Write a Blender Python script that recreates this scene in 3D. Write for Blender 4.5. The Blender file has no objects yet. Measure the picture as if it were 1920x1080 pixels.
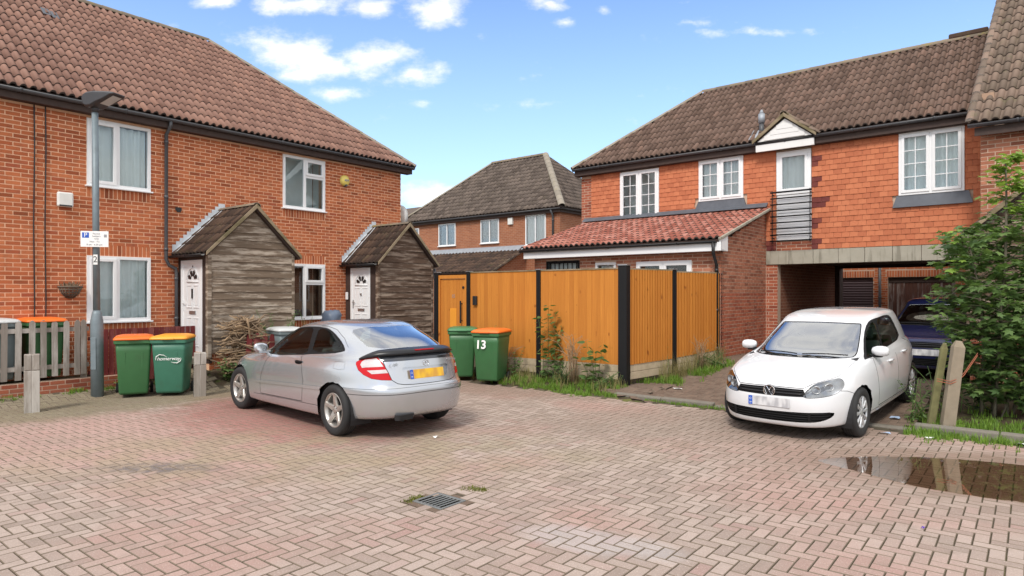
import bpy, math, random
import numpy as np
from mathutils import Matrix, Vector
from mathutils.geometry import delaunay_2d_cdt
R=math.radians
random.seed(7); rng=np.random.default_rng(7)
scene=bpy.context.scene; COL=scene.collection
# ---------------- camera, sky, sun, exposure ----------------
cam=bpy.data.cameras.new('camera'); co=bpy.data.objects.new('camera',cam); COL.objects.link(co)
co.location=(0,0,1.80); co.rotation_euler=(R(90),0,0)
cam.sensor_width=36; cam.lens=36*1225/1920; cam.shift_y=9/1920; cam.clip_start=.05; cam.clip_end=600
scene.camera=co
scene.view_settings.view_transform='Standard'; scene.view_settings.look='None'
scene.view_settings.exposure=0.50; scene.view_settings.gamma=1; scene.view_settings.use_curve_mapping=False
SUN_EL,SUN_AZ=48,200   # azimuth clockwise from +Y
world=bpy.data.worlds.new('World'); scene.world=world; world.use_nodes=True
def build_world():
    nt=world.node_tree; N=nt.nodes; L=nt.links; N.clear()
    out=N.new('ShaderNodeOutputWorld'); bg=N.new('ShaderNodeBackground'); L.new(bg.outputs[0],out.inputs[0])
    sky=N.new('ShaderNodeTexSky'); sky.sky_type='NISHITA'; sky.sun_disc=False
    sky.sun_elevation=R(SUN_EL); sky.sun_rotation=R(SUN_AZ); sky.air_density=1.0; sky.dust_density=.6; sky.ozone_density=1.6; sky.altitude=50
    bg.inputs[1].default_value=.12
    def M(op,a,b=None,c=None,clamp=False):
        n=N.new('ShaderNodeMath'); n.operation=op; n.use_clamp=clamp
        for i,v in enumerate((a,b,c)):
            if v is None: continue
            if isinstance(v,(int,float)): n.inputs[i].default_value=v
            else: L.new(v,n.inputs[i])
        return n.outputs[0]
    tc=N.new('ShaderNodeTexCoord'); sp=N.new('ShaderNodeSeparateXYZ'); L.new(tc.outputs['Generated'],sp.inputs[0])
    X,Y,Z=sp.outputs
    ya=M('MAXIMUM',Y,.02); px=M('DIVIDE',X,ya); pz=M('DIVIDE',Z,ya)
    # gentle domain warp so the clouds have ragged outlines
    cm=N.new('ShaderNodeCombineXYZ'); L.new(px,cm.inputs[0]); L.new(M('MULTIPLY',pz,1.7),cm.inputs[1])
    nz=N.new('ShaderNodeTexNoise'); nz.inputs['Scale'].default_value=14; nz.inputs['Detail'].default_value=9; nz.inputs['Roughness'].default_value=.62; L.new(cm.outputs[0],nz.inputs[0])
    n2=N.new('ShaderNodeTexNoise'); n2.inputs['Scale'].default_value=5; n2.inputs['Detail'].default_value=3; L.new(cm.outputs[0],n2.inputs[0])
    nv=M('ADD',M('MULTIPLY',M('SUBTRACT',nz.outputs[0],.5),2.3),M('MULTIPLY',M('SUBTRACT',n2.outputs[0],.5),.8))
    blobs=[(540,103,100,46,1),(610,125,80,34,.9),(705,112,85,40,.95),(775,135,60,30,.8),(620,174,45,17,.8),(562,138,60,24,.7),(403,3,50,18,1),(565,8,90,20,1),(692,14,48,22,1),(812,18,62,34,1),(1030,6,42,18,.9),(1060,42,26,12,.6),(1133,18,20,13,.7),(1420,62,110,9,.45),(1300,42,60,7,.35),(795,192,30,9,.4),(1010,195,50,10,.35),(790,365,90,28,.8),(470,150,40,16,.4),(330,48,20,9,.4)]
    acc=None
    for u,v,ru,rv,st in blobs:
        cx,cz=(u-960)/1225,(549-v)/1225
        dx=M('DIVIDE',M('SUBTRACT',px,cx),ru/1225); dz=M('DIVIDE',M('SUBTRACT',pz,cz),rv/1225)
        d=M('SQRT',M('ADD',M('MULTIPLY',dx,dx),M('MULTIPLY',dz,dz)))
        m=M('MULTIPLY',M('MAXIMUM',M('SUBTRACT',1.25,d),-.6),st)
        acc=m if acc is None else M('MAXIMUM',acc,m)
    front=M('MULTIPLY',M('ADD',M('MULTIPLY',acc,.80),M('SUBTRACT',M('MULTIPLY',nv,1.0),.06)),1.0,clamp=True)
    front=M('MULTIPLY',M('MULTIPLY',front,front),M('SUBTRACT',3,M('MULTIPLY',front,2)))
    # broken cloud over the rest of the sky (behind, overhead)
    zz=M('ADD',M('ABSOLUTE',Z),.25)
    c2=N.new('ShaderNodeCombineXYZ'); L.new(M('DIVIDE',X,zz),c2.inputs[0]); L.new(M('DIVIDE',Y,zz),c2.inputs[1])
    n3=N.new('ShaderNodeTexNoise'); n3.inputs['Scale'].default_value=1.7; n3.inputs['Detail'].default_value=8; n3.inputs['Roughness'].default_value=.58; L.new(c2.outputs[0],n3.inputs[0])
    rest=M('MULTIPLY',M('SUBTRACT',n3.outputs[0],.26),3.6,clamp=True)
    # weight of 'front' description: inside the field of view direction
    wv=M('MULTIPLY',M('SUBTRACT',M('DIVIDE',Y,M('ADD',M('ABSOLUTE',Z),M('MULTIPLY',M('ABSOLUTE',X),.35))),.9),2.2,clamp=True)
    cl=M('ADD',M('MULTIPLY',front,wv),M('MULTIPLY',rest,M('SUBTRACT',1,wv)),clamp=True)
    # sky colour: Nishita, pulled a little paler toward the horizon haze
    tint=N.new('ShaderNodeMix'); tint.data_type='RGBA'; tint.blend_type='MULTIPLY'; tint.inputs[0].default_value=1
    L.new(sky.outputs[0],tint.inputs[6]); tint.inputs[7].default_value=(1.13,1.28,1.52,1)
    hz=N.new('ShaderNodeMix'); hz.data_type='RGBA'; hf=M('SUBTRACT',1,M('DIVIDE',M('MAXIMUM',Z,0),.50),clamp=True); L.new(M('MULTIPLY',M('POWER',hf,1.3),.62),hz.inputs[0]); L.new(tint.outputs[2],hz.inputs[6]); hz.inputs[7].default_value=(4.9,6.6,7.9,1)
    mix=N.new('ShaderNodeMix'); mix.data_type='RGBA'; L.new(M('MULTIPLY',cl,.96),mix.inputs[0]); L.new(hz.outputs[2],mix.inputs[6])
    mix.inputs[7].default_value=(7.9,7.7,7.35,1)
    L.new(mix.outputs[2],bg.inputs[0])
build_world()
sun=bpy.data.lights.new('sun','SUN'); sun.energy=1.9; sun.angle=R(13); sun.color=(1,.935,.84)
so=bpy.data.objects.new('sun',sun); COL.objects.link(so)
az=R(SUN_AZ); el=R(SUN_EL)
sd=Vector((math.sin(az)*math.cos(el),math.cos(az)*math.cos(el),math.sin(el)))
so.rotation_euler=sd.to_track_quat('Z','Y').to_euler(); so.location=sd*50
# ---------------- materials ----------------
MATS={}
def rgb(c): return (c[0],c[1],c[2],1)
class NT:
    def __init__(s,name):
        m=s.m=bpy.data.materials.new(name); m.use_nodes=True; s.N=m.node_tree.nodes; s.L=m.node_tree.links
        s.bsdf=s.N['Principled BSDF']; s.out=s.N['Material Output']; MATS[name]=m
        s._pos=None
    def n(s,t): return s.N.new(t)
    def link(s,a,b): s.L.new(a,b)
    def val(s,sock,v):
        if isinstance(v,(int,float)): sock.default_value=v
        elif isinstance(v,tuple): sock.default_value=rgb(v) if len(v)==3 and sock.type=='RGBA' else v
        else: s.L.new(v,sock)
    def math(s,op,a,b=None,clamp=False):
        n=s.n('ShaderNodeMath'); n.operation=op; n.use_clamp=clamp; s.val(n.inputs[0],a)
        if b is not None: s.val(n.inputs[1],b)
        return n.outputs[0]
    def pos(s,obj=False):
        if obj:
            return s.n('ShaderNodeTexCoord').outputs['Object']
        if not s._pos: s._pos=s.n('ShaderNodeNewGeometry')
        return s._pos.outputs['Position']
    def noise(s,scale,detail=3,rough=.55,vec=None,stretch=None,dist=0):
        n=s.n('ShaderNodeTexNoise'); n.inputs['Scale'].default_value=scale; n.inputs['Detail'].default_value=detail; n.inputs['Roughness'].default_value=rough; n.inputs['Distortion'].default_value=dist
        v=vec or s.pos()
        if stretch:
            mp=s.n('ShaderNodeMapping'); s.link(v,mp.inputs[0]); mp.inputs['Scale'].default_value=stretch[:3]
            if len(stretch)>3: mp.inputs['Rotation'].default_value=(0,0,stretch[3])
            v=mp.outputs[0]
        s.link(v,n.inputs['Vector']); return n.outputs[0]
    def rnd(s):
        g=s.n('ShaderNodeNewGeometry'); o=s.n('ShaderNodeObjectInfo')
        return s.math('FRACT',s.math('ADD',g.outputs['Random Per Island'],s.math('MULTIPLY',o.outputs['Random'],3.17)))
    def mix(s,f,a,b,mode='MIX'):
        n=s.n('ShaderNodeMix'); n.data_type='RGBA'; n.blend_type=mode; s.val(n.inputs[0],f); s.val(n.inputs[6],a); s.val(n.inputs[7],b); return n.outputs[2]
    def ramp(s,f,stops):
        n=s.n('ShaderNodeValToRGB'); s.link(f,n.inputs[0]); cr=n.color_ramp
        while len(cr.elements)<len(stops): cr.elements.new(.5)
        for e,(p,c) in zip(cr.elements,stops): e.position=p; e.color=rgb(c) if isinstance(c,tuple) else (c,c,c,1)
        return n.outputs[0]
    def step(s,f,a,b):
        n=s.n('ShaderNodeMapRange'); n.interpolation_type='SMOOTHSTEP'; s.link(f,n.inputs[0]); n.inputs[1].default_value=a; n.inputs[2].default_value=b; return n.outputs[0]
    def spot(s,x,y,rx,ry,soft=.5,warp=.25,rot=0):
        mp=s.n('ShaderNodeVectorMath'); mp.operation='SUBTRACT'; s.link(s.pos(),mp.inputs[0]); mp.inputs[1].default_value=(x,y,0)
        r=s.n('ShaderNodeMapping'); r.vector_type='TEXTURE'; s.link(mp.outputs[0],r.inputs[0]); r.inputs['Rotation'].default_value=(0,0,rot); r.inputs['Scale'].default_value=(rx,ry,50)
        l=s.n('ShaderNodeVectorMath'); l.operation='LENGTH'; s.link(r.outputs[0],l.inputs[0])
        d=s.math('ADD',l.outputs['Value'],s.math('MULTIPLY',s.math('SUBTRACT',s.noise(3.2,4),.5),warp*4))
        n=s.n('ShaderNodeMapRange'); n.interpolation_type='SMOOTHSTEP'; s.link(d,n.inputs[0]); n.inputs[1].default_value=1+soft*.5; n.inputs[2].default_value=1-soft*.5
        return n.outputs[0]
    def bump(s,h,strength=.3,dist=.01):
        b=s.n('ShaderNodeBump'); b.inputs['Strength'].default_value=strength; b.inputs['Distance'].default_value=dist; s.link(h,b.inputs['Height']); s.link(b.outputs[0],s.bsdf.inputs['Normal']); return b
    def set(s,col=None,rough=.7,metal=0,spec=None,coat=0,**k):
        if col is not None: s.val(s.bsdf.inputs['Base Color'],col)
        s.val(s.bsdf.inputs['Roughness'],rough); s.val(s.bsdf.inputs['Metallic'],metal)
        if spec is not None: s.bsdf.inputs['Specular IOR Level'].default_value=spec
        if coat: s.bsdf.inputs['Coat Weight'].default_value=coat; s.bsdf.inputs['Coat Roughness'].default_value=.04
        return s.m
def plain(name,c,rough=.6,metal=0,var=.12,scale=6,bump=.1,bscale=60,coat=0,spec=None,grime=0,gscale=2.0,gcol=(.08,.07,.05)):
    t=NT(name); n=t.noise(scale,4); f=t.math('MULTIPLY_ADD' if False else 'ADD',t.math('MULTIPLY',n,var*2),1-var)
    v=t.n('ShaderNodeVectorMath'); v.operation='SCALE'; v.inputs[0].default_value=c; t.link(f,v.inputs['Scale']); col=v.outputs[0]
    if grime:
        g=t.math('MULTIPLY',t.step(t.noise(gscale,6,.65),.5,.75),grime); col=t.mix(g,col,gcol)
    t.set(col,rough,metal,spec,coat)
    if bump: t.bump(t.noise(bscale,3),bump,.004)
    return t.m
def brickmat(name,cols,stain=.25,scol=(.10,.05,.035)):
    t=NT(name); r=t.rnd(); c=t.ramp(r,cols)
    n=t.noise(9,4,.6); c=t.mix(t.math('MULTIPLY',t.step(n,.45,.8),.45),c,(.20,.085,.05))
    c=t.mix(t.math('MULTIPLY',t.step(t.noise(90,2),.5,.8),.25),c,(.62,.33,.2))
    c=t.mix(t.math('MULTIPLY',t.step(t.noise(.8,4,.6),.5,.8),stain),c,scol)
    t.set(c,.88,spec=.25); t.bump(t.noise(140,3),.35,.003); return t.m
brickmat('brick_orange',[(0,(.27,.070,.028)),(.12,(.40,.105,.042)),(.5,(.50,.145,.058)),(.85,(.56,.18,.075)),(1,(.38,.095,.045))],.06)
brickmat('brick_red',[(0,(.24,.06,.035)),(.3,(.36,.10,.055)),(.7,(.42,.13,.07)),(1,(.32,.11,.07))],.15)
brickmat('brick_brown',[(0,(.24,.085,.05)),(.4,(.38,.145,.085)),(.8,(.46,.19,.115)),(1,(.32,.125,.08))],.1)
def pale_mortar(name,c,d):
    t=NT(name); t.set(t.mix(t.noise(7,5,.6),c,d),.95,spec=.1); t.bump(t.noise(200,2),.3,.002); return t.m
pale_mortar('mortar_light',(.90,.60,.40),(.78,.48,.31)); pale_mortar('mortar_grey',(.62,.46,.35),(.50,.36,.27)); 
# brick as texture for surfaces too far off / too steep to tell bricks apart
def bricktex(name,c1,c2,mo,sc=1.0,dark=0):
    t=NT(name); b=t.n('ShaderNodeTexBrick'); t.link(t.n('ShaderNodeTexCoord').outputs['UV'],b.inputs['Vector'])
    b.inputs['Scale'].default_value=1; b.inputs['Brick Width'].default_value=.225; b.inputs['Row Height'].default_value=.075; b.inputs['Mortar Size'].default_value=.006; b.inputs['Mortar Smooth'].default_value=.2; b.inputs['Bias'].default_value=0
    b.inputs['Color1'].default_value=rgb(c1); b.inputs['Color2'].default_value=rgb(c2); b.inputs['Mortar'].default_value=rgb(mo)
    c=t.mix(t.math('MULTIPLY',t.noise(2.5,5,.65),.5),b.outputs[0],(.14,.07,.05)); t.set(c,.9,spec=.2)
    t.bump(b.outputs['Fac'],-.4 if False else .4,.006).invert=True; return t.m
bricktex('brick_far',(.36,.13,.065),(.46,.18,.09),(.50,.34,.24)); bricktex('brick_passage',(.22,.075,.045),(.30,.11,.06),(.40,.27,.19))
def tilemat(name,cols,moss=.35,mcol=(.16,.14,.05),pale=(.5,.4,.33)):
    t=NT(name); r=t.rnd(); c=t.ramp(r,cols)
    c=t.mix(t.math('MULTIPLY',t.step(t.noise(.7,4,.6),.45,.8),.35),c,cols[0][1])
    c=t.mix(t.math('MULTIPLY',t.step(t.noise(38,3,.7),.66,.75),.7),c,pale)
    c=t.mix(t.math('MULTIPLY',t.step(t.noise(4,6,.7),.52,.72),moss),c,mcol)
    t.set(c,.85,spec=.3); t.bump(t.noise(110,3),.5,.004); return t.m
tilemat('tile_pinkbrown',[(0,(.21,.115,.088)),(.3,(.25,.14,.108)),(.85,(.30,.172,.132)),(1,(.32,.175,.13))],.08)
tilemat('tile_brown',[(0,(.105,.066,.05)),(.3,(.14,.090,.069)),(.8,(.175,.115,.09)),(1,(.20,.125,.095))],.06)
tilemat('tile_grey',[(0,(.075,.057,.047)),(.5,(.12,.094,.078)),(1,(.155,.12,.10))],.15)
tilemat('tile_mossy',[(0,(.15,.112,.086)),(.5,(.20,.148,.115)),(1,(.25,.175,.135))],.45,(.12,.13,.045))
plain('tile_edge_shade',(.045,.032,.026),.95,bump=0)  # near-black tile lips: shadow line under each course put into the colour
tilemat('tile_darkbrown',[(0,(.035,.022,.017)),(.5,(.07,.042,.03)),(1,(.10,.06,.04))],.45,(.10,.085,.04))
tilemat('tile_newred',[(0,(.24,.075,.052)),(.5,(.34,.125,.09)),(1,(.45,.21,.165))],.0,pale=(.8,.62,.58))
tilemat('tile_hung',[(0,(.44,.14,.068)),(.35,(.50,.162,.078)),(.7,(.56,.195,.095)),(1,(.49,.155,.075))],.0,pale=(.62,.34,.24))
tilemat('tile_hung_dark',[(0,(.13,.032,.03)),(1,(.20,.055,.04))],.0)
tilemat('ridge_moss',[(0,(.16,.13,.10)),(1,(.24,.19,.14))],.75,(.30,.24,.06))
tilemat('ridge_grey',[(0,(.24,.21,.17)),(1,(.32,.28,.23))],.5,(.22,.20,.07))
def wood(name,c,d,grain=(1,1,.08),sc=26,rough=.8,pale=None,bump=.4,rn=.35,knots=0):
    t=NT(name); v=t.pos(True); r=t.rnd(); o=t.n('ShaderNodeVectorMath'); o.operation='ADD'; t.link(v,o.inputs[0]); cb=t.n('ShaderNodeCombineXYZ'); t.link(t.math('MULTIPLY',r,9),cb.inputs[0]); t.link(t.math('MULTIPLY',r,5),cb.inputs[2]); t.link(cb.outputs[0],o.inputs[1])
    g=t.noise(sc,6,.65,o.outputs[0],grain,.4); col=t.mix(g,c,d)
    col=t.mix(t.math('MULTIPLY',t.math('SUBTRACT',r,.3),rn,True),col,d)
    if pale: col=t.mix(t.math('MULTIPLY',t.step(t.noise(5,6,.7,o.outputs[0],(grain[0]*.5,grain[1],grain[2]*1.5) if grain[2]<1 else (.28,1,2.2) if grain[0]<.1 else (grain[0]*.5,1,grain[2]*.5)),.46,.62),.85),col,pale)
    if knots: col=t.mix(t.step(t.noise(7,2,.4,o.outputs[0],(1,1,.6)),.70,.78),col,(c[0]*.35,c[1]*.25,c[2]*.25))
    t.set(col,rough,spec=.25); t.bump(g,bump,.004); return t.m
wood('fence_wood',(.70,.285,.050),(.40,.135,.022),(1,1,.05),30,.7,knots=1,rn=.75,bump=.3)
wood('weathered_board',(.27,.205,.15),(.10,.072,.05),(.06,1,1.3),22,.9,(.50,.43,.35),.5)
wood('weathered_brown',(.17,.11,.075),(.065,.04,.03),(.06,1,1.3),34,.9,(.36,.28,.22),.5)
wood('picket_wood',(.36,.32,.28),(.17,.14,.12),(1,1,.06),30,.9,(.5,.46,.42),.4)
wood('bollard_wood',(.40,.36,.32),(.20,.17,.14),(1,1,.06),18,.9,(.5,.47,.43),.5)
wood('verge_wood',(.40,.32,.22),(.22,.17,.11),(.3,.3,.3),12,.85,(.14,.12,.06),.3)
wood('red_fence',(.20,.035,.035),(.12,.02,.02),(1,1,.08),24,.75,(.28,.09,.08),.3)
wood('garage_wood',(.14,.065,.045),(.07,.03,.025),(1,1,.05),20,.8,(.42,.38,.36),.3)
plain('white_upvc',(.82,.83,.84),.35,var=.03,bump=0,grime=.05,gscale=5,gcol=(.5,.47,.4)); plain('white_paint',(.78,.78,.77),.5,var=.05,bump=.05,grime=.2,gscale=3,gcol=(.4,.38,.33))
plain('ribbed_white',(.70,.71,.73),.5,var=.05,bump=0)
plain('black_plastic',(.018,.018,.020),.45,var=.2,bump=.05); plain('gutter_grey',(.075,.078,.085),.42,var=.2,bump=.05)
plain('dark_timber',(.050,.030,.024),.75,var=.4,scale=9,bump=.2); plain('dark_paint',(.035,.028,.026),.7,var=.3,bump=.1)
plain('lead',(.33,.36,.40),.5,metal=.2,var=.25,scale=5,bump=.2,bscale=20); plain('lead_pale',(.62,.66,.70),.55,metal=.1,var=.2,scale=7,bump=.2,bscale=20,grime=.2); plain('lead_dark',(.10,.11,.13),.55,metal=.1,var=.3,bump=.2,bscale=20)
plain('mortar_fillet',(.60,.55,.50),.9,var=.15,bump=.3)
t=NT('concrete'); c=t.mix(t.noise(4,6,.7),(.46,.43,.36),(.30,.28,.22)); c=t.mix(t.math('MULTIPLY',t.step(t.noise(9,4,.6,stretch=(1,1,.12)),.52,.66),.6),c,(.17,.155,.12)); t.set(c,.9,spec=.2); t.bump(t.noise(90,3),.35,.004)
plain('concrete_mossy',(.44,.36,.25),.95,var=.3,scale=8,bump=.5,grime=.55,gscale=5,gcol=(.19,.15,.06))
plain('concrete_kerb',(.20,.18,.15),.9,var=.3,bump=.4,grime=.6,gscale=6,gcol=(.05,.05,.035))
plain('lamp_grey',(.19,.235,.26),.5,metal=.15,var=.2,scale=9,bump=.1,grime=.3,gscale=6,gcol=(.08,.09,.09)); plain('lamp_head',(.05,.05,.055),.45,var=.2)
plain('bin_green',(.045,.15,.055),.42,var=.12,bump=.12,bscale=160,grime=.25,gscale=7,gcol=(.06,.09,.05)); plain('bin_teal',(.045,.17,.11),.42,var=.12,bump=.12,bscale=160,grime=.25,gscale=7,gcol=(.06,.09,.05))
plain('bin_grey',(.16,.20,.21),.5,var=.12,bump=.12,bscale=160,grime=.3); plain('bin_lid_grey',(.56,.58,.58),.5,var=.12,bump=.1,grime=.2)
plain('orange_lid',(.85,.17,.022),.45,var=.1,bump=.1,grime=.12,gcol=(.3,.1,.03)); plain('amber_lid',(.88,.36,.035),.45,var=.12,bump=.1,grime=.15,gcol=(.4,.2,.05)); plain('green_lid',(.05,.19,.075),.4,var=.1,bump=.1)
plain('white_mark',(.85,.85,.83),.6,var=.04,bump=0); plain('dark_mark',(.04,.04,.045),.6,bump=0); plain('grey_mark',(.30,.30,.32),.6,bump=0); plain('blue_mark',(.02,.10,.50),.5,bump=0)
plain('rubber',(.018,.018,.018),.8,var=.3,bump=.2,bscale=90); plain('tyre_dark',(.02,.02,.021),.75,var=.3,scale=20,bump=.2)
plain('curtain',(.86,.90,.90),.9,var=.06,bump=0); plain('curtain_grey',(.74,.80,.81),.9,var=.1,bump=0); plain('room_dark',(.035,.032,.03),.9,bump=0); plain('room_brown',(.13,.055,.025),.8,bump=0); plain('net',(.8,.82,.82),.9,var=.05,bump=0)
plain('steel',(.45,.46,.47),.35,metal=.9,var=.1,bump=0); plain('cast_iron',(.22,.225,.215),.55,metal=.5,var=.25,bump=.3); plain('old_moss',(.17,.16,.07),.95,var=.35,scale=9,bump=.5,grime=.5,gscale=6,gcol=(.10,.08,.04)); plain('old_post',(.27,.22,.16),.9,var=.25,scale=9,bump=.4,grime=.4,gscale=5,gcol=(.20,.15,.09)); plain('void',(.004,.004,.004),.9,bump=0)
plain('alarm_white',(.78,.78,.74),.45,bump=0); plain('alarm_yellow',(.82,.66,.16),.45,bump=0); plain('dish_white',(.7,.7,.68),.4,bump=0)
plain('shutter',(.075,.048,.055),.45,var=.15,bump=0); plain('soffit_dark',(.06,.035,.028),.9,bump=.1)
plain('bark',(.16,.14,.10),.9,var=.3,scale=14,bump=.6,bscale=40); plain('twig',(.22,.155,.10),.9,var=.35,scale=5,bump=.3); plain('deadstem',(.36,.25,.15),.9,var=.3,bump=.1); plain('basket',(.15,.12,.09),.9,var=.3,bump=.4)
plain('litter_white',(.75,.75,.73),.7,bump=0); plain('litter_blue',(.35,.45,.62),.4,bump=0); plain('litter_purple',(.10,.03,.45),.4,bump=0); plain('bluegrey_bag',(.13,.17,.24),.45,var=.3,bump=.3,bscale=20)
plain('gold_board',(.75,.30,.03),.6,var=.1,bump=.1)
def leafmat(name,c,d,trans=.3,rough=.5):
    t=NT(name); r=t.rnd(); col=t.mix(r,c,d); col=t.mix(t.math('MULTIPLY',t.noise(2.2,3),.5),col,d)
    t.set(col,rough,spec=.35); t.bsdf.inputs['Transmission Weight'].default_value=0
    tr=t.n('ShaderNodeBsdfTranslucent'); t.val(tr.inputs[0],t.mix(.5,col,(c[0]*1.6,c[1]*1.8,c[2])))
    ms=t.n('ShaderNodeMixShader'); ms.inputs[0].default_value=trans; t.link(t.bsdf.outputs[0],ms.inputs[1]); t.link(tr.outputs[0],ms.inputs[2]); t.link(ms.outputs[0],t.out.inputs[0]); return t.m
leafmat('leaf_sycamore',(.18,.27,.08),(.07,.13,.045)); leafmat('leaf_young',(.30,.42,.07),(.15,.26,.05)); leafmat('leaf_weed',(.15,.25,.07),(.07,.13,.045)); leafmat('leaf_dark',(.05,.085,.035),(.025,.045,.02)); leafmat('grass_green',(.24,.38,.05),(.11,.20,.035),.3,.6); leafmat('grass_dry',(.36,.33,.13),(.20,.17,.08),.2,.8); leafmat('leaf_red',(.25,.09,.06),(.13,.06,.04)); leafmat('moss',(.22,.21,.045),(.11,.13,.035),.1,.9)
# glass
def glassmat(name,tint=(.75,.85,.82),refl=.12,dark=.0,rough=.0,k=1.6):
    t=NT(name); t.N.remove(t.bsdf)
    tr=t.n('ShaderNodeBsdfTransparent'); t.val(tr.inputs[0],tint); gl=t.n('ShaderNodeBsdfGlossy'); gl.inputs['Roughness'].default_value=rough; gl.inputs[0].default_value=(.95,.97,1,1)
    fr=t.n('ShaderNodeFresnel'); fr.inputs[0].default_value=1.52; f=t.math('ADD',t.math('MULTIPLY',fr.outputs[0],k),refl,True)
    ms=t.n('ShaderNodeMixShader'); t.link(f,ms.inputs[0]); t.link(tr.outputs[0],ms.inputs[1]); t.link(gl.outputs[0],ms.inputs[2]); t.link(ms.outputs[0],t.out.inputs[0]); return t.m
glassmat('window_glass',(.93,.96,.96),.0,.0,.0,.9); glassmat('car_glass',(.72,.84,.78),.0,k=.6); glassmat('windscreen_glass',(.6,.72,.70),.34); glassmat('lamp_glass',(.92,.94,.95),.10)
# car paints
def paint(name,c,metal,rough=.35,flake=.08,coat=1):
    t=NT(name); n=t.noise(3,3); v=t.mix(n,c,tuple(x*(1-flake) for x in c))
    dirt=t.n('ShaderNodeSeparateXYZ'); t.link(t.pos(),dirt.inputs[0])
    lo=t.math('MULTIPLY',t.math('SUBTRACT',1,t.step(dirt.outputs[2],.15,.62)),.28); v=t.mix(t.math('MULTIPLY',lo,t.noise(6,5,.7)),v,(.30,.26,.22))
    t.set(v,rough,metal,coat=coat); t.bsdf.inputs['Coat Roughness'].default_value=.05; return t.m
paint('silver_paint',(.55,.575,.615),.7,.24); paint('white_paint_car',(.74,.75,.77),0,.35,.02); paint('navy_paint',(.010,.016,.075),.3,.3)
plain('black_trim',(.010,.010,.011),.6,bump=0,var=.1,spec=.25); plain('seam',(.02,.02,.022),.8,bump=0); plain('gloss_black',(.012,.012,.014),.3,bump=0); plain('dark_gloss',(.05,.055,.065),.12,metal=.3,bump=0,coat=1)
plain('alloy',(.52,.50,.47),.38,metal=.75,var=.12,bump=0,grime=.45,gscale=16,gcol=(.16,.10,.07)); plain('bowl',(.30,.31,.32),.3,metal=.7,var=.2,bump=0); plain('hubcap',(.55,.56,.58),.35,metal=.5,var=.08,bump=0,grime=.3,gscale=16,gcol=(.2,.17,.14)); plain('chrome',(.8,.8,.82),.12,metal=1,var=.02,bump=0)
plain('red_lens',(.50,.008,.014),.25,var=.1,bump=0,spec=.3); plain('clear_lens',(.60,.54,.54),.25,var=.2,scale=26,bump=0,metal=.2); plain('lamp_reflector',(.16,.17,.185),.3,metal=.6,var=.6,scale=22,bump=0); plain('seat_fabric',(.06,.065,.07),.9,bump=0); plain('dash',(.03,.03,.032),.7,bump=0)
t=NT('rear_plate'); n=t.noise(3,1,.4,t.pos(True),(4,2,1)); t.set(t.mix(t.step(n,.35,.65),(.80,.48,.03),(.62,.32,.05)),.5)
t=NT('front_plate'); n=t.noise(3.2,1,.4,t.pos(True),(5,2,1)); t.set(t.mix(t.step(n,.35,.68),(.66,.66,.67),(.42,.42,.44)),.5)
# paving
def paving():
    t=NT('block_paving'); r=t.rnd(); c=t.ramp(r,[(0,(.30,.235,.20)),(.3,(.355,.28,.24)),(.65,(.40,.32,.275)),(.9,(.43,.345,.30)),(1,(.35,.24,.21))])
    big=t.noise(.55,3,.5); c=t.mix(t.math('MULTIPLY',t.step(big,.44,.66),.6),c,(.40,.235,.20))      # redder areas
    c=t.mix(t.math('MULTIPLY',t.spot(-4.6,8.1,2.6,1.5,.7,.2),.7),c,(.46,.285,.25))       # pink parking bay, left
    c=t.mix(t.math('MULTIPLY',t.spot(-3.2,9.9,2.5,1.6,.7,.25,R(-45)),.75),c,(.30,.11,.095))       # red bay by the silver car
    c=t.mix(t.math('MULTIPLY',t.math('MULTIPLY',t.spot(-2.3,7.3,3.4,1.2,.9,.4),t.step(t.noise(1.6,4),.35,.6)),.6),c,(.30,.25,.15)) # lichen brown
    c=t.mix(t.math('MULTIPLY',t.spot(3.2,9.0,3.0,1.2,.8,.3),.55),c,(.25,.19,.15))
    c=t.mix(t.math('MULTIPLY',t.spot(.55,4.75,.62,.22,.7,.25,R(-25)),.45),c,(.44,.43,.43))      # grey bleached stain
    c=t.mix(t.math('MULTIPLY',t.math('MULTIPLY',t.spot(-3.65,6.72,.58,.20,.9,.3),t.step(t.noise(7,3),.33,.62)),.85),c,(.13,.115,.12))      # oil stain
    c=t.mix(t.math('MULTIPLY',t.spot(-.35,5.05,.55,.35,.9,.3),.3),c,(.36,.20,.17))
    band=t.math('MULTIPLY',t.spot(-6.6,11.1,4.6,1.35,.5,.2,R(50)),.75); c=t.mix(band,c,(.17,.155,.085))        # mossy, soiled strip along the fence
    c=t.mix(t.math('MULTIPLY',t.spot(-.2,12.6,3.6,1.2,.6,.2,R(-20)),.6),c,(.24,.17,.13))
    c=t.mix(t.math('MULTIPLY',t.step(t.noise(75,3,.8),.56,.68),.55),c,(.70,.60,.52)); c=t.mix(t.math('MULTIPLY',t.step(t.noise(64,3,.8,stretch=(1,1,1,.6)),.56,.68),.5),c,(.22,.16,.13))     # pale aggregate flecks
    c=t.mix(t.math('MULTIPLY',t.step(t.noise(5,6,.7),.5,.75),.4),c,(.21,.165,.13)); c=t.mix(t.math('MULTIPLY',t.step(t.noise(.9,5,.65,stretch=(1,1,1,1.1)),.5,.72),.38),c,(.27,.21,.17))
    wet=t.spot(4.9,6.45,2.0,.95,.45,.12,R(-20)); damp=t.spot(4.6,6.4,2.5,1.15,.8,.2,R(-20)); c=t.mix(t.math('MULTIPLY',damp,.35),c,(.24,.16,.12)); c=t.mix(t.math('MULTIPLY',wet,.4),c,(.22,.13,.09))
    t.set(c,t.math('SUBTRACT',.88,t.math('MULTIPLY',wet,.4)),spec=.3); t.bump(t.noise(170,3),.55,.003)
paving()
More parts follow.
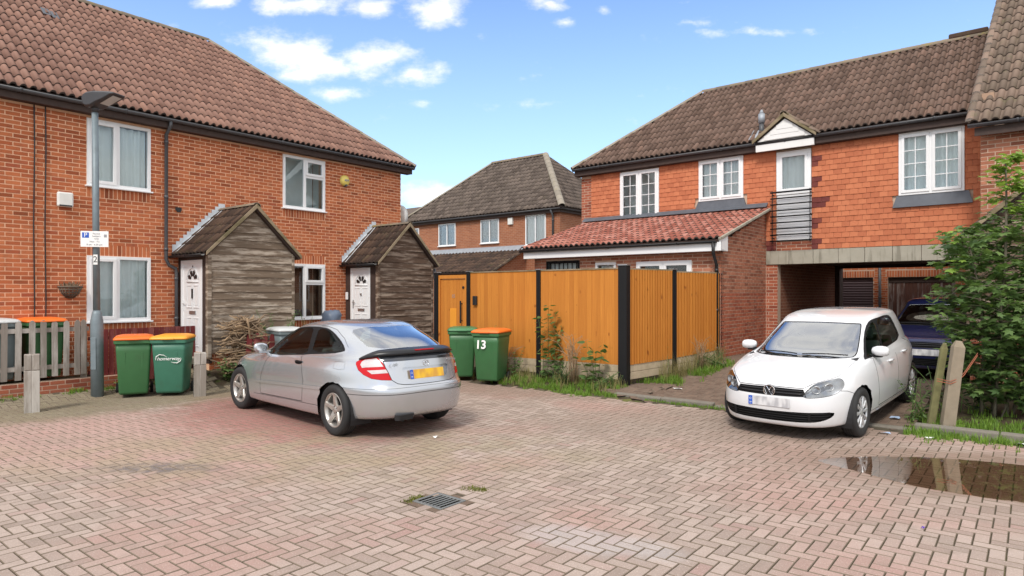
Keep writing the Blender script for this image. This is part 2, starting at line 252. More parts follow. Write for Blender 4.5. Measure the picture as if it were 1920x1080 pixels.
t=NT('block_edge'); c=t.mix(t.noise(2.2,5,.7),(.15,.118,.09),(.25,.20,.155)); t.set(c,.95,spec=.1)
t=NT('joint_sand'); c=t.mix(t.noise(3,5,.7),(.07,.06,.045),(.13,.11,.08)); c=t.mix(t.math('MULTIPLY',t.step(t.noise(1.3,5,.6),.5,.7),.7),c,(.16,.17,.045)); t.set(c,.95,spec=.1); t.bump(t.noise(120,3),.5,.004)
t=NT('drive_surface'); c=t.mix(t.noise(1.5,6,.7),(.19,.135,.10),(.12,.085,.065)); c=t.mix(t.math('MULTIPLY',t.step(t.noise(22,3,.6),.6,.7),.35),c,(.36,.29,.22)); t.set(c,.9,spec=.25); t.bump(t.noise(40,4),.5,.008)
t=NT('drive_blocks'); r=t.rnd(); c=t.ramp(r,[(0,(.13,.085,.065)),(.5,(.18,.125,.095)),(1,(.23,.16,.12))]); c=t.mix(t.math('MULTIPLY',t.noise(3,6,.7),.8),c,(.15,.11,.085)); t.set(c,.8,spec=.3); t.bump(t.noise(150,3),.4,.003)
t=NT('soil'); c=t.mix(t.noise(2.5,6,.7),(.12,.09,.06),(.05,.04,.028)); c=t.mix(t.math('MULTIPLY',t.step(t.noise(6,5,.7),.5,.65),.7),c,(.10,.13,.035)); t.set(c,.95,spec=.1); t.bump(t.noise(30,5),.8,.02)
t=NT('gravel_moss'); c=t.mix(t.noise(8,6,.75),(.24,.21,.13),(.12,.11,.055)); c=t.mix(t.math('MULTIPLY',t.step(t.noise(70,2),.6,.68),.7),c,(.55,.50,.42)); t.set(c,.95,spec=.1); t.bump(t.noise(60,4),.8,.012)
t=NT('water'); t.N.remove(t.bsdf); tr=t.n('ShaderNodeBsdfTransparent'); t.val(tr.inputs[0],(.80,.70,.60)); gl=t.n('ShaderNodeBsdfGlossy'); gl.inputs['Roughness'].default_value=.015; fr=t.n('ShaderNodeFresnel'); fr.inputs[0].default_value=1.33
bp=t.n('ShaderNodeBump'); bp.inputs['Strength'].default_value=.02; bp.inputs['Distance'].default_value=.01; t.link(t.noise(9,2),bp.inputs['Height']); t.link(bp.outputs[0],fr.inputs['Normal']); t.link(bp.outputs[0],gl.inputs['Normal'])
ms=t.n('ShaderNodeMixShader'); t.link(t.math('MULTIPLY',fr.outputs[0],.62,True),ms.inputs[0]); t.link(tr.outputs[0],ms.inputs[1]); t.link(gl.outputs[0],ms.inputs[2]); t.link(ms.outputs[0],t.out.inputs[0])
M=MATS
# ---------------- mesh helpers ----------------
class MB:
    def __init__(s): s.v=[];s.f=[];s.m=[];s.uv=None
    def add(s,vs,fs,mi=0):
        b=len(s.v); s.v+= [tuple(map(float,p)) for p in vs]; s.f+=[tuple(i+b for i in f) for f in fs]; s.m+=[mi]*len(fs); return s
    def box(s,x0,x1,y0,y1,z0,z1,mi=0):
        return s.add([(x0,y0,z0),(x1,y0,z0),(x1,y1,z0),(x0,y1,z0),(x0,y0,z1),(x1,y0,z1),(x1,y1,z1),(x0,y1,z1)],[(0,3,2,1),(4,5,6,7),(0,1,5,4),(1,2,6,5),(2,3,7,6),(3,0,4,7)],mi)
    def quad(s,a,b,c,d,mi=0): return s.add([a,b,c,d],[(0,1,2,3)],mi)
    def bar(s,p,q,w,h,mi=0,up=(0,0,1)):   # rectangular bar between two points
        p=Vector(p);q=Vector(q);d=(q-p).normalized();u=Vector(up)
        if abs(d.dot(u))>.98: u=Vector((1,0,0))
        a=d.cross(u).normalized(); b=a.cross(d).normalized(); a*=w/2; b*=h/2
        vs=[p-a-b,p+a-b,p+a+b,p-a+b,q-a-b,q+a-b,q+a+b,q-a+b]
        return s.add(vs,[(0,3,2,1),(4,5,6,7),(0,1,5,4),(1,2,6,5),(2,3,7,6),(3,0,4,7)],mi)
    def tube(s,path,r,n=8,mi=0,caps=True):
        P=[Vector(p) for p in path]; rr=r if isinstance(r,(list,tuple)) else [r]*len(P); b=len(s.v)
        pa=None
        for i,p in enumerate(P):
            d=(P[min(i+1,len(P)-1)]-P[max(i-1,0)]).normalized()
            if pa is None:
                u=Vector((0,0,1)) if abs(d.z)<.9 else Vector((1,0,0)); a=d.cross(u).normalized()
            else: a=(pa-d*pa.dot(d)).normalized()
            pa=a; c=d.cross(a)
            for k in range(n):
                t=2*math.pi*k/n; s.v.append(tuple(p+(a*math.cos(t)+c*math.sin(t))*rr[i]))
        for i in range(len(P)-1):
            for k in range(n):
                k2=(k+1)%n; s.f.append((b+i*n+k,b+i*n+k2,b+(i+1)*n+k2,b+(i+1)*n+k)); s.m.append(mi)
        if caps:
            s.f.append(tuple(b+k for k in range(n))[::-1]); s.m.append(mi); s.f.append(tuple(b+(len(P)-1)*n+k for k in range(n))); s.m.append(mi)
        return s
    def loft(s,rings,mi=0,caps=True,closed=True):
        b=len(s.v); n=len(rings[0])
        for r in rings: s.v+=[tuple(map(float,p)) for p in r]
        for i in range(len(rings)-1):
            for k in range(n if closed else n-1):
                k2=(k+1)%n; s.f.append((b+i*n+k,b+i*n+k2,b+(i+1)*n+k2,b+(i+1)*n+k)); s.m.append(mi)
        if caps:
            s.f.append(tuple(b+k for k in range(n))[::-1]); s.m.append(mi); s.f.append(tuple(b+(len(rings)-1)*n+k for k in range(n))); s.m.append(mi)
        return s
    def lathe(s,prof,n=32,axis='y',mi=0,c=(0,0,0)):
        b=len(s.v)
        for (r,h) in prof:
            for k in range(n):
                t=2*math.pi*k/n; a,d=r*math.cos(t),r*math.sin(t)
                p={'y':(a,h,d),'z':(a,d,h),'x':(h,a,d)}[axis]; s.v.append((p[0]+c[0],p[1]+c[1],p[2]+c[2]))
        for i in range(len(prof)-1):
            for k in range(n):
                k2=(k+1)%n; s.f.append((b+i*n+k,b+i*n+k2,b+(i+1)*n+k2,b+(i+1)*n+k)); s.m.append(mi)
        return s
    def prism(s,poly,h0,h1,T=lambda x,y,h:(x,y,h),mi=0):
        n=len(poly); return s.add([T(x,y,h0) for x,y in poly]+[T(x,y,h1) for x,y in poly],[tuple(range(n))[::-1],tuple(range(n,2*n))]+[(i,(i+1)%n,n+(i+1)%n,n+i) for i in range(n)],mi)
    def mesh(s,name,mats,smooth=False):
        me=bpy.data.meshes.new(name); me.from_pydata(s.v,[],s.f)
        for m in (mats if isinstance(mats,(list,tuple)) else [mats]): me.materials.append(M[m])
        if len(set(s.m))>1: me.polygons.foreach_set('material_index',s.m)
        if smooth: me.polygons.foreach_set('use_smooth',[True]*len(s.f))
        me.update(); return me
    def obj(s,name,mats,parent=None,smooth=False,bevel=0,**tags):
        return link(name,s.mesh(name,mats,smooth),parent,bevel=bevel,**tags)
def link(name,me,parent=None,mat=None,bevel=0,**tags):
    o=bpy.data.objects.new(name,me); COL.objects.link(o)
    if parent: o.parent=parent
    if mat is not None: o.matrix_local=mat
    for k,v in tags.items(): o[k]=v
    if bevel:
        b=o.modifiers.new('bevel','BEVEL'); b.width=bevel; b.segments=2; b.limit_method='ANGLE'; b.angle_limit=R(40)
    return o
def thing(name,label,cat,loc=(0,0,0),rz=0,group=None,rot=None):
    o=bpy.data.objects.new(name,None); COL.objects.link(o); o.location=loc; o.rotation_euler=rot or (0,0,rz); o.empty_display_size=.2
    o['label']=label; o['category']=cat
    if group: o['group']=group
    return o
def tag(o,label,cat,group=None):
    o['label']=label; o['category']=cat
    if group: o['group']=group
    return o
def struct(o): o['kind']='structure'; return o
def copy_tree(o,parent=None):
    c=o.copy(); COL.objects.link(c)
    if parent: c.parent=parent
    for ch in list(o.children): copy_tree(ch,c)
    return c
def boxuv(o,sc=1.0):   # metric UVs from the dominant axis
    me=o.data; uv=me.uv_layers.new(name='uv'); 
    for p in me.polygons:
        n=p.normal; ax=max(range(3),key=lambda i:abs(n[i]))
        for li in p.loop_indices:
            v=me.vertices[me.loops[li].vertex_index].co
            uv.data[li].uv={0:(v.y,v.z),1:(v.x,v.z),2:(v.x,v.y)}[ax]
    return o
def text_mesh(s,size,depth=.002,align='CENTER',shear=0,bold=0):
    cu=bpy.data.curves.new('txt','FONT'); cu.body=s; cu.size=size; cu.extrude=depth; cu.align_x=align; cu.align_y='CENTER'; cu.shear=shear; cu.offset=bold; cu.resolution_u=3
    o=bpy.data.objects.new('txt',cu); COL.objects.link(o); dg=bpy.context.evaluated_depsgraph_get(); me=bpy.data.meshes.new_from_object(o.evaluated_get(dg))
    bpy.data.objects.remove(o); return me
def text(name,s,size,mat,parent,M4,depth=.002,align='CENTER',shear=0,sx=1,bold=0):
    me=text_mesh(s,size,depth,align,shear,bold); me.materials.clear(); me.materials.append(M[mat]); 
    return link(name,me,parent,mat=M4@Matrix.Diagonal((sx,1,1,1)))
# frame of text: local x along a, local y up, facing n
def face(loc,a,n,up=(0,0,1)):
    a=Vector(a).normalized(); n=Vector(n).normalized(); u=n.cross(a); m=Matrix.Identity(4)
    for i in range(3): m[i][0]=a[i]; m[i][1]=u[i]; m[i][2]=n[i]; m[i][3]=loc[i]
    return m
# the two street-wall frames: x along the wall, y into the house, z up
OL=Vector((-7.963,12.228,0)); RL=R(51.5); OR=Vector((10.199,12.198,0)); RR=R(-39.9)
def WL(s,off,z=0): return OL+Vector((math.cos(RL)*s+math.sin(RL)*off,math.sin(RL)*s-math.cos(RL)*off,z))
def WR(s,off,z=0): return OR+Vector((math.cos(RR)*s+math.sin(RR)*off,math.sin(RR)*s-math.cos(RR)*off,z))
def px(p): return 960+1225*p[0]/max(p[1],.1), 549-1225*(p[2]-1.8)/max(p[1],.1)
def seen(p,m=30): u,v=px(p); return p[1]>.5 and -m<u<1920+m and -m<v<1080+m
def fastjoin(name,mats,vs,fs,parent=None,mi=None,smooth=False,**tags):
    me=bpy.data.meshes.new(name); me.from_pydata(vs,[],fs)
    for m in mats: me.materials.append(M[m])
    if mi is not None: me.polygons.foreach_set('material_index',mi)
    if smooth: me.polygons.foreach_set('use_smooth',[True]*len(fs))
    me.update(); return link(name,me,parent,**tags)
BUDGET=300
def scatter_parts(name,stuffname,base,items,parent,mats,PW,budget=BUDGET,minpx=0,smooth=False):
    """base: list of (verts,faces); items: list of (Matrix, base index, individual ok); nearest become parts, the rest one joined mesh"""
    meshes=[]
    for bb in base:
        b=MB(); b.add(bb[0],bb[1]); 
        if len(bb)>2: b.m=list(bb[2])
        meshes.append(b.mesh(name,mats,smooth))
    def key(it):
        p=PW@it[0].translation; return p.length if seen(p) else 1e6+p.length
    idx=sorted([i for i,it in enumerate(items) if it[2]],key=lambda i:key(items[i]))
    ind=set(i for i in idx[:budget] if key(items[i])<1e6)
    VS=[];FS=[];MI=[];nb=0
    arr=[(np.array(bb[0],float),bb[1],list(bb[2]) if len(bb)>2 else [0]*len(bb[1])) for bb in base]
    for i,(m4,bi,ok) in enumerate(items):
        if i in ind: link(name,meshes[bi],parent,mat=m4)
        else:
            a,fs,mi_=arr[bi]; MI+=mi_; mm=np.array(m4); q=a@mm[:3,:3].T+mm[:3,3]; VS.append(q); FS+= [tuple(j+nb for j in f) for f in fs]; nb+=len(a)
    if VS:
        V=np.concatenate(VS); return fastjoin(stuffname,mats,V.tolist(),FS,parent,MI,smooth=smooth,kind='stuff')
# ---- brickwork: T maps (a along wall, o outward, c up) to parent space
def T_front(y0=0): return Matrix(((1,0,0,0),(0,-1,0,y0),(0,0,1,0),(0,0,0,1)))
def brick_base(L,H,D=.02,proud=.0045):
    x,z=L/2-.0015,H/2-.001; e=.0015
    return ([(-x,-D,-z),(x,-D,-z),(x,-D,z),(-x,-D,z),(-x+e,proud,-z+e),(x-e,proud,-z+e),(x-e,proud,z-e),(-x+e,proud,z-e)],[(4,7,6,5),(0,4,5,1),(1,5,6,2),(2,6,7,3),(3,7,4,0)])
def brickwork(parent,PW,T,x0,x1,z0,z1,mat,openings=(),soldiers=(),clip=None,budget=BUDGET,stuffname='brickwork',name='brick',phase=0,mirror=False):
    """openings: (x0,x1,z0,z1); soldiers: same rects filled with bricks on end; clip(x,z)->bool"""
    items=[];base=[brick_base(.215,.065)]; cache={}
    def put(xa,xb,z):
        L=xb-xa
        if L<.02: return
        c=(xa+xb)/2
        if clip and not clip(c,z+.037): 
            return
        if abs(L-.215)<.002: bi=0;ok=True
        else:
            k=round(L,2)
            if k not in cache: base.append(brick_base(k,.065)); cache[k]=len(base)-1
            bi=cache[k]; ok=False
        items.append((T@Matrix.Translation((c,random.uniform(-.0015,.0015),z+.0375))@Matrix.Rotation(random.uniform(-.004,.004),4,'Y'),bi,ok))
    row=int(math.floor(z0/.075)); 
    while row*.075<z1-.03:
        z=row*.075; zc=z+.037
        if z>=z0-.04:
            blocks=[(o[0],o[1]) for o in list(openings)+list(soldiers) if o[2]-.01<zc<o[3]+.01]
            x=x0+(-.1125 if row%2 else 0)-phase
            while x<x1:
                a,b=max(x,x0)+.0, min(x+.215,x1)
                segs=[(a,b)]
                for (p,q) in blocks:
                    ns=[]
                    for (s,e) in segs:
                        if e<=p or s>=q: ns.append((s,e))
                        else:
                            if s<p: ns.append((s,p-.005))
                            if e>q: ns.append((q+.005,e))
                    segs=ns
                for s,e in segs: put(s,e,z)
                x+=.225
        row+=1
    for (a,b,c,d) in soldiers:
        n=max(1,round((b-a)/.075)); w=(b-a)/n; k=('s',round(w-.01,3),round(d-c-.01,3))
        if k not in cache: base.append(brick_base(w-.01,d-c-.01)); cache[k]=len(base)-1
        for i in range(n):
            items.append((T@Matrix.Translation((a+(i+.5)*w,0,(c+d)/2)),cache[k],True))
    return scatter_parts(name,stuffname,base,items,parent,[mat],PW,budget)
# ---- roof tiles with a bold roll. frame: a along eaves, b up the slope, n out of the roof
def tile_base(w,g,seg=6,h=.056,lap=.07,th=.016,pan=.24):
    L=g+lap; us=[0,w*pan*.5,w*pan]; hs=[.004,0,.004]
    for i in range(1,seg+1):
        t=i/seg; us.append(w*pan+(w*(1-pan))*t); hs.append(.004+h*math.sin(math.pi*t)**.6)
    n=len(us); lift=.024
    v=[]
    for (b,l) in ((0,lift),(L,.0)):
        for u,hh in zip(us,hs): v.append((u,b,hh+l))
    for u,hh in zip(us,hs): v.append((u,.0,max(hh*.86+lift-th-.014,-.008)))
    f=[(i,i+1,n+i+1,n+i) for i in range(n-1)]+[(2*n+i,2*n+i+1,i+1,i) for i in range(n-1)]
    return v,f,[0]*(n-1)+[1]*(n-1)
def roof_tiles(parent,PW,o,a,b,w,g,A,inside,mat,clampx=None,budget=BUDGET,seg=6,h=.056,rows=None,name='roof_tile',stuffname='roof_tiles',flip=False,jit=.004):
    """o origin at eaves, a unit along, b unit up-slope; A total length along; inside(x,y) with x along, y up slope"""
    a=Vector(a);b=Vector(b);n=a.cross(b)
    F=Matrix((( a.x,b.x,n.x,o[0]),(a.y,b.y,n.y,o[1]),(a.z,b.z,n.z,o[2]),(0,0,0,1)))
    base=tile_base(w,g,seg,h); me=None
    V0=np.array(base[0]); ind=[];VS=[];FS=[];nb=0
    cand=[]
    for r in range(rows):
        y=r*g
        for c in range(int(A/w)+1):
            x=c*w
            if inside(x+w*.5,y+g*.5): cand.append((x,y))
    def full(x,y): return all(inside(x+dx,y+dy) for dx in (.0,w) for dy in (0,g+.06))
    info=[]
    for (x,y) in cand:
        m=F@Matrix.Translation((x,y,random.uniform(0,jit)))@Matrix.Rotation(random.uniform(-.008,.008),4,'Z')
        p=PW@m.translation; info.append((m,p,x,y,(p.length if seen(p) else 1e6) if full(x,y) else 1e7))
    order=sorted(range(len(info)),key=lambda i:info[i][4]); pick=set(i for i in order[:budget] if info[i][4]<1e6)
    mb=MB(); mb.add(base[0],base[1]); mb.m=base[2]; me=mb.mesh(name,[mat,'tile_edge_shade'],True)
    Fi=F.inverted(); Fn=np.array(F)
    for i,(m,p,x,y,k) in enumerate(info):
        if i in pick: link(name,me,parent,mat=m)
        else:
            Fim=np.array(Fi@m); q=V0@Fim[:3,:3].T+Fim[:3,3]
            if clampx: q=clampx(q)
            q=q@Fn[:3,:3].T+Fn[:3,3]; VS.append(q); FS+=[tuple(j+nb for j in f) for f in base[1]]; nb+=len(V0)
    if VS: fastjoin(stuffname,[mat,'tile_edge_shade'],np.concatenate(VS).tolist(),FS,parent,list(base[2])*len(VS),smooth=True,kind='stuff')
def ridge_tiles(parent,p,q,mat,r=.12,L=.42,name='ridge_tile',up=(0,0,1),individual=True):
    p=Vector(p);q=Vector(q); d=q-p; n=max(1,round(d.length/L)); st=d/n; dn=d.normalized(); side=dn.cross(Vector(up)).normalized(); u=side.cross(dn)
    l=d.length/n; mb=MB(); rings=[]
    for t,rr in ((-.01,r*1.04),(l+.012,r*.97)):
        rings.append([(math.cos(R(a))*rr, t, math.sin(R(a))*rr*.85) for a in range(-8,190,22)])
    mb.loft(rings,caps=False,closed=False)
    # end lip
    r0=rings[0]; mb.loft([r0,[(x*.86,y,z*.86-.004) for x,y,z in r0]],caps=False,closed=False)
    me=mb.mesh(name,mat,True)
    for i in range(n):
        o=p+st*i; m=Matrix(((side.x,dn.x,u.x,o.x),(side.y,dn.y,u.y,o.y),(side.z,dn.z,u.z,o.z-.05),(0,0,0,1))); link(name,me,parent,mat=m)
def slab(parent,name,pts,th,mat):
    """flat sheet (roof underlay) with thickness downward along its normal"""
    P=[Vector(p) for p in pts]; n=(P[1]-P[0]).cross(P[2]-P[0]).normalized(); 
    if n.z<0: n=-n
    mb=MB(); k=len(P); mb.add(P+[p-n*th for p in P],[tuple(range(k)),tuple(range(k,2*k))[::-1]]+[(i,(i+1)%k,k+(i+1)%k,k+i) for i in range(k)]); return mb.obj(name,mat,parent)
# ---- window, in a wall frame: x along, y into the wall
def window(parent,x0,x1,z0,z1,lights,fr=.06,y=-.03,depth=.07,inner='curtain',room='room_dark',bars=None,sill=True,mullion=.07,name='window',glass='window_glass',mat='white_upvc',dp=.45):
    """lights: list of (fx0,fx1,fz0,fz1,opening) as fractions of the area inside the outer frame"""
    f=MB(); ya,yb=y,y+depth
    f.box(x0,x1,ya,yb,z0,z0+fr); f.box(x0,x1,ya,yb,z1-fr,z1); f.box(x0,x0+fr,ya,yb,z0+fr,z1-fr); f.box(x1-fr,x1,ya,yb,z0+fr,z1-fr)
    ix0,ix1,iz0,iz1=x0+fr,x1-fr,z0+fr,z1-fr; W,H=ix1-ix0,iz1-iz0
    fx=sorted(set([l[0] for l in lights]+[l[1] for l in lights]))[1:-1]
    w=f.obj(name,mat,parent,bevel=.004); hm=mullion/2
    for l in lights:
        a,b,c,d=ix0+W*l[0],ix0+W*l[1],iz0+H*l[2],iz0+H*l[3]
        if l[0]>0: a+=hm
        if l[1]<1: b-=hm
        if l[2]>0: c+=hm
        if l[3]<1: d-=hm
        if l[0]>0:
            mb=MB(); mb.box(ix0+W*l[0]-hm,ix0+W*l[0]+hm,ya+.002,yb-.002,c-(hm if l[2]>0 else 0),d+(hm if l[3]<1 else 0)); mb.obj('mullion',mat,w)
        if l[2]>0:
            mb=MB(); mb.box(a,b,ya+.003,yb-.003,iz0+H*l[2]-hm,iz0+H*l[2]+hm); mb.obj('transom',mat,w)
        if l[4]:
            q=.045; mb=MB(); s0,s1=ya-.018,ya+.03
            mb.box(a-.012,b+.012,s0,s1,c-.012,c+q); mb.box(a-.012,b+.012,s0,s1,d-q,d+.012); mb.box(a-.012,a+q,s0,s1,c+q,d-q); mb.box(b-q,b+.012,s0,s1,c+q,d-q)
            mb.obj('casement',mat,w,bevel=.004); a+=q;b-=q;c+=q;d-=q
        mb=MB(); mb.box(a,b,ya+.030,ya+.036,c,d); mb.obj('pane',glass,w)
        if bars:
            nx,nz=bars; mb=MB()
            for i in range(1,nx): mb.box(a+(b-a)*i/nx-.008,a+(b-a)*i/nx+.008,ya+.020,ya+.044,c,d)
            for i in range(1,nz): mb.box(a,b,ya+.018,ya+.046,c+(d-c)*i/nz-.008,c+(d-c)*i/nz+.008)
            mb.obj('glazing_bar',mat,w)
    if sill: mb=MB(); mb.box(x0-.03,x1+.03,ya-.05,yb,z0-.03,z0); mb.obj('sill',mat,w,bevel=.006)
    if inner:
        mb=MB(); n=max(12,int((ix1-ix0)/.022)); ring0=[];ring1=[]
        ph=random.random()*6
        for i in range(n+1):
            x=ix0+(ix1-ix0)*i/n; yy=yb+.06+.030*math.sin(i*.8+ph+1.5*math.sin(i*.17)); ring0.append((x,yy,iz0)); ring1.append((x,yy+.004,iz1))
        mb.loft([ring0,ring1],caps=False,closed=False); mb.obj('curtain',inner,w,True)
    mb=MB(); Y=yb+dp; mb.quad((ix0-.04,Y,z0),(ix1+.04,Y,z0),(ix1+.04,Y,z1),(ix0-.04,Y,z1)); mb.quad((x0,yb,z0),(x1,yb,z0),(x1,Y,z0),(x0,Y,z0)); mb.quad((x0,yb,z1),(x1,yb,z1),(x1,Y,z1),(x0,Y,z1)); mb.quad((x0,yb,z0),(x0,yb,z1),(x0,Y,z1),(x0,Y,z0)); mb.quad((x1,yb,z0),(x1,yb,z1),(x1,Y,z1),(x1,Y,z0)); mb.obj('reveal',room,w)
    return w
def wall_with_holes(parent,name,x0,x1,y0,y1,z0,z1,holes,mat):
    """solid wall of boxes around rectangular holes (x0,x1,z0,z1)"""
    mb=MB(); zs=sorted(set([z0,z1]+[h[2] for h in holes]+[h[3] for h in holes])); zs=[z for z in zs if z0<=z<=z1]
    for a,b in zip(zs,zs[1:]):
        zc=(a+b)/2; cur=x0
        for h in sorted([h for h in holes if h[2]<zc<h[3]]):
            if h[0]>cur: mb.box(cur,h[0],y0,y1,a,b)
            cur=max(cur,h[1])
        if cur<x1: mb.box(cur,x1,y0,y1,a,b)
    return mb.obj(name,mat,parent)
def gutter(parent,p,q,r=.058,mat='gutter_grey',name='gutter'):
    p=Vector(p);q=Vector(q);d=(q-p).normalized(); s=d.cross(Vector((0,0,1))); mb=MB(); rings=[]
    for o in (p,q):
        out=[o+s*(math.cos(R(a))*r)+Vector((0,0,math.sin(R(a))*r)) for a in range(180,361,20)]
        inn=[o+s*(math.cos(R(a))*(r-.006))+Vector((0,0,math.sin(R(a))*(r-.006))) for a in range(360,179,-20)]
        rings.append(out+inn)
    mb.loft(rings); g=mb.obj(name,mat,parent,True); L=(q-p).length; n=int(L/1.8)
    br=MB()
    for i in range(n+1):
        o=p+(q-p)*((i+.5)/(n+1)); o2=o+d*.035
        br.loft([[c+s*(math.cos(R(a))*(r+.006))+Vector((0,0,math.sin(R(a))*(r+.006))) for a in range(170,371,20)]+[c+s*(math.cos(R(a))*(r+.001))+Vector((0,0,math.sin(R(a))*(r+.001))) for a in range(370,169,-20)] for c in (o,o2)])
    br.obj('bracket',mat,g,True); return g
# ---------------- ground ----------------
def sst(a,b,x):
    t=min(1,max(0,(x-a)/(b-a))); return t*t*(3-2*t)
def offL(x,y): return (x-OL.x)*math.sin(RL)-(y-OL.y)*math.cos(RL)
def alL(x,y): return (x-OL.x)*math.cos(RL)+(y-OL.y)*math.sin(RL)
KX,KY=2.15,11.05
def kd(x,y): return (x-KX)*.641+(y-KY)*.767
def ks(x,y): return (x-KX)*.767-(y-KY)*.641
FC=(2.06,12.0)
def fd(x,y): return -(x-FC[0])*.641-(y-FC[1])*.767
def zg(x,y):
    d=min(max(kd(x,y),0),3.6); k=ks(x,y); w=sst(-1.6,-.5,k)
    z=(.02*sst(0,.1,d)+.01*d+.031*d*d)*w
    z+=(min(z,.23)-z)*sst(.4,1.1,k)
    s,o=alL(x,y),offL(x,y)
    e=sst(9.5,8,s)
    z=max(z,(.11*sst(1.6,.8,o)+.2*sst(.72,.45,o))*sst(2.2,1.2,s)*e,(.32*sst(2.3,1.35,o))*sst(.9,1.6,s)*e)
    f=fd(x,y)
    if k<0: z=max(z,.10*sst(1.2,.1,f)*sst(9,7,-k)*(1 if f>-6 else 0))
    return z
def axis(lo,hi,fine0,fine1,st):
    a=list(np.arange(fine0,fine1+1e-6,st)); x=fine1; s=st
    while x<hi: s*=1.35; x+=s; a.append(x)
    x=fine0; s=st; b=[]
    while x>lo: s*=1.35; x-=s; b.append(x)
    return b[::-1]+a
def sheet(name,xs,ys,dz,mat,keep=None,kind='structure'):
    v=[];idx={}
    f=[]
    for j,y in enumerate(ys):
        for i,x in enumerate(xs): v.append((x,y,zg(x,y)+dz))
    n=len(xs)
    for j in range(len(ys)-1):
        for i in range(n-1):
            if keep is None or keep((xs[i]+xs[i+1])/2,(ys[j]+ys[j+1])/2): f.append((j*n+i,j*n+i+1,(j+1)*n+i+1,(j+1)*n+i))
    used=sorted(set(k for q in f for k in q)); mp={k:i for i,k in enumerate(used)}
    return fastjoin(name,[mat],[v[k] for k in used],[tuple(mp[k] for k in q) for q in f],None,smooth=True,kind=kind)
sheet('ground',axis(-300,300,-12,12,.25),axis(-40,400,0,24,.25),-.035,'soil')
def paved(x,y,m=0):
    s,o=alL(x,y),offL(x,y)
    if kd(x,y)>-.12-m and ks(x,y)>-1.0: return False
    if s<1.5 and o<.95+m: return False
    if s>=1.5 and o<2.05+m: return False
    if fd(x,y)<1.0+m and ks(x,y)<.2: return False
    return True
def driveway(x,y): 
    k=ks(x,y); d=kd(x,y)
    if not(-.02<d<14 and k<3.9): return False
    # right of the short fence leg and the extension flank
    fx,fy=FC; ex,ey=4.31,13.6
    side=(ex-fx)*(y-fy)-(ey-fy)*(x-fx)
    return side<0 if d<3.3 else k>.08
xs=list(np.arange(-13,9.01,.2)); ys=list(np.arange(-2,16,.2))
road=sheet('road',xs,ys,-.012,'joint_sand',lambda x,y: paved(x,y,-.12))
drv=sheet('driveway',list(np.arange(-2,16,.2)),list(np.arange(4,32,.2)),-.006,'drive_surface',driveway)
# herringbone blocks 200 x 100, axes along the two house fronts
e1=Vector((math.cos(RL),math.sin(RL),0)); e2=Vector((math.cos(RR),math.sin(RR),0))
def herring(test,parent,mat,budget,top=0.0,name='paving_block',stuff='paving_blocks'):
    w=.1; g=.0030; c=.0045
    def base(L,W):
        x,y=L/2-g,W/2-g; d=.02
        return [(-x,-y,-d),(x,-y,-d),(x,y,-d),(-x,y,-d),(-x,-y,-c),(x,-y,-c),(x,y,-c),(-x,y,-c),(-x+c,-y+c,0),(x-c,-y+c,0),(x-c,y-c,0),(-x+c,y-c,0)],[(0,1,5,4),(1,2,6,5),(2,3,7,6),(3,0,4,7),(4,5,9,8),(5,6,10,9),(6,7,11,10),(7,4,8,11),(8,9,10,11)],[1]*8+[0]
    B=[base(.2,.1)]; items=[]
    F=Matrix(((e1.x,-e1.y,0,0),(e1.y,e1.x,0,0),(0,0,1,0),(0,0,0,1)))
    inv=np.array(F.inverted())
    N=90
    for i in range(-140,260):
        for j in range(-120,150):
            ox,oy=(i+2*j)*w,(-i+2*j)*w
            for (cx,cy,rot) in ((ox+.1,oy+.05,0),(ox+.25,oy+.1,1)):
                X=F[0][0]*cx+F[0][1]*cy; Y=F[1][0]*cx+F[1][1]*cy+6
                if Y<1.5 or abs(X)>Y*.98+1.6 or Y>16: continue
                if not test(X,Y): continue
                z=zg(X,Y)+top+random.uniform(-.0018,.0018)
                m=Matrix.Translation((X,Y,z))@F.to_3x3().to_4x4()
                if rot: m=m@Matrix.Rotation(R(90),4,'Z')
                e=.06; sx=(zg(X+e,Y)-zg(X-e,Y))/(2*e); sy=(zg(X,Y+e)-zg(X,Y-e))/(2*e)
                if abs(sx)+abs(sy)>.002: m=Matrix.Translation((X,Y,z))@Matrix.Rotation(math.atan(sy),4,'X')@Matrix.Rotation(-math.atan(sx),4,'Y')@Matrix.Translation((-X,-Y,-z))@m
                m=m@Matrix.Rotation(random.uniform(-.012,.012),4,'Z')@Matrix.Rotation(random.uniform(-.008,.008),4,'X')
                items.append((m,0,True))
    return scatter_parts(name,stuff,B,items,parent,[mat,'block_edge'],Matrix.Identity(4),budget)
DR=(-.63,5.66)
def near_drain(x,y):
    dx,dy=x-DR[0],y-DR[1]; a=dx*e1.x+dy*e1.y; b=dx*e2.x+dy*e2.y
    return abs(a)<.20 and abs(b)<.22
herring(lambda x,y: paved(x,y) and not near_drain(x,y) and not(kd(x,y)>-.2 and ks(x,y)>-.4),road,'block_paving',BUDGET)
herring(lambda x,y: driveway(x,y) and kd(x,y)<3.4 and kd(x,y)>.12,drv,'drive_blocks',0,.002,stuff='driveway_blocks')
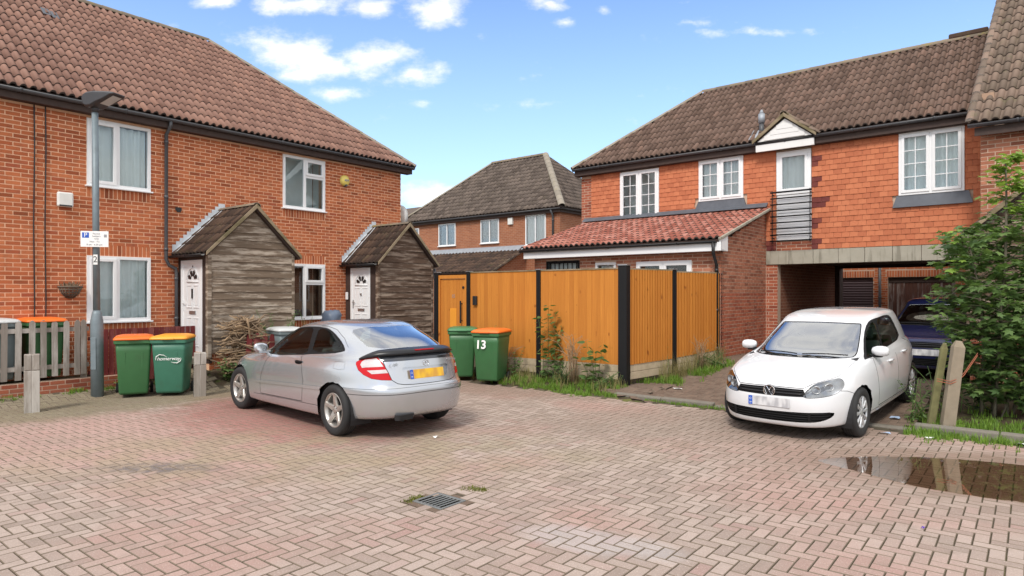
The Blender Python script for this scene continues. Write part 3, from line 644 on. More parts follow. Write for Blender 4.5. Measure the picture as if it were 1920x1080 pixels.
# kerb stones
kerb=bpy.data.objects.new('kerb',None); COL.objects.link(kerb); kerb['kind']='structure'
s=-.5; i=0
while s<9:
    L=.9; hgt=.06 if s<1.2 else (.03 if s<3.9 else .10)
    p=Vector((KX+.767*s,KY-.641*s,0)); q=Vector((KX+.767*(s+L-.012),KY-.641*(s+L-.012),0)); up=random.uniform(-.008,.008)
    mb=MB(); n=Vector((.641,.767,0))*.12
    zt=max(hgt,.0)+up
    mb.add([p+Vector((0,0,-.1)),q+Vector((0,0,-.1)),q+n+Vector((0,0,-.1)),p+n+Vector((0,0,-.1)),p+Vector((0,0,zt)),q+Vector((0,0,zt)),q+n+Vector((0,0,zt+.01)),p+n+Vector((0,0,zt+.01))],[(0,3,2,1),(4,5,6,7),(0,1,5,4),(1,2,6,5),(2,3,7,6),(3,0,4,7)])
    mb.obj('kerb_stone','concrete_kerb',kerb,bevel=.015); s+=L
# puddle: a skin of water lying over the blocks
def puddle():
    pts=[(3.30,7.03),(3.75,7.14),(4.3,7.16),(4.9,7.02),(5.4,6.75),(5.9,6.35),(6.2,5.8),(6.0,5.3),(5.4,5.10),(4.75,5.35),(4.35,5.62),(4.0,5.84),(3.72,6.12),(3.5,6.52),(3.32,6.85)]
    out=[]
    n=len(pts)
    for i in range(n):
        p0,p1,p2,p3=[Vector((*pts[(i+k-1)%n],0)) for k in range(4)]
        for t in np.linspace(0,1,9)[:-1]:
            q=.5*((2*p1)+(p2-p0)*t+(2*p0-5*p1+4*p2-p3)*t*t+(3*p1-p0-3*p2+p3)*t**3); out.append((q.x+random.uniform(-.012,.012),q.y+random.uniform(-.012,.012)))
    mb=MB(); c=(4.75,6.3)
    mb.add([(c[0],c[1],.0035)]+[(x,y,.0035) for x,y in out],[(0,i+1,(i+1)%len(out)+1) for i in range(len(out))]); return struct(mb.obj('puddle','water'))
puddle()
# drain: iron grating in a sunk frame
def drain():
    d=thing('drain_grating','rectangular iron drain grating set in the block paving','drain',(DR[0],DR[1],0)); d.rotation_euler=(0,0,RR)
    mb=MB(); mb.box(-.25,.25,-.22,.22,-.03,-.006); mb.obj('surround','drive_surface',d)
    mb=MB(); mb.box(-.175,.175,-.155,-.125,-.03,.002); mb.box(-.175,.175,.125,.155,-.03,.002); mb.box(-.175,-.150,-.125,.125,-.03,.002); mb.box(.150,.175,-.125,.125,-.03,.002); mb.obj('frame','cast_iron',d,bevel=.003)
    mb=MB(); mb.box(-.149,.149,-.124,.124,-.0075,-.006); mb.obj('gully','void',d)
    for i in range(6):
        x=-.107+i*.0428; mb=MB(); mb.box(x-.0085,x+.0085,-.125,.125,-.02,.0); mb.obj('grating_bar','cast_iron',d,bevel=.002)
drain()
# ---------------- shared house pieces ----------------
def pipe(parent,path,r=.034,mat='gutter_grey',name='downpipe'):
    p=MB(); p.tube(path,r,10); o=p.obj(name,mat,parent,True)
    col=MB()
    for a,b in zip(path,path[1:]):
        a=Vector(a);b=Vector(b); L=(b-a).length
        if L>1.2 and abs((b-a).normalized().z)>.9:
            for t in (.06,.5,.92):
                c=a+(b-a)*t; col.tube([c-Vector((0,0,.03)),c+Vector((0,0,.03))],r*1.22,10)
    if col.v: col.obj('pipe_collar',mat,o,True)
    return o
def front_door(parent,T,w,h,mat='white_upvc',knocker=True,box=False,num=None):
    """door in the XZ plane, x 0..w, z 0..h, outside toward -y; T places it"""
    d=MB(); d.box(.06,w-.06,0,.045,.05,h-.06); o=link('front_door',d.mesh('front_door',mat),parent,mat=T)
    f=MB(); f.box(0,.06,-.02,.06,0,h); f.box(w-.06,w,-.02,.06,0,h); f.box(.06,w-.06,-.02,.06,h-.06,h); f.box(.06,w-.06,-.02,.06,0,.05); f.obj('door_frame',mat,o,bevel=.004)
    cx=w/2+.03; a,b=cx-.26,cx+.26
    def panel(x0,x1,z0,z1):
        p=MB(); q=.022
        p.box(x0,x1,-.012,0,z0,z0+q);p.box(x0,x1,-.012,0,z1-q,z1);p.box(x0,x0+q,-.012,0,z0+q,z1-q);p.box(x1-q,x1,-.012,0,z0+q,z1-q); p.box(x0+.05,x1-.05,-.006,0,z0+.05,z1-.05); p.obj('door_panel',mat,o,bevel=.004)
    panel(a,cx-.03,h*.50,h*.74);panel(cx+.03,b,h*.50,h*.74);panel(a,cx-.03,h*.10,h*.40);panel(cx+.03,b,h*.10,h*.40)
    for k in range(4):
        t0,t1=R(180-8-k*45),R(180-37-k*45); p=MB(); pts=[(cx+math.cos(t)*r,h*.795+math.sin(t)*r) for t,r in ((t0,.075),(t0,.175),((t0+t1)/2,.20),(t1,.175),(t1,.075))]
        p.prism(pts,-.014,-.002,lambda x,z,y:(x,y,z)); p.obj('fanlight_pane','gloss_black',o)
    ar=MB(); ar.tube([(cx+math.cos(R(t))*.235,-.008,h*.795+math.sin(R(t))*.235) for t in range(0,181,15)],.009,6); ar.box(cx-.24,cx+.24,-.014,0,h*.765,h*.78); ar.obj('fanlight_moulding',mat,o,True)
    if knocker: p=MB(); p.box(cx-.03,cx+.03,-.02,0,h*.60,h*.70) if box else p.tube([(cx,-.03,h*.655),(cx,-.0,h*.655)],.03,10); p.obj('knocker','black_plastic' if box else 'steel',o)
    p=MB(); p.box(cx-.13,cx+.13,-.016,0,h*.435,h*.47); p.obj('letter_plate','steel',o,bevel=.003)
    p=MB(); p.box(.085,.115,-.012,0,h*.47,h*.58); p.tube([(.10,-.04,h*.55),(.20,-.045,h*.55)],.01,8); p.obj('door_handle','white_upvc' if box else 'steel',o,bevel=.002)
    if num: text('door_number',num,.09,'dark_mark',o,Matrix.Translation((cx,-.004,h*.93))@Matrix.Rotation(R(90),4,'X'))
    return o
def small_box(name,label,cat,M4,dims,mat,parent=None,bev=.01,group=None,extra=None):
    mb=MB(); x,y,z=dims; mb.box(-x/2,x/2,-y,0,-z/2,z/2); o=mb.obj(name,mat,parent,bevel=bev); o.matrix_world=M4
    if not parent: tag(o,label,cat,group)
    return o
# ---------------- left house ----------------
LH=thing('brick_house','long orange brick terrace house with pink-brown tiled roof on the left','house',OL,RL)
PL=Matrix.Translation(OL)@Matrix.Rotation(RL,4,'Z')
X0,X1=-3.6,7.78
win=[(0,1.13,3.82,5.08),(0,1.13,1.25,2.50),(4.09,5.26,3.82,5.08),(4.09,5.26,1.17,2.50)]
wall_with_holes(LH,'wall',X0,X1,0,.25,.0,5.2,win,'mortar_light')
e=MB(); e.box(X1-.25,X1,.25,7.4,0,5.2); e.box(X0,X1,7.4,7.6,0,5.2); e.obj('rear_walls','brick_far',LH)
sol=[(0,1.13,3.60,3.82),(0,1.13,2.50,2.72),(0,1.13,1.03,1.25),(4.09,5.26,3.60,3.82),(4.09,5.26,2.50,2.72),(4.09,5.26,.95,1.17)]
brickwork(LH,PL,T_front(),X0,X1,.15,5.13,'brick_orange',win,sol,stuffname='brickwork')
# return of the end wall, brick ends showing at the corner
two=[(0,.40,0,1,False),(.40,1,0,1,False)]
window(LH,0,1.13,3.82,5.08,[(0,.46,0,1,True),(.46,1,0,1,False)],inner='curtain'); window(LH,0,1.13,1.25,2.50,[(0,.46,0,1,True),(.46,1,0,1,False)],inner='curtain_grey')
window(LH,4.09,5.26,3.82,5.08,[(0,.5,0,1,False),(.5,1,0,.66,False),(.5,1,.66,1,True)],inner=None,room='curtain_grey'); window(LH,4.09,5.26,1.17,2.50,[(0,.5,0,1,False),(.5,1,0,.66,False),(.5,1,.66,1,True)],inner=None,room='room_brown')
mb=MB(); mb.box(X0,X1+.25,-.20,-.175,5.13,5.27); mb.obj('fascia','dark_timber',LH)
mb=MB(); mb.box(X0,X1+.25,-.174,.02,5.135,5.15); mb.obj('soffit','dark_timber',LH)
gutter(LH,(X0,-.245,5.305),(X1+.27,-.245,5.305))
def slope_roof(parent,PW,xa,xb,off,z0,rise_run,D,mat,hipR=None,hipL=None,w=.145,g=.335,**k):
    """roof plane over a wall frame: eaves at y=-off, ridge at y=D"""
    ty=D+off; zr=z0+ty*rise_run; L=math.hypot(ty,zr-z0); b=(0,ty/L,(zr-z0)/L); c=ty/L
    o=(xa,-off,z0); A=xb-xa
    def lim(y): return (xa if hipL is None else hipL+c*y),(xb if hipR is None else hipR-c*y)
    inside=lambda x,y: y<L and lim(y)[0]<=x+xa<=lim(y)[1]
    def clampx(q):
        lo=(0 if hipL is None else hipL-xa+c*q[:,1]) ; hi=(A if hipR is None else hipR-xa-c*q[:,1]); q=q.copy(); q[:,0]=np.clip(q[:,0],lo,hi); q[:,1]=np.minimum(q[:,1],L-.02); return q
    pts=[(lim(0)[0],-off,z0-.012),(lim(0)[1],-off,z0-.012),(lim(L)[1],D,zr-.012),(lim(L)[0],D,zr-.012)]
    slab(parent,'roof_deck',pts,.08,'dark_timber')
    roof_tiles(parent,PW,o,(1,0,0),b,w,g,A,inside,mat,clampx,rows=int(L/g)+1,**k)
    return zr,lim(L)
RP=math.tan(R(40))
zr,(ra,rb)=slope_roof(LH,PL,X0,X1+.3,.24,5.33,RP,3.7,'tile_pinkbrown',hipR=X1+.3)
ridge_tiles(LH,(X0,3.7,zr+.05),(rb,3.7,zr+.05),'ridge_moss',.11); ridge_tiles(LH,(X1+.3,-.24,5.38),(rb,3.7,zr+.05),'ridge_grey',.105,name='hip_tile')
slab(LH,'hip_slope',[(X1+.3,-.24,5.30),(X1+.3,7.64,5.30),(rb,3.7,zr)],.06,'tile_pinkbrown'); slab(LH,'rear_slope',[(X0,7.64,5.3),(X1+.3,7.64,5.3),(rb,3.7,zr),(X0,3.7,zr)],.06,'tile_pinkbrown')
pipe(LH,[(1.42,-.245,5.27),(1.42,-.245,5.17),(1.41,-.07,5.02),(1.41,-.06,2.48),(1.47,-.06,2.36),(1.60,-.06,2.30),(1.615,-.06,2.20),(1.615,-.06,.35)])
for x in (-.83,-.66):   # two cables running down the wall
    mb=MB(); mb.tube([(x,-.03,5.15),(x+.01,-.025,4.4),(x-.005,-.025,3),(x+.01,-.025,1.7),(x,-.025,.4)],.011,6); mb.obj('cable','black_plastic',LH)
mb=MB(); mb.box(1.62,1.74,-.02,0,3.50,3.57); mb.box(1.64,1.72,-.03,-.02,3.47,3.50); mb.obj('air_vent','black_plastic',LH)
g_=MB(); kx,ky=3.62,3.55; c_,s_=3.94/5.145,3.306/5.145
for (dx,w_) in ((0,.15),(.16,.13)): g_.add([(X0+kx+dx,-.24+c_*(ky-dx*.4),5.33+s_*(ky-dx*.4)+.09),(X0+kx+dx+w_,-.24+c_*(ky-dx*.4),5.33+s_*(ky-dx*.4)+.09),(X0+kx+dx+w_,-.24+c_*(ky+.3-dx*.4),5.33+s_*(ky+.3-dx*.4)+.095),(X0+kx+dx,-.24+c_*(ky+.3-dx*.4),5.33+s_*(ky+.3-dx*.4)+.095)],[(0,1,2,3)])
g_.obj('slipped_tile_gap','lead_dark',LH)  # dark sheets added over the tiles, standing in for a slipped-tile gap
o=small_box('alarm_box','white alarm box on the orange brick wall left of the upper window','alarm box',PL@Matrix.Translation((-.36,-.012,3.50)),(.26,.07,.27),'alarm_white',bev=.03)
mb=MB(); mb.box(-.1,.1,-.075,-.068,-.125,-.10); mb.obj('lens_strip','gloss_black',o)
o=thing('alarm_siren','round yellow alarm siren high on the brick wall beside the upper right window','alarm siren',PL@Vector((5.85,-.012,4.68)),RL); mb=MB(); mb.lathe([(0,-.08),(.09,-.075),(.135,-.045),(.14,0)],24,'y'); mb.obj('siren_cover','alarm_yellow',o,True)
text('siren_lettering','ADT',.07,'blue_mark',o,Matrix.Translation((0.02,-.083,0))@Matrix.Rotation(R(90),4,'X'))
mb=MB(); mb.tube([(0,-.1,-.13),(0,0,-.13)],.03,8); mb.obj('siren_bracket','gutter_grey',o)
# satellite dish on the far end wall
o=thing('satellite_dish','pale satellite dish on the end wall of the left house','satellite dish',PL@Vector((7.80,.35,3.98)),RL)
mb=MB(); mb.lathe([(0,.0),(.12,.015),(.24,.055),(.33,.11),(.335,.11),(.24,.045),(.0,-.01)],28,'x',c=(.16,0,0)); dsh=mb.obj('dish','dish_white',o,True); 
mb=MB(); mb.tube([(0,0,-.1),(.08,0,-.1),(.16,0,0)],.018,8); mb.obj('mount','gutter_grey',o); mb=MB(); mb.tube([(.18,0,-.3),(.45,0,-.12)],.012,6); mb.box(.42,.5,-.03,.03,-.14,-.08); mb.obj('receiver_arm','gutter_grey',o)
# hanging half-basket
o=thing('wall_basket','wicker half basket planter hung on the brick wall left of the lower window','basket',PL@Vector((-.27,0,1.86)),RL)
mb=MB()
for i in range(5):
    r=.19-.022*i-.004*i*i; z=.05-.05*i; mb.tube([(math.cos(R(a))*r,-.0-math.sin(R(a))*r*.95,z) for a in range(0,181,15)],.016,6)
for a in range(10,180,20): mb.tube([(math.cos(R(a))*.19,-math.sin(R(a))*.18,.05),(math.cos(R(a))*.14,-math.sin(R(a))*.13,-.07),(math.cos(R(a))*.06,-math.sin(R(a))*.05,-.15)],.010,5)
mb.obj('basket','basket',o,True); mb=MB()
for k in range(60):
    a=random.uniform(0,180);r=random.uniform(0,.17); p=Vector((math.cos(R(a))*r,-math.sin(R(a))*r,.03)); mb.tube([p,p+Vector((random.uniform(-.05,.05),random.uniform(-.05,.03),random.uniform(.03,.12)))],.007,4)
mb.obj('dead_plants','twig',o)
# ---------------- porches ----------------
def clip_gable(xl,xr,xm,ze,za,z): # x-range of a gable at height z
    if z<=ze: return xl,xr
    t=(z-ze)/(za-ze); return xl+(xm-xl)*t, xr+(xm-xr)*t
def porch(label,base,rot,PWb,xl,xr,xm,ze,za,front,door,zb,wood1,zfl,tilem='tile_darkbrown',oh=.13,cat='porch',dw=(.12,1.02),num=None,knock=False,leftdoor=True,plinth='brick_orange'):
    P=thing('timber_porch',label,cat,base,rot); W=xr-xl
    # boards on the gable front
    z=zb; ex=.150; k=0
    while z<za-.05:
        z1=min(z+ex,za-.01)
        a0,b0=clip_gable(xl,xr,xm,ze,za,z); a1,b1=clip_gable(xl,xr,xm,ze,za,z1+.015)
        if b0-a0<.06: break
        a1=max(a1,a0);b1=max(min(b1,b0),a1+.01); j=random.uniform(-.003,.003); y0=-front-.026+j; y1=-front-.006
        mb=MB(); mb.add([(a0,y0,z),(b0,y0,z),(b0,-front+.01,z),(a0,-front+.01,z),(a1,y1,z1+.015),(b1,y1,z1+.015),(b1,-front+.01,z1+.015),(a1,-front+.01,z1+.015)],[(0,3,2,1),(4,5,6,7),(0,1,5,4),(1,2,6,5),(2,3,7,6),(3,0,4,7)])
        mb.obj('weatherboard',wood1,P); z+=ex; k+=1
    mb=MB(); mb.prism([(xl+.02,zb),(xr-.02,zb),(xr-.02,ze),(xm,za-.03),(xl+.02,ze)],-front+.012,-front+.03,lambda x,z,y:(x,y,z)); mb.obj('gable_sheathing','dark_paint',P)
    # corner posts and right side
    mb=MB(); mb.box(xl-.04,xl+.035,-front-.035,-front+.06,zb-.1,ze+.02); mb.obj('corner_post',wood1,P,bevel=.004); mb=MB(); mb.box(xr-.035,xr+.03,-front-.035,-front+.06,zb-.1,ze+.02); mb.obj('corner_post',wood1,P,bevel=.004)
    z=zb
    while z<ze: mb=MB(); mb.box(xr-.01,xr+.018,-front+.06,-.0,z,z+ex-.008); mb.obj('weatherboard',wood1,P); z+=ex
    # door side (left)
    if leftdoor:
        mb=MB(); mb.box(xl,xl+.06,-dw[0]+.0,0,zb-.2,ze); mb.box(xl,xl+.06,-front,-dw[1],zb-.2,ze); mb.box(xl,xl+.06,-dw[1],-dw[0],zfl+1.93,ze); mb.obj('door_side_wall','dark_timber',P)
        T=Matrix(((0,1,0,xl+.015),(-1,0,0,-dw[0]),(0,0,1,zfl),(0,0,0,1)))
        front_door(P,T,dw[1]-dw[0],1.93,'white_upvc',True,not knock,num)
        mb=MB(); mb.box(xl-.25,xl+.0,-dw[1]-.05,-dw[0],zfl-.12,zfl); mb.obj('door_step','concrete',P,bevel=.01)
    # plinth
    if plinth: 
        mb=MB(); mb.box(xl+.01,xr-.01,-front+.02,0,.05,zb); mb.obj('plinth','mortar_light',P)
        brickwork(P,PWb,T_front(-front+.02),xl+.01,xr-.01,.12,zb-.04,plinth,budget=60,stuffname='plinth_bricks')
    # roof slopes
    s=(za-ze)/(xm-xl); ang=math.atan(s); eL=xl-oh; zeL=ze-oh*s+.05; zt=za+.05
    Ls=(xm-eL)/math.cos(ang); ca,sa=math.cos(ang),math.sin(ang); dep=front+.12
    slab(P,'roof_deck',[(eL,0,zeL-.012),(eL,-dep,zeL-.012),(xm,-dep,zt-.012),(xm,0,zt-.012)],.05,'dark_timber'); eR=xr+oh
    slab(P,'roof_deck',[(xm,0,zt-.012),(xm,-dep,zt-.012),(eR,-dep,zeL-.012),(eR,0,zeL-.012)],.05,'dark_timber')
    ins=lambda x,y: 0<=x<=dep+.02 and y<Ls
    def cl(q): q=q.copy(); q[:,1]=np.minimum(q[:,1],Ls); q[:,0]=np.clip(q[:,0],0,dep+.03); return q
    roof_tiles(P,PWb,(eL,0,zeL),(0,-1,0),(ca,0,sa),.15,.285,dep,ins,tilem,cl,rows=int(Ls/.285)+1,h=.04)
    roof_tiles(P,PWb,(eR,-dep,zeL),(0,1,0),(-ca,0,sa),.178,.285,dep,ins,tilem,cl,rows=int(Ls/.285)+1,budget=0,h=.035)
    ridge_tiles(P,(xm,-dep-.03,zt+.045),(xm,0,zt+.045),'ridge_moss',.085,L=.36)
    # verge boards
    for sg,xe in ((-1,eL),(1,eR)):
        mb=MB(); mb.add([(xe,-dep-.045,zeL-.04),(xe,-dep-.02,zeL-.04),(xe,-dep-.02,zeL+.035),(xe,-dep-.045,zeL+.035),(xm,-dep-.045,zt-.05),(xm,-dep-.02,zt-.05),(xm,-dep-.02,zt+.045),(xm,-dep-.045,zt+.045)],[(0,3,2,1),(4,5,6,7),(0,1,5,4),(1,2,6,5),(2,3,7,6),(3,0,4,7)]); mb.obj('verge_board','verge_wood',P,bevel=.004)
    gutter(P,(eL-.04,0,zeL-.01),(eL-.04,-dep+.03,zeL-.01),.045,'black_plastic')
    # stepped lead flashing on the house wall
    mb=MB(); n=14
    for sg,xe in ((-1,eL),(1,eR)):
        for i in range(n):
            t0,t1=i/n,(i+1)/n; xa,xb=xe+(xm-xe)*t0,xe+(xm-xe)*t1; za_,zb_=zeL+(zt-zeL)*t0,zeL+(zt-zeL)*t1
            mb.add([(xa,-.016,za_+.01),(xb,-.016,zb_+.01),(xb,-.016,zb_+.10+(zb_-za_)*.8),(xa,-.016,zb_+.10+(zb_-za_)*.8)],[(0,1,2,3)])
            mb.add([(xa,-.017,za_+.055),(xb,-.017,zb_+.055),(xb-.0,-.17,zb_+.062),(xa,-.17,za_+.062)],[(0,1,2,3)])
    mb.obj('flashing','lead_pale',P)
    return P
porch('weathered timber porch with mossy roof and white door, nearer the street lamp',OL,RL,PL,1.68,3.52,2.60,2.64,3.53,1.29,True,.62,'weathered_board',.53,num='4')
porch('weathered timber porch with grey-white door, at the far corner of the left house',OL,RL,PL,5.90,7.72,6.81,2.60,3.50,1.29,True,.62,'weathered_brown',.50,dw=(.20,.98),knock=True)
o=small_box('door_entry_box','small white entry box beside the far porch door','entry box',PL@Matrix.Translation((5.885,-.09,1.72))@Matrix.Rotation(R(-90),4,'Z'),(.09,.03,.19),'white_upvc')
mb=MB(); mb.tube([(7.86,-1.25,2.45),(7.86,-1.28,2.2),(7.86,-1.28,.3)],.035,8); o=mb.obj('waste_pipe','gutter_grey'); o.matrix_world=PL; tag(o,'dark grey pipe standing between the far porch and the orange gate','pipe')
mb=MB(); mb.bar((3.64,-.95,.35),(3.56,-1.1,2.45),.06,.03); o=mb.obj('leaning_plank','weathered_board'); o.matrix_world=PL; tag(o,'grey plank leaning against the right edge of the nearer porch','plank')
# ---------------- right house ----------------
RH=thing('brick_house','house hung with orange tiles above a passage, with gable over a juliet balcony','house',OR,RR)
PR=Matrix.Translation(OR)@Matrix.Rotation(RR,4,'Z')
wins=[(-9.34,-8.16,3.78,5.13),(-7.04,-5.90,4.12,5.16),(-2.59,-1.44,3.85,5.16),(-5.11,-4.34,3.01,5.11)]
E0,E1=-10.65,-1.12
wall_with_holes(RH,'wall',E0,E1,0,.22,2.52,5.3,wins,'mortar_grey')
wall_with_holes(RH,'ground_floor_wall',E0,-5.1,0,.22,0,2.46,[],'mortar_grey')
mb=MB(); mb.box(E0,E0+.22,.22,5.4,0,5.3); mb.box(E0,E1,5.2,5.4,2.62,5.3); mb.box(E0,-5.1,5.2,5.4,0,2.62); o=mb.obj('rear_walls','brick_far',RH)
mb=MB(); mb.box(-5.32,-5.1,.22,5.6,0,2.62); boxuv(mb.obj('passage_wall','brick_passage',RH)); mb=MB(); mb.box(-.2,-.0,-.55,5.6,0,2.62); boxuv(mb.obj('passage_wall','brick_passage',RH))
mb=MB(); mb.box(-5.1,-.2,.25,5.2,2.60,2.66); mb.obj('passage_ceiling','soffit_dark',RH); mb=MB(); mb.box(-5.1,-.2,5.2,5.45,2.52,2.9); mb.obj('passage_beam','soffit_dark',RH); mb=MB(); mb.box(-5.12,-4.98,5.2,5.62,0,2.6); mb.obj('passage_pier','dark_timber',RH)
brickwork(RH,PR,T_front(),E0,-10.30,2.4,5.13,'brick_red',stuffname='corner_brickwork',budget=110)
brickwork(RH,PR,T_front(),-5.36,-5.1,.2,2.46,'brick_red',stuffname='pier_brickwork',budget=90,phase=.05)
# brick panel under the balcony door
brickwork(RH,PR,T_front(),-5.12,-4.33,2.80,3.0,'brick_red',stuffname='apron_bricks',budget=12)
def hung_tiles(parent,PW,x0,x1,z0,z1,openings,mat,budget,dark=None,y=-.012,w=.165,g=.118):
    ww,gg=w-.004,g+.012
    v=[(-ww/2,-.026,0),(ww/2,-.026,0),(ww/2,-.014,gg),(-ww/2,-.014,gg),(-ww/2,-.012,0),(ww/2,-.012,0),(ww/2,0,gg),(-ww/2,0,gg),(0,-.029,.002),(0,-.017,gg)]
    f=[(0,8,9,3),(8,1,2,9),(4,5,1,8,0),(3,9,2,6,7),(0,3,7,4),(5,6,2,1)]
    base=[(v,f)]; items={'n':[], 'd':[]}; cache={}; r=0
    while z0+r*g<z1-.02:
        z=z0+r*g; x=x0+(w/2 if r%2 else 0)-w/2
        while x<x1+w:
            a,b=max(x-w/2,x0),min(x+w/2,x1)
            segs=[(a,b)] if b>a else []
            for o in openings:
                if o[2]-g*.35<z+g*.5<o[3]+g*.35:
                    ns=[]
                    for s,e in segs:
                        if e<=o[0] or s>=o[1]: ns.append((s,e))
                        else:
                            if s<o[0]: ns.append((s,o[0]))
                            if e>o[1]: ns.append((o[1],e))
                    segs=ns
            for s,e in segs:
                if e-s<.03: continue
                c=(s+e)/2; L=round((e-s)/w,2); bi=0; ok=True
                if L<.98:
                    ok=False
                    if L not in cache: base.append(([(p[0]*L,p[1],p[2]) for p in v],f)); cache[L]=len(base)-1
                    bi=cache[L]
                hgt=min(1,(z1-z)/g)
                key='d' if (dark and dark(c,z)) else 'n'
                items[key].append((Matrix.Translation((c,y+random.uniform(-.002,.002),z+random.uniform(-.002,.002)))@Matrix.Rotation(random.uniform(-.012,.012),4,'Y')@Matrix.Diagonal((1,1,hgt if hgt<.9 else 1,1)),bi,ok and hgt>.9))
            x+=w
        r+=1
    scatter_parts('hung_tile','tile_hanging',base,items['n'],parent,[mat],PW,budget)
    if items['d']: scatter_parts('hung_tile','dark_tile_hanging',base,items['d'],parent,['tile_hung_dark'],PW,30)
def dk(x,z):
    k=int((z-2.79)/.118)
    if -4.34<x<-4.02: return (x<-4.18 and k%4 in (0,1)) or k in (8,9)
    return x<-5.1 and z<3.0 or (random.random()<.02 and z<3.5 and x>-3.8)
hung_tiles(RH,PR,-10.30,-1.14,2.80,5.16,[wins[0],wins[1],wins[2],(-5.12,-4.33,2.7,5.3),(-10.3,-5.36,2.6,3.76),(-7.14,-5.81,3.90,4.14),(-2.70,-1.30,3.62,3.87)],'tile_hung',BUDGET,dk)
bb=(2,4)
window(RH,*wins[0],[(0,.5,0,1,True),(.5,1,0,1,True)],y=-.06,inner=None,room='net',bars=bb,sill=False)
window(RH,*wins[1],[(0,.5,0,1,True),(.5,1,0,1,True)],y=-.06,inner='net',bars=(2,3),sill=False)
window(RH,*wins[2],[(0,.5,0,1,True),(.5,1,0,1,True)],y=-.06,inner='curtain',bars=bb,sill=False)
for (a,b,c,d,ov) in ((-7.14,-5.81,3.87,4.12,.08),(-2.70,-1.30,3.60,3.85,.07)):
    mb=MB(); mb.add([(a,-.09,c),(b,-.09,c),(b-ov,-.045,d),(a+ov,-.045,d),(a,-.02,c),(b,-.02,c),(b-ov,-.0,d),(a+ov,0,d)],[(0,1,2,3),(0,4,5,1),(1,5,6,2),(3,7,4,0),(2,6,7,3)]); mb.obj('lead_apron','lead_dark',RH)
mb=MB(); mb.box(-9.36,-8.14,-.1,-.02,3.70,3.775); mb.obj('lead_apron','lead_dark',RH)
# balcony door: glazed above, ribbed white panel below, railing in front
bd=window(RH,-5.11,-4.34,4.10,5.11,[(0,1,0,1,True)],y=-.05,inner='net',sill=False,name='balcony_door',fr=.09)
mb=MB(); mb.box(-5.11,-4.34,-.02,.05,3.01,4.10); mb.obj('lower_panel','ribbed_white',bd)
for i in range(10): z=3.02+i*.108; mb=MB(); mb.box(-5.09,-4.36,-.035,-.02,z,z+.092); mb.obj('panel_rib','ribbed_white',bd,bevel=.004)
rl=thing('balcony_railing','black metal juliet railing across the white balcony door','railing',PR@Vector((-4.73,-.2,2.98)),RR)
for i in range(9): z=.03+i*.142; mb=MB(); mb.tube([(-.47,0,z),(.45,0,z)],.017 if i<8 else .021,8); mb.obj('rail','black_trim',rl,True)
for x in (-.43,.41): mb=MB(); mb.bar((x,.01,-.02),(x,.01,1.20),.035,.012); mb.obj('upright','black_trim',rl); 
for x in (-.43,.41):
    for z in (.1,.62,1.12): mb=MB(); mb.bar((x,.0,z),(x,.17,z),.012,.02); mb.obj('bracket','black_trim',rl)
# concrete beam over the passage, cast in blocks
n=8
for i in range(n):
    a=-5.36+i*(4.24/n); mb=MB(); mb.box(a+.004,a+4.24/n-.004,-.035+random.uniform(-.004,.004),.25,2.47,2.79); mb.obj('concrete_lintel','concrete',RH,bevel=.006)
mb=MB(); mb.box(E0-.12,E1,-.19,-.165,5.17,5.33); mb.obj('fascia','dark_timber',RH); mb=MB(); mb.box(E0-.12,E1,-.164,.02,5.16,5.175); mb.obj('soffit','dark_timber',RH)
gutter(RH,(E0-.15,-.235,5.36),(-5.52,-.235,5.36)); gutter(RH,(-4.22,-.235,5.36),(E1-.06,-.235,5.36)); gutter(RH,(-5.52,-.245,5.34),(-4.22,-.245,5.34),.045,'black_plastic')
zr2,(la,lb)=slope_roof(RH,PR,E0-.17,-.4,.22,5.39,RP,2.55,'tile_brown',hipL=E0-.17)
ridge_tiles(RH,(la,2.55,zr2+.045),(-.4,2.55,zr2+.045),'ridge_moss',.105); ridge_tiles(RH,(la,2.55,zr2+.045),(E0-.17,-.22,5.43),'ridge_grey',.10,name='hip_tile')
slab(RH,'hip_slope',[(E0-.17,-.22,5.36),(E0-.17,5.32,5.36),(la,2.55,zr2)],.06,'tile_brown'); slab(RH,'rear_slope',[(E0-.17,5.32,5.36),(-.4,5.32,5.36),(-.4,2.55,zr2),(la,2.55,zr2)],.06,'tile_brown')
mb=MB(); mb.box(-1.98,-1.22,2.45,2.68,zr2+.04,zr2+.16); mb.obj('ridge_vent','tile_darkbrown',RH,bevel=.03)
# gablet over the balcony door
gl=MB(); gl.prism([(-5.48,5.37),(-4.26,5.37),(-4.85,5.83)],-.27,-.24,lambda x,z,y:(x,y,z)); g=gl.obj('gablet','white_paint',RH)
for i in range(4):
    z=5.38+i*.11; a,b=clip_gable(-5.46,-4.28,-4.85,5.36,5.84,z+.09); 
    if b-a>.1: mb=MB(); mb.box(a,b,-.285,-.27,z,z+.10); mb.obj('gablet_board','white_paint',g,bevel=.003)
mb=MB(); mb.box(-5.52,-4.22,-.26,-.20,5.14,5.32); mb.obj('white_fascia','white_paint',RH)
for xe,sg in ((-5.58,1),(-4.16,-1)):
    xm=-4.86; mb=MB(); mb.add([(xe,-.34,5.33),(xe,-.30,5.33),(xe,-.30,5.40),(xe,-.34,5.40),(xm,-.34,5.87),(xm,-.30,5.87),(xm,-.30,5.96),(xm,-.34,5.96)],[(0,3,2,1),(4,5,6,7),(0,1,5,4),(1,2,6,5),(2,3,7,6),(3,0,4,7)]); mb.obj('verge_board','verge_wood',g)
s1=.55/.72; a1=math.atan(s1)
roof_tiles(RH,PR,(-5.60,.75,5.36),(0,-1,0),(math.cos(a1),0,math.sin(a1)),.17,.28,1.06,lambda x,y:0<=x<=1.08 and y<.93,'tile_mossy',rows=4,budget=20,stuffname='gablet_tiles')
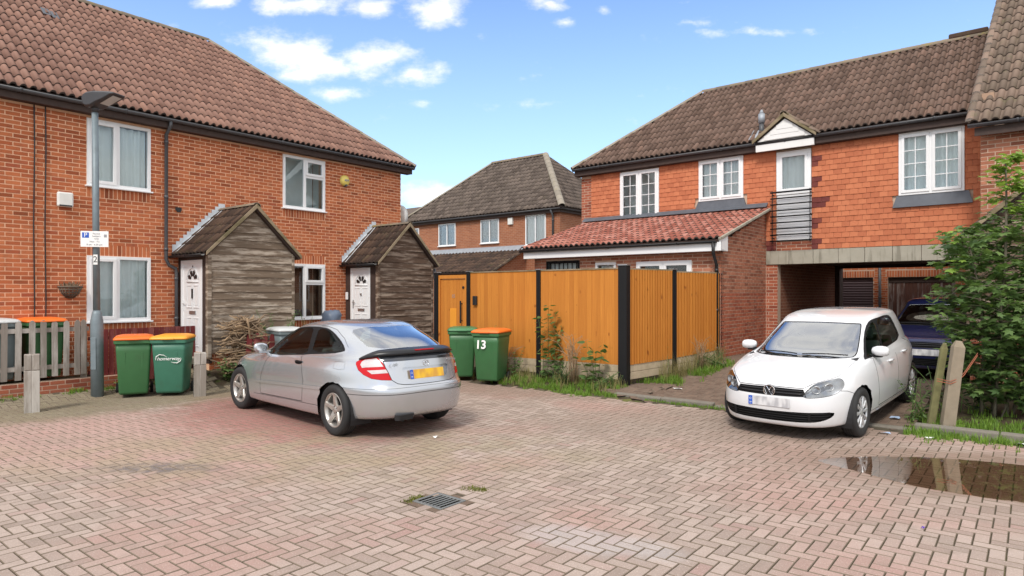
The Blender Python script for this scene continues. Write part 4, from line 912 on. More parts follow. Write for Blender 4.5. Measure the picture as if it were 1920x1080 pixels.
roof_tiles(RH,PR,(-4.12,-.31,5.36),(0,1,0),(-math.cos(a1),0,math.sin(a1)),.17,.28,1.06,lambda x,y:0<=x<=1.08 and y<.93,'tile_mossy',rows=4,budget=20,stuffname='gablet_tiles')
ridge_tiles(RH,(-4.86,-.34,5.97),(-4.86,.55,5.97),'ridge_moss',.09,L=.3)
fl=thing('flue_pipe','grey metal flue pipe with lead collar on the brown tiled roof','flue',PR@Vector((-5.50,.08,5.60)),RR)
mb=MB(); mb.tube([(0,0,-.05),(0,0,.30)],.055,12); mb.obj('pipe','gutter_grey',fl,True); mb=MB(); mb.tube([(0,0,.30),(0,0,.52)],[.075,.075],12); mb.tube([(0,0,.52),(0,0,.62)],[.06,.02],12); mb.obj('cowl','lead',fl,True); mb=MB(); mb.add([(-.28,-.22,-.12),(.28,-.22,-.12),(.26,.15,.19),(-.26,.15,.19),(0,0,.12)],[(0,1,4),(1,2,4),(2,3,4),(3,0,4)]); mb.obj('lead_collar','lead',fl)
# ---------------- single-storey extension ----------------
EX=thing('brick_extension','low brick extension with new red tiled lean-to roof and white fascia','extension',OR,RR)
eo=2.74; xe0,xe1=-10.25,-5.36
ew=[(-9.87,-8.87,1.35,2.59),(-8.42,-7.86,1.5,2.51),(-7.33,-6.0,.45,2.50)]
mb=MB()
wall_with_holes(EX,'front_wall',xe0,xe1-.012,-eo,-eo+.22,0,2.72,ew,'mortar_grey')
mb=MB(); mb.prism([(-eo,0),(0,0),(0,3.68),(-eo,2.80)],xe1-.24,xe1-.012,lambda y,z,x:(x,y,z)); mb.obj('flank_wall','mortar_grey',EX)
mb=MB(); mb.prism([(-eo,0),(0,0),(0,3.68),(-eo,2.80)],xe0,xe0+.2,lambda y,z,x:(x,y,z)); mb.obj('side_wall','brick_far',EX)
brickwork(EX,PR,T_front(-eo),xe0,xe1,1.8,2.68,'brick_brown',ew,stuffname='front_brickwork',budget=140)
TF=Matrix(((0,1,0,xe1-.012),(1,0,0,-eo),(0,0,1,0),(0,0,0,1)))   # flank: a runs back from the corner, outward +x
brickwork(EX,PR,TF,0,eo,1.80,3.72,'brick_brown',clip=lambda a,z: z<2.82+a*.34,stuffname='flank_brickwork',budget=100); brickwork(EX,PR,TF,0,eo,.15,1.80,'brick_red',stuffname='flank_brickwork',budget=60)
window(EX,*ew[1],[(0,1,0,1,False)],y=-eo-.02,inner='net',sill=False); window(EX,*ew[2],[(0,.5,0,1,True),(.5,1,0,1,True)],y=-eo-.02,inner=None,sill=False,name='glazed_door')
w=window(EX,*ew[0],[(0,1,0,1,False)],y=-eo-.02,inner='net',sill=False,mat='black_trim')
for i in range(8): x=-9.82+i*.128; mb=MB(); mb.bar((x,-eo-.06,1.36),(x,-eo-.06,2.58),.02,.02); mb.obj('grille_bar','black_trim',w)
mb=MB(); mb.box(-10.42,xe1+.10,-eo-.24,-eo-.215,2.66,2.85); mb.box(-10.42,xe1+.10,-eo-.214,-eo+.02,2.66,2.68); mb.obj('fascia','white_upvc',EX)
mb=MB(); mb.prism([(-eo-.25,2.66),(-eo+.12,2.66),(-eo+.12,2.99),(-eo-.25,2.89)],xe1+.0,xe1+.10,lambda y,z,x:(x,y,z)); mb.obj('fascia_box_end','white_upvc',EX,bevel=.004)
gutter(EX,(-10.5,-eo-.29,2.86),(xe1+.02,-eo-.29,2.86),.045,'black_plastic'); pipe(EX,[(xe1-.05,-eo-.29,2.83),(xe1-.05,-eo-.27,2.6),(xe1-.07,-eo-.06,2.38),(xe1-.07,-eo-.05,.5)],.033,'black_plastic')
def ext_roof():
    z0,z1=2.90,3.80; off=eo+.27; L=math.hypot(off,z1-z0); b=(0,off/L,(z1-z0)/L); xa,xb=-10.52,xe1+.06
    slab(EX,'roof_deck',[(xa,-off,z0-.012),(xb,-off,z0-.012),(xb,0,z1-.012),(xa,0,z1-.012)],.05,'dark_timber')
    def cl(q): q=q.copy(); q[:,1]=np.minimum(q[:,1],L); q[:,0]=np.clip(q[:,0],0,xb-xa+.03); return q
    roof_tiles(EX,PR,(xa,-off,z0),(1,0,0),b,.15,.272,xb-xa,lambda x,y:0<=x<=xb-xa and y<L,'tile_newred',cl,rows=int(L/.272)+1,h=.045,seg=5)
    mb=MB(); mb.bar((xb+.03,-off-.02,z0+.0),(xb+.03,0,z1+.0),.06,.055,up=(0,0,1)); mb.obj('verge_mortar','concrete',EX,bevel=.008)
    mb=MB(); mb.add([(xa,-.05,z1+.15),(xb,-.05,z1+.15),(xb,-.19,z1+.035),(xa,-.19,z1+.035)],[(0,3,2,1)]); mb.obj('abutment_flashing','lead_dark',EX)
ext_roof()
mb=MB(); mb.box(-10.62,-10.30,-.04,-.02,3.66,3.83); mb.obj('flashing_piece','lead',EX)
# ---------------- garages beyond the passage ----------------
GA=thing('garage_block','brick garage row seen through the passage, one roller and one timber door','garage',OR,RR)
go=8.0; gd=[(-5.76,-4.63,.3,2.30),(-4.21,-2.4,.3,2.30)]
wall_with_holes(GA,'wall',-8,1.5,go,go+.2,0,3.0,gd,'mortar_grey'); brickwork(GA,PR,T_front(go),-6.4,-1.4,.3,3.0,'brick_orange',gd,[(-5.80,-4.59,2.30,2.52),(-4.25,-2.36,2.30,2.52)],stuffname='brickwork',budget=200)
mb=MB(); mb.box(-8,1.5,go-.1,go+5,3.0,3.1); mb.obj('flat_roof','lead_dark',GA)
rd=MB(); rd.box(-5.76,-4.63,go+.1,go+.14,.3,2.3); rd=rd.obj('roller_door','shutter',GA)
for i in range(23): z=.32+i*.084; mb=MB(); mb.loft([[(x,go+.10+dy,z+dz) for dy,dz in ((0,0),(-.02,.02),(-.022,.045),(-.012,.07),(0,.078))] for x in (-5.75,-4.64)],caps=True); mb.obj('door_slat','shutter',rd)
td=MB(); td.box(-4.21,-2.4,go+.14,go+.17,.3,2.2); td=td.obj('timber_door','garage_wood',GA)
for i in range(16): x=-4.20+i*.113; mb=MB(); mb.box(x,x+.107,go+.115,go+.14,.3,2.12); mb.obj('door_board','garage_wood',td,bevel=.003)
mb=MB(); mb.box(-4.21,-2.4,go+.09,go+.14,2.13,2.3); mb.obj('door_head','dark_timber',GA); pipe(GA,[(-4.43,go-.05,2.95),(-4.43,go-.05,.35)],.04,'gutter_grey')
# ---------------- house on the far right, nearest ----------------
NH=thing('brick_house','brown brick house at the right edge with mossy pantile roof and timber porch','house',OR,RR)
n0=.8
wall_with_holes(NH,'wall',-1.12,4.5,-n0,-n0+.22,0,4.85,[(-1.12,-.2,0,2.45)],'mortar_grey'); mb=MB(); mb.box(-1.12,-.93,-n0+.22,6,2.66,5.6); mb.obj('side_wall','brick_far',NH)
brickwork(NH,PR,T_front(-n0),-1.12,4.5,1.5,4.86,'brick_brown',[(-1.12,-.2,0,2.45)],stuffname='brickwork',budget=220)
mb=MB(); mb.box(-1.2,4.5,-n0-.22,-n0-.195,4.72,4.87); mb.obj('fascia','dark_timber',NH); gutter(NH,(-1.30,-n0-.27,4.93),(4.5,-n0-.27,4.93))
def nroof():
    z0=4.96; off=n0+.26; b=Vector((.06,.70,.71)).normalized(); L=6.2; a=Vector((1,0,0)); a=(a-b*a.dot(b)).normalized()
    xa=-1.30; o=(xa,-off,z0); P=[Vector(o),Vector(o)+a*6,Vector(o)+a*6+b*L,Vector(o)+b*L]; slab(NH,'roof_deck',[p-Vector((0,0,.012)) for p in P],.06,'dark_timber')
    roof_tiles(NH,PR,o,a,b,.16,.32,5.6,lambda x,y:0<=x<=5.6 and y<L,'tile_mossy',rows=20)
    p=Vector(o)+a*.03+Vector((0,0,.02)); 
    for i in range(20):   # mortared verge of half-round tiles
        q=p+b*(.30*i); m=Matrix(((a.x,b.x,a.cross(b).x,q.x),(a.y,b.y,a.cross(b).y,q.y),(a.z,b.z,a.cross(b).z,q.z),(0,0,0,1)))
        mb=MB(); mb.loft([[(math.cos(R(t))*.075,0,math.sin(R(t))*.07+.03) for t in range(0,181,20)],[(math.cos(R(t))*.068,.32,math.sin(R(t))*.062+.004) for t in range(0,181,20)]],caps=False,closed=False); me=mb.mesh('verge_tile','tile_mossy',True); link('verge_tile',me,NH,mat=m)
        mb=MB(); mb.prism([(math.cos(R(t))*.07,math.sin(R(t))*.066+.03) for t in range(0,181,20)],.001,.012,lambda x,z,y:(x,y,z)); link('verge_mortar',mb.mesh('verge_mortar','mortar_fillet'),NH,mat=m)
nroof()
porch('brown timber porch with mossy verge behind the sycamore sapling',OR,RR,PR,-1.17,.83,-.17,2.78,3.68,2.3,True,1.15,'weathered_brown',.5,tilem='tile_mossy',leftdoor=False,plinth='brick_red')
# ---------------- far house ----------------
FH=thing('brick_house','distant brick house with grey-brown hipped roof between the two nearer houses','house',OR,RR)
f0,fx0,fx1=6.0,-25.3,-15.75
fw=[(-24.94,-24.30,4.1,5.0),(-22.9,-21.75,4.03,5.09),(-20.15,-19.05,4.03,5.10),(-17.54,-16.45,3.83,5.12)]
boxuv(wall_with_holes(FH,'wall',fx0,fx1,f0,f0+.2,0,5.22,fw,'brick_far')); mb=MB(); mb.box(fx1-.2,fx1,f0+.2,f0+6.4,0,5.22); boxuv(mb.obj('end_wall','brick_far',FH)); mb=MB(); mb.box(fx0,fx0+.2,f0+.2,f0+6.4,0,5.22); mb.obj('end_wall','brick_far',FH)
for w in fw: window(FH,*w,[(0,.5,0,1,False),(.5,1,0,1,False)],y=f0-.04,inner='curtain_grey' if w[0]<-18 else 'net',fr=.05,mullion=.05)
mb=MB(); mb.box(fx0-.1,fx1+.12,f0-.16,f0-.13,5.12,5.26); mb.obj('fascia','dark_timber',FH); mb=MB(); mb.box(fx1+.10,fx1+.13,f0-.13,f0+6.5,5.12,5.26); mb.obj('fascia','dark_timber',FH)
gutter(FH,(fx0-.2,f0-.21,5.28),(fx1+.2,f0-.21,5.28)); gutter(FH,(fx1+.19,f0-.2,5.28),(fx1+.19,f0+6.5,5.28))
def far_roof():
    xa,xb=fx0-.25,fx1+.27; z0=5.32; D=3.35; k=.92; L=math.hypot(D,D*k); c=D/L; A=xb-xa; zr=z0+D*k; y0=f0-.22
    ins=lambda x,y: y<L and c*y<=x<=A-c*y
    def cl(q): q=q.copy(); q[:,0]=np.clip(q[:,0],c*q[:,1],A-c*q[:,1]); return q
    roof_tiles(FH,PR,(xa,y0,z0),(1,0,0),(0,c,k*c),.21,.30,A,ins,'tile_grey',cl,rows=int(L/.3)+1,seg=4,h=.035,budget=60)
    slab(FH,'roof_deck',[(xa,y0,z0-.02),(xb,y0,z0-.02),(xb-D,y0+D,zr-.02),(xa+D,y0+D,zr-.02)],.05,'dark_timber')
    roof_tiles(FH,PR,(xb,y0,z0),(0,1,0),(-c,0,k*c),.21,.30,2*D,lambda x,y: y<L and c*y<=x<=2*D-c*y,'tile_grey',lambda q: np.stack([np.clip(q[:,0],c*q[:,1],2*D-c*q[:,1]),q[:,1],q[:,2]],1),rows=int(L/.3)+1,seg=4,h=.035,budget=30)
    slab(FH,'roof_deck',[(xb,y0,z0-.02),(xb,y0+2*D,z0-.02),(xb-D,y0+D,zr-.02)],.05,'dark_timber'); slab(FH,'hip_slope',[(xa,y0,z0-.02),(xa,y0+2*D,z0-.02),(xa+D,y0+D,zr-.02)],.05,'tile_grey')
    ridge_tiles(FH,(xa+D,y0+D,zr+.05),(xb-D,y0+D,zr+.05),'ridge_moss',.13); ridge_tiles(FH,(xb,y0,z0+.06),(xb-D,y0+D,zr+.06),'ridge_grey',.15,name='hip_tile'); ridge_tiles(FH,(xa+D,y0+D,zr+.05),(xa,y0,z0+.05),'ridge_grey',.11,name='hip_tile')
far_roof()
pipe(FH,[(-16.06,f0-.21,5.24),(-16.06,f0-.05,5.0),(-16.06,f0-.05,2.0)],.045)
small_box('alarm_box','small white alarm box between the windows of the distant brick house','alarm box',PR@Matrix.Translation((-18.36,f0,4.93)),(.26,.09,.30),'alarm_white')
# lean-to on the far house
lx0,lx1=-24.5,-17.56; mb=MB(); mb.box(lx0,lx1-.2,f0-2.0,f0-1.8,0,2.62); boxuv(mb.obj('lean_to_wall','brick_far',FH)); mb=MB(); mb.prism([(f0-2.0,0),(f0-.001,0),(f0-.001,3.62),(f0-2.0,2.64)],lx1-.2,lx1,lambda y,z,x:(x,y,z)); boxuv(mb.obj('lean_to_flank','brick_far',FH))
Ll=math.hypot(2.2,1.06); roof_tiles(FH,PR,(lx0,f0-2.2,2.66),(1,0,0),(0,2.2/Ll,1.06/Ll),.21,.3,lx1-lx0+.05,lambda x,y:y<Ll and x<lx1-lx0+.1,'tile_darkbrown',rows=9,seg=4,h=.035,budget=0,stuffname='lean_to_tiles')
slab(FH,'lean_to_deck',[(lx0,f0-2.2,2.64),(lx1+.05,f0-2.2,2.64),(lx1+.05,f0,3.70),(lx0,f0,3.70)],.05,'dark_timber'); mb=MB(); mb.add([(lx0,f0-.3,3.62),(lx1+.05,f0-.3,3.62),(lx1+.05,f0-.02,3.86),(lx0,f0-.02,3.86)],[(0,1,2,3)]); mb.obj('flashing','lead',FH); mb=MB(); mb.bar((lx1+.08,f0-2.22,2.66),(lx1+.08,f0,3.72),.07,.07); mb.obj('verge_board','verge_wood',FH)
# roof beyond it
BH=thing('brick_house','far-off house whose brown roof shows left of the distant hipped roof','house',OR,RR)
b0=16.0; mb=MB(); mb.box(-44,-33.5,b0,b0+7,0,6.6); boxuv(mb.obj('wall','brick_far',BH)); slab(BH,'roof',[(-44.3,b0-.3,6.6),(-33.2,b0-.3,6.6),(-33.2,b0+2.6,8.5),(-44.3,b0+2.6,8.5)],.1,'tile_grey'); slab(BH,'roof',[(-44.3,b0+5.5,6.6),(-33.2,b0+5.5,6.6),(-33.2,b0+2.6,8.5),(-44.3,b0+2.6,8.5)],.1,'tile_grey')
# ---------------- orange fence with black posts ----------------
def fence_run(F,p,q,n,zb,zt,boards,feather,gravel):
    p=Vector(p);q=Vector(q); d=(q-p); L=d.length; d.normalize(); nrm=Vector((d.y,-d.x,0))   # outward (toward camera side)
    T=Matrix(((d.x,-nrm.x,0,p.x),(d.y,-nrm.y,0,p.y),(0,0,1,0),(0,0,0,1)))
    w=L/boards; b0,b1=zb
    for i in range(boards):
        x=i*w; t=i/boards; zz=b0+(b1-b0)*t; j=random.uniform(-.002,.002)
        mb=MB()
        if feather: vs=[(x,-.036+j,zz),(x+w*.70,-.036+j,zz),(x+w*.70,.0+j,zz),(x+w+.004,.0+j,zz),(x+w+.004,.01,zz),(x,.01,zz)]
        else: vs=[(x+.001,-.020+j,zz),(x+w-.001,-.020+j,zz),(x+w-.001,-.004,zz),(x+.001,-.004,zz)]
        k=len(vs); top=[(a,b,zt) for a,b,_ in vs]; mb.add(vs+top,[tuple(range(k))[::-1],tuple(range(k,2*k))]+[(a,(a+1)%k,k+(a+1)%k,k+a) for a in range(k)])
        link('fence_board',mb.mesh('fence_board','fence_wood'),F,mat=T)
    mb=MB(); mb.box(0,L,-.035,.03,zt,zt+.025); link('capping_rail',mb.mesh('capping_rail','verge_wood'),F,mat=T)
    for z in (b0+.15,(b0+zt)/2,zt-.2): mb=MB(); mb.box(0,L,.004,.05,z,z+.06); link('rail',mb.mesh('rail','fence_wood'),F,mat=T)
    g0=gravel; h=.14
    for r in range(2):
        mb=MB(); za,zc=[b0-h*(r+1)+.004,b1-h*(r+1)+.004]; mb.add([(0,-.022,za),(L,-.022,zc),(L,.02,zc),(0,.02,za),(0,-.022,za+h-.006),(L,-.022,zc+h-.006),(L,.02,zc+h-.006),(0,.02,za+h-.006)],[(0,3,2,1),(4,5,6,7),(0,1,5,4),(1,2,6,5),(2,3,7,6),(3,0,4,7)]); link('gravel_board',mb.mesh('gravel_board','concrete_mossy'),F,mat=T,bevel=.006)
def post(F,p,w,z0,z1,wd=.1,ang=None,mat='black_trim'):
    a=ang if ang is not None else 0; mb=MB(); mb.box(-w/2,w/2,-wd/2,wd/2,z0,z1); o=mb.obj('post','dark_paint' if mat is None else mat,F,bevel=.005); o.matrix_local=Matrix.Translation(p)@Matrix.Rotation(a,4,'Z')
    m2=MB(); m2.box(-w/2-.012,w/2+.012,-wd/2-.012,wd/2+.012,z1,z1+.02); c=m2.obj('post_cap','steel',o,bevel=.004); return o
FN=thing('garden_fence','tall orange-stained board fence with black posts around the corner garden','fence',(0,0,0))
ud=Vector((-.767,.641,0)); C0=Vector((FC[0],FC[1],0)); P1=C0+ud*1.96; P2=C0+ud*3.92; P3=C0+ud*4.94
angL=math.atan2(ud.y,ud.x)
fence_run(FN,P1+ud*-.05,C0+ud*.10,1,(.46,.47),2.24,18,False,.1); fence_run(FN,P2+ud*-.05,P1+ud*.05,1,(.44,.46),2.24,18,False,.1)
E1_=Vector((4.31,13.6,0)); rd_=(E1_-C0).normalized(); LR=(E1_-C0).length; mid=C0+rd_*(LR*.485); angR=math.atan2(rd_.y,rd_.x)
fence_run(FN,C0+rd_*.10,mid-rd_*.045,1,(.47,.52),2.23,17,True,.1); fence_run(FN,mid+rd_*.045,E1_-rd_*.02,1,(.53,.62),2.20,16,True,.1)
post(FN,C0,.17,.02,2.30,.17,angL+.1); post(FN,P1,.10,.02,2.26,.1,angL); post(FN,P2,.10,.0,2.26,.1,angL); post(FN,P3,.10,.0,2.26,.1,angL); post(FN,mid,.10,.1,2.25,.1,angR); post(FN,E1_,.09,.3,2.20,.09,angR)
small_box('keypad_box','black keypad box on the fence beside the gate handle','entry box',Matrix.Translation(P2-ud*.22+Vector((-.02,-.022,1.63))+Vector((0,0,0)))@Matrix.Rotation(angL+R(180),4,'Z'),(.11,.05,.20),'black_plastic')
# gate
GT=thing('garden_gate','orange boarded garden gate with black pull handle and letter plate','gate',P3+ud*-.06,angL+R(180))
gw=.90
mb=MB(); mb.box(0,.05,-.03,.05,.02,2.2); mb.box(gw-.04,gw,-.03,.05,.02,2.2); mb.box(.05,gw-.04,-.03,.05,2.12,2.2); mb.obj('gate_frame','fence_wood',GT,bevel=.004)
for i in range(8): x=.055+i*.1005; mb=MB(); mb.box(x,x+.097,.0,.03,.05,2.11); mb.obj('gate_board','fence_wood',GT,bevel=.003)
mb=MB(); mb.bar((.74,-.06,1.12),(.74,-.06,1.62),.028,.028); mb.bar((.74,-.06,1.18),(.74,.0,1.18),.02,.02); mb.bar((.74,-.06,1.56),(.74,0,1.56),.02,.02); mb.obj('pull_handle','black_plastic',GT,bevel=.004)
mb=MB(); mb.box(.52,.80,-.015,0,.78,.86); mb.obj('letter_plate','steel',GT,bevel=.004); mb=MB(); mb.box(.36,.56,-.008,0,1.02,1.45); mb.obj('gate_sign','gold_board',GT)
mb=MB(); mb.tube([(.78,-.02,1.92),(.78,0,1.92)],.03,8); mb.obj('lock','black_plastic',GT); text('gate_number','15',.11,'grey_mark',GT,Matrix.Translation((.46,-.004,1.72))@Matrix.Rotation(R(90),4,'X'))
# ---------------- wheelie bins ----------------
def rrect(w,d,r,z,cx=0,cy=0,n=3):
    pts=[]
    for sx,sy,a0 in ((1,1,0),(-1,1,90),(-1,-1,180),(1,-1,270)):
        for k in range(n+1):
            t=R(a0+90*k/n); pts.append((cx+sx*(w/2-r)+math.cos(t)*r,cy+sy*(d/2-r)+math.sin(t)*r,z))
    return pts
def bin_(label,loc,rz,body,lid,group,tilt=0,marks=None,lidtype=0):
    B=thing('wheelie_bin',label,'wheelie bin',loc,rz,group)
    # front is -y, wheels at +y
    mb=MB(); mb.loft([rrect(.42,.50,.03,.06,0,-.02),rrect(.44,.53,.035,.10,0,-.02),rrect(.52,.66,.04,.80,0,-.01),rrect(.535,.68,.04,.93,0,-.01)]); mb.obj('body',body,B,True)
    mb=MB(); mb.loft([rrect(.54,.69,.04,.925,0,-.01),rrect(.58,.735,.04,.93,0,-.01),rrect(.585,.74,.04,.985,0,-.01),rrect(.55,.70,.04,.99,0,-.01)]); mb.obj('rim',body,B,bevel=.006)
    # recessed front panel edges and ribs
    mb=MB()
    for x in (-.13,.13): mb.add([(x-.012,-.285,.2),(x+.012,-.285,.2),(x+.014,-.345,.78),(x-.014,-.345,.78),(x-.012,-.27,.2),(x+.012,-.27,.2),(x+.014,-.33,.78),(x-.014,-.33,.78)],[(0,1,2,3),(0,4,5,1),(1,5,6,2),(2,6,7,3),(3,7,4,0)])
    mb.obj('rib',body,B,bevel=.004)
    lm=MB(); lm.loft([rrect(.60,.76,.05,.992,0,-.01),rrect(.605,.765,.05,1.015,0,-.01),rrect(.56,.70,.08,1.045,0,0),rrect(.40,.52,.08,1.065,0,.03)]); lo=lm.obj('lid',lid,B,True)
    hm=MB(); hm.box(-.10,.10,-.425,-.385,.995,1.018); hm.obj('lid_lip',lid,lo,bevel=.006)
    if lidtype: g=MB(); g.loft([rrect(.16,.05,.02,1.043,-.08,-.24),rrect(.15,.04,.018,1.058,-.08,-.24)]); g.obj('lid_grip',lid,lo)
    hb=MB(); hb.tube([(-.24,.40,1.0),(.24,.40,1.0)],.016,8); hb.box(-.25,-.22,.32,.41,.96,1.01); hb.box(.22,.25,.32,.41,.96,1.01); hb.obj('handle',body,B,True)
    for sx in (-1,1):
        wb=MB(); wb.lathe([(.0,-.02),(.05,-.024),(.075,-.02),(.10,-.024),(.10,.024),(.075,.02),(.05,.024),(0,.02)],20,'x',c=(sx*.265,.27,.10)); wb.obj('wheel','rubber',B,True)
    ax=MB(); ax.tube([(-.26,.27,.10),(.26,.27,.10)],.012,8); ax.obj('axle','steel',B,True)
    if marks: marks(B)
    return B
Tf=lambda x,z,y: Matrix.Translation((x,y,z))@Matrix.Rotation(R(90-6.5),4,'X')
def swoosh(B):
    text('bin_lettering','homerway',.085,'white_mark',B,Tf(0,.66,-.348+.012),.001,shear=.25)
    mb=MB()
    for pts in ([(-.20+.02*0,.64),(-.19,.70),(-.14,.735),(-.07,.725),(-.02,.69)],[(.205,.66),(.19,.62),(.14,.585),(.08,.59),(.04,.605)]):
        mb.tube([(x,-.352+(.735-z)*.1-.004,z) for x,z in pts],[.004,.008,.007,.005,.002],5)
    o=mb.obj('bin_emblem','white_mark',B)
def n13(B): text('bin_number','13',.23,'white_mark',B,Tf(-.09,.76,-.355),.001,bold=.006)
def gz(x,y,dz=0): return Vector((x,y,zg(x,y)+dz))
# facing: front toward camera-right for the pair by the lamp
bin_('green wheelie bin with bright orange lid beside the street lamp',gz(-6.62,11.45),R(28),'bin_green','orange_lid','wheelie bins by the street lamp')
bin_('teal green wheelie bin with amber lid and white swoosh lettering',gz(-6.02,11.62),R(14),'bin_teal','amber_lid','wheelie bins by the street lamp',marks=swoosh,lidtype=1)
bin_('all-green wheelie bin behind the silver car, beside the gate',gz(-1.02,13.55),R(2),'bin_green','green_lid','wheelie bins by the orange fence')
bin_('green wheelie bin with orange lid and a white painted 13',gz(-.40,12.98),R(-20),'bin_green','orange_lid','wheelie bins by the orange fence',marks=n13)
def wl(s,o,dz=0): p=WL(s,o); p.z=zg(p.x,p.y)+dz; return p
bin_('green wheelie bin with orange lid, behind the grey picket fence',wl(-.82,.38),R(50),'bin_green','orange_lid','wheelie bins behind the picket fence')
bin_('grey wheelie bin with pale lid, leftmost behind the picket fence',wl(-1.5,.38),R(52),'bin_grey','bin_lid_grey','wheelie bins behind the picket fence')
bin_('grey wheelie bin with whitish lid between the brushwood pile and the silver car',wl(2.95,1.95,-.06),R(40),'bin_grey','bin_lid_grey','wheelie bins in the front garden')
# bag / covered thing by the far porch
o=thing('dustbin_bag','crumpled blue-grey bag on a bin under the lower right window','bag',wl(5.02,.62,-.06),0); o.scale=(.8,.8,.93); mb=MB()
rings=[]
for z,r in ((0,.26),(.5,.27),(.9,.28),(1.03,.26),(1.12,.20),(1.15,.06)): rings.append([(math.cos(a)*r*(1+random.uniform(-.22,.22)),math.sin(a)*r*(1+random.uniform(-.22,.22)),z+.05+random.uniform(-.04,.04)) for a in np.linspace(0,2*math.pi,15)[:-1]])
mb.loft(rings); mb.obj('bag','bluegrey_bag',o,True)
# ---------------- street lamp ----------------
lp=Vector((-7.12,11.22,0)); lp.z=zg(lp.x,lp.y)
LA=thing('street_lamp','grey steel street lamp with parking sign, in front of the brick wall','street lamp',lp); LA.rotation_euler=(0,R(-.5),0)
mb=MB(); mb.tube([(0,0,-.1),(0,0,1.28),(0,0,1.40),(0,0,1.46)],[.098,.098,.075,.058],20); mb.obj('base','lamp_grey',LA,True)
mb=MB(); mb.tube([(0,0,1.44),(0,0,4.95)],[.055,.050],18); mb.obj('pole','lamp_grey',LA,True); mb=MB(); mb.box(-.045,.045,-.106,-.09,.45,1.0); mb.obj('access_door','lamp_grey',LA,bevel=.008)
hd=MB()
def hs(x,w,h,z): return [(x,math.cos(t)*w,z+math.sin(t)*h*(1 if math.sin(t)>0 else .35)) for t in np.linspace(0,2*math.pi,17)[:-1]]
PR_=[(-.10,-.04),(-.135,.04),(-.14,.11),(-.11,.165),(-.05,.195),(.10,.20),(.42,.165),(.52,.14),(.51,.12),(.34,.045),(.16,-.01),(.05,-.06),(-.05,-.065)]
hd.loft([[(x*(.90 if abs(y)>.12 else 1)+(.0),y,4.99+(.08+(z-.08)*(.8 if abs(y)>.12 else 1))) for x,z in PR_] for y in (-.15,-.115,.115,.15)]); h=hd.obj('lamp_head','lamp_head',LA,False,bevel=.022); h.rotation_euler=(0,0,R(-14))
mb=MB(); mb.add([(.20,-.09,4.975),(.47,-.09,5.085),(.47,.09,5.085),(.20,.09,4.975)],[(0,1,2,3)]); mb.obj('lamp_lens','bin_lid_grey',h); mb=MB(); mb.tube([(0,0,4.86),(0,0,4.98)],.064,14); mb.obj('collar','lamp_head',LA,True)
SG=thing('parking_sign','white parking sign with blue P fixed to the grey lamp post','sign',lp+Vector((.0,-.075,2.68)),R(12))
mb=MB(); mb.box(-.215,.215,-.004,.0,-.135,.135); mb.obj('sign_plate','white_mark',SG,bevel=.002); Ts=lambda x,z: Matrix.Translation((x,-.0065,z))@Matrix.Rotation(R(90),4,'X')
mb=MB(); mb.box(-.19,-.085,-.0060,-.0042,.02,.11); mb.obj('blue_square','blue_mark',SG); text('sign_lettering','P',.105,'white_mark',SG,Ts(-.137,.064),.001)
for s_,x,z,sz in (('Permit',.03,.09,.042),('holders',.03,.048,.042),('only',.03,.006,.042),('Mon - Fri',0,-.045,.04),('8 am - 6.30 pm',0,-.095,.04)): text('sign_lettering',s_,sz,'grey_mark',SG,Ts(x,z),.0008)
mb=MB(); mb.box(.145,.19,-.006,-.0042,.03,.08); mb.obj('emblem','grey_mark',SG)
for z in (-.09,.09): mb=MB(); mb.tube([(math.cos(t)*.06,.07+math.sin(t)*.06,z) for t in np.linspace(0,2*math.pi,17)],.008,6); mb.obj('sign_clip','steel',SG,True)
N2=thing('number_plate_sign','small white number 2 plate on the lamp post below the parking sign','sign',lp+Vector((0.005,-.060,2.33)),0); mb=MB(); mb.box(-.036,.036,-.003,0,-.085,.085); mb.obj('plate','white_mark',N2); text('sign_lettering','2',.15,'dark_mark',N2,Matrix.Translation((0,-.005,0))@Matrix.Rotation(R(90),4,'X'),.001)
# ---------------- bollards ----------------
def bollard(label,p,h,w,rz=0,tilt=0,mat='bollard_wood'):
    b=thing('wooden_bollard',label,'bollard',p,rz,'timber bollards along the parking bays'); b.rotation_euler=(tilt,tilt*.5,rz)
    s=w/2; mb=MB(); 
    for x0,x1 in ((-s,-.004),(.004,s)): mb.box(x0,x1,-s,s,-.1,h*.72)
    mb.box(-s,s,-s+.004,s-.004,-.1,h*.71); mb.obj('post',mat,b,bevel=.006)
    mb=MB(); 
    for x0,x1 in ((-s+.002,-.005),(.005,s-.002)): mb.box(x0,x1,-s+.002,s-.002,h*.732,h)
    mb.box(-s+.012,s-.012,-s+.012,s-.012,h*.70,h*.99); mb.obj('post_top',mat,b,bevel=.008)
    return b
bollard('short square wooden bollard split down the middle, at the far left',gz(-7.26,9.88),.87,.195,R(36))
bollard('weathered wooden bollard between the teal bin and the silver car',gz(-5.46,11.42),.755,.19,R(30),R(1))
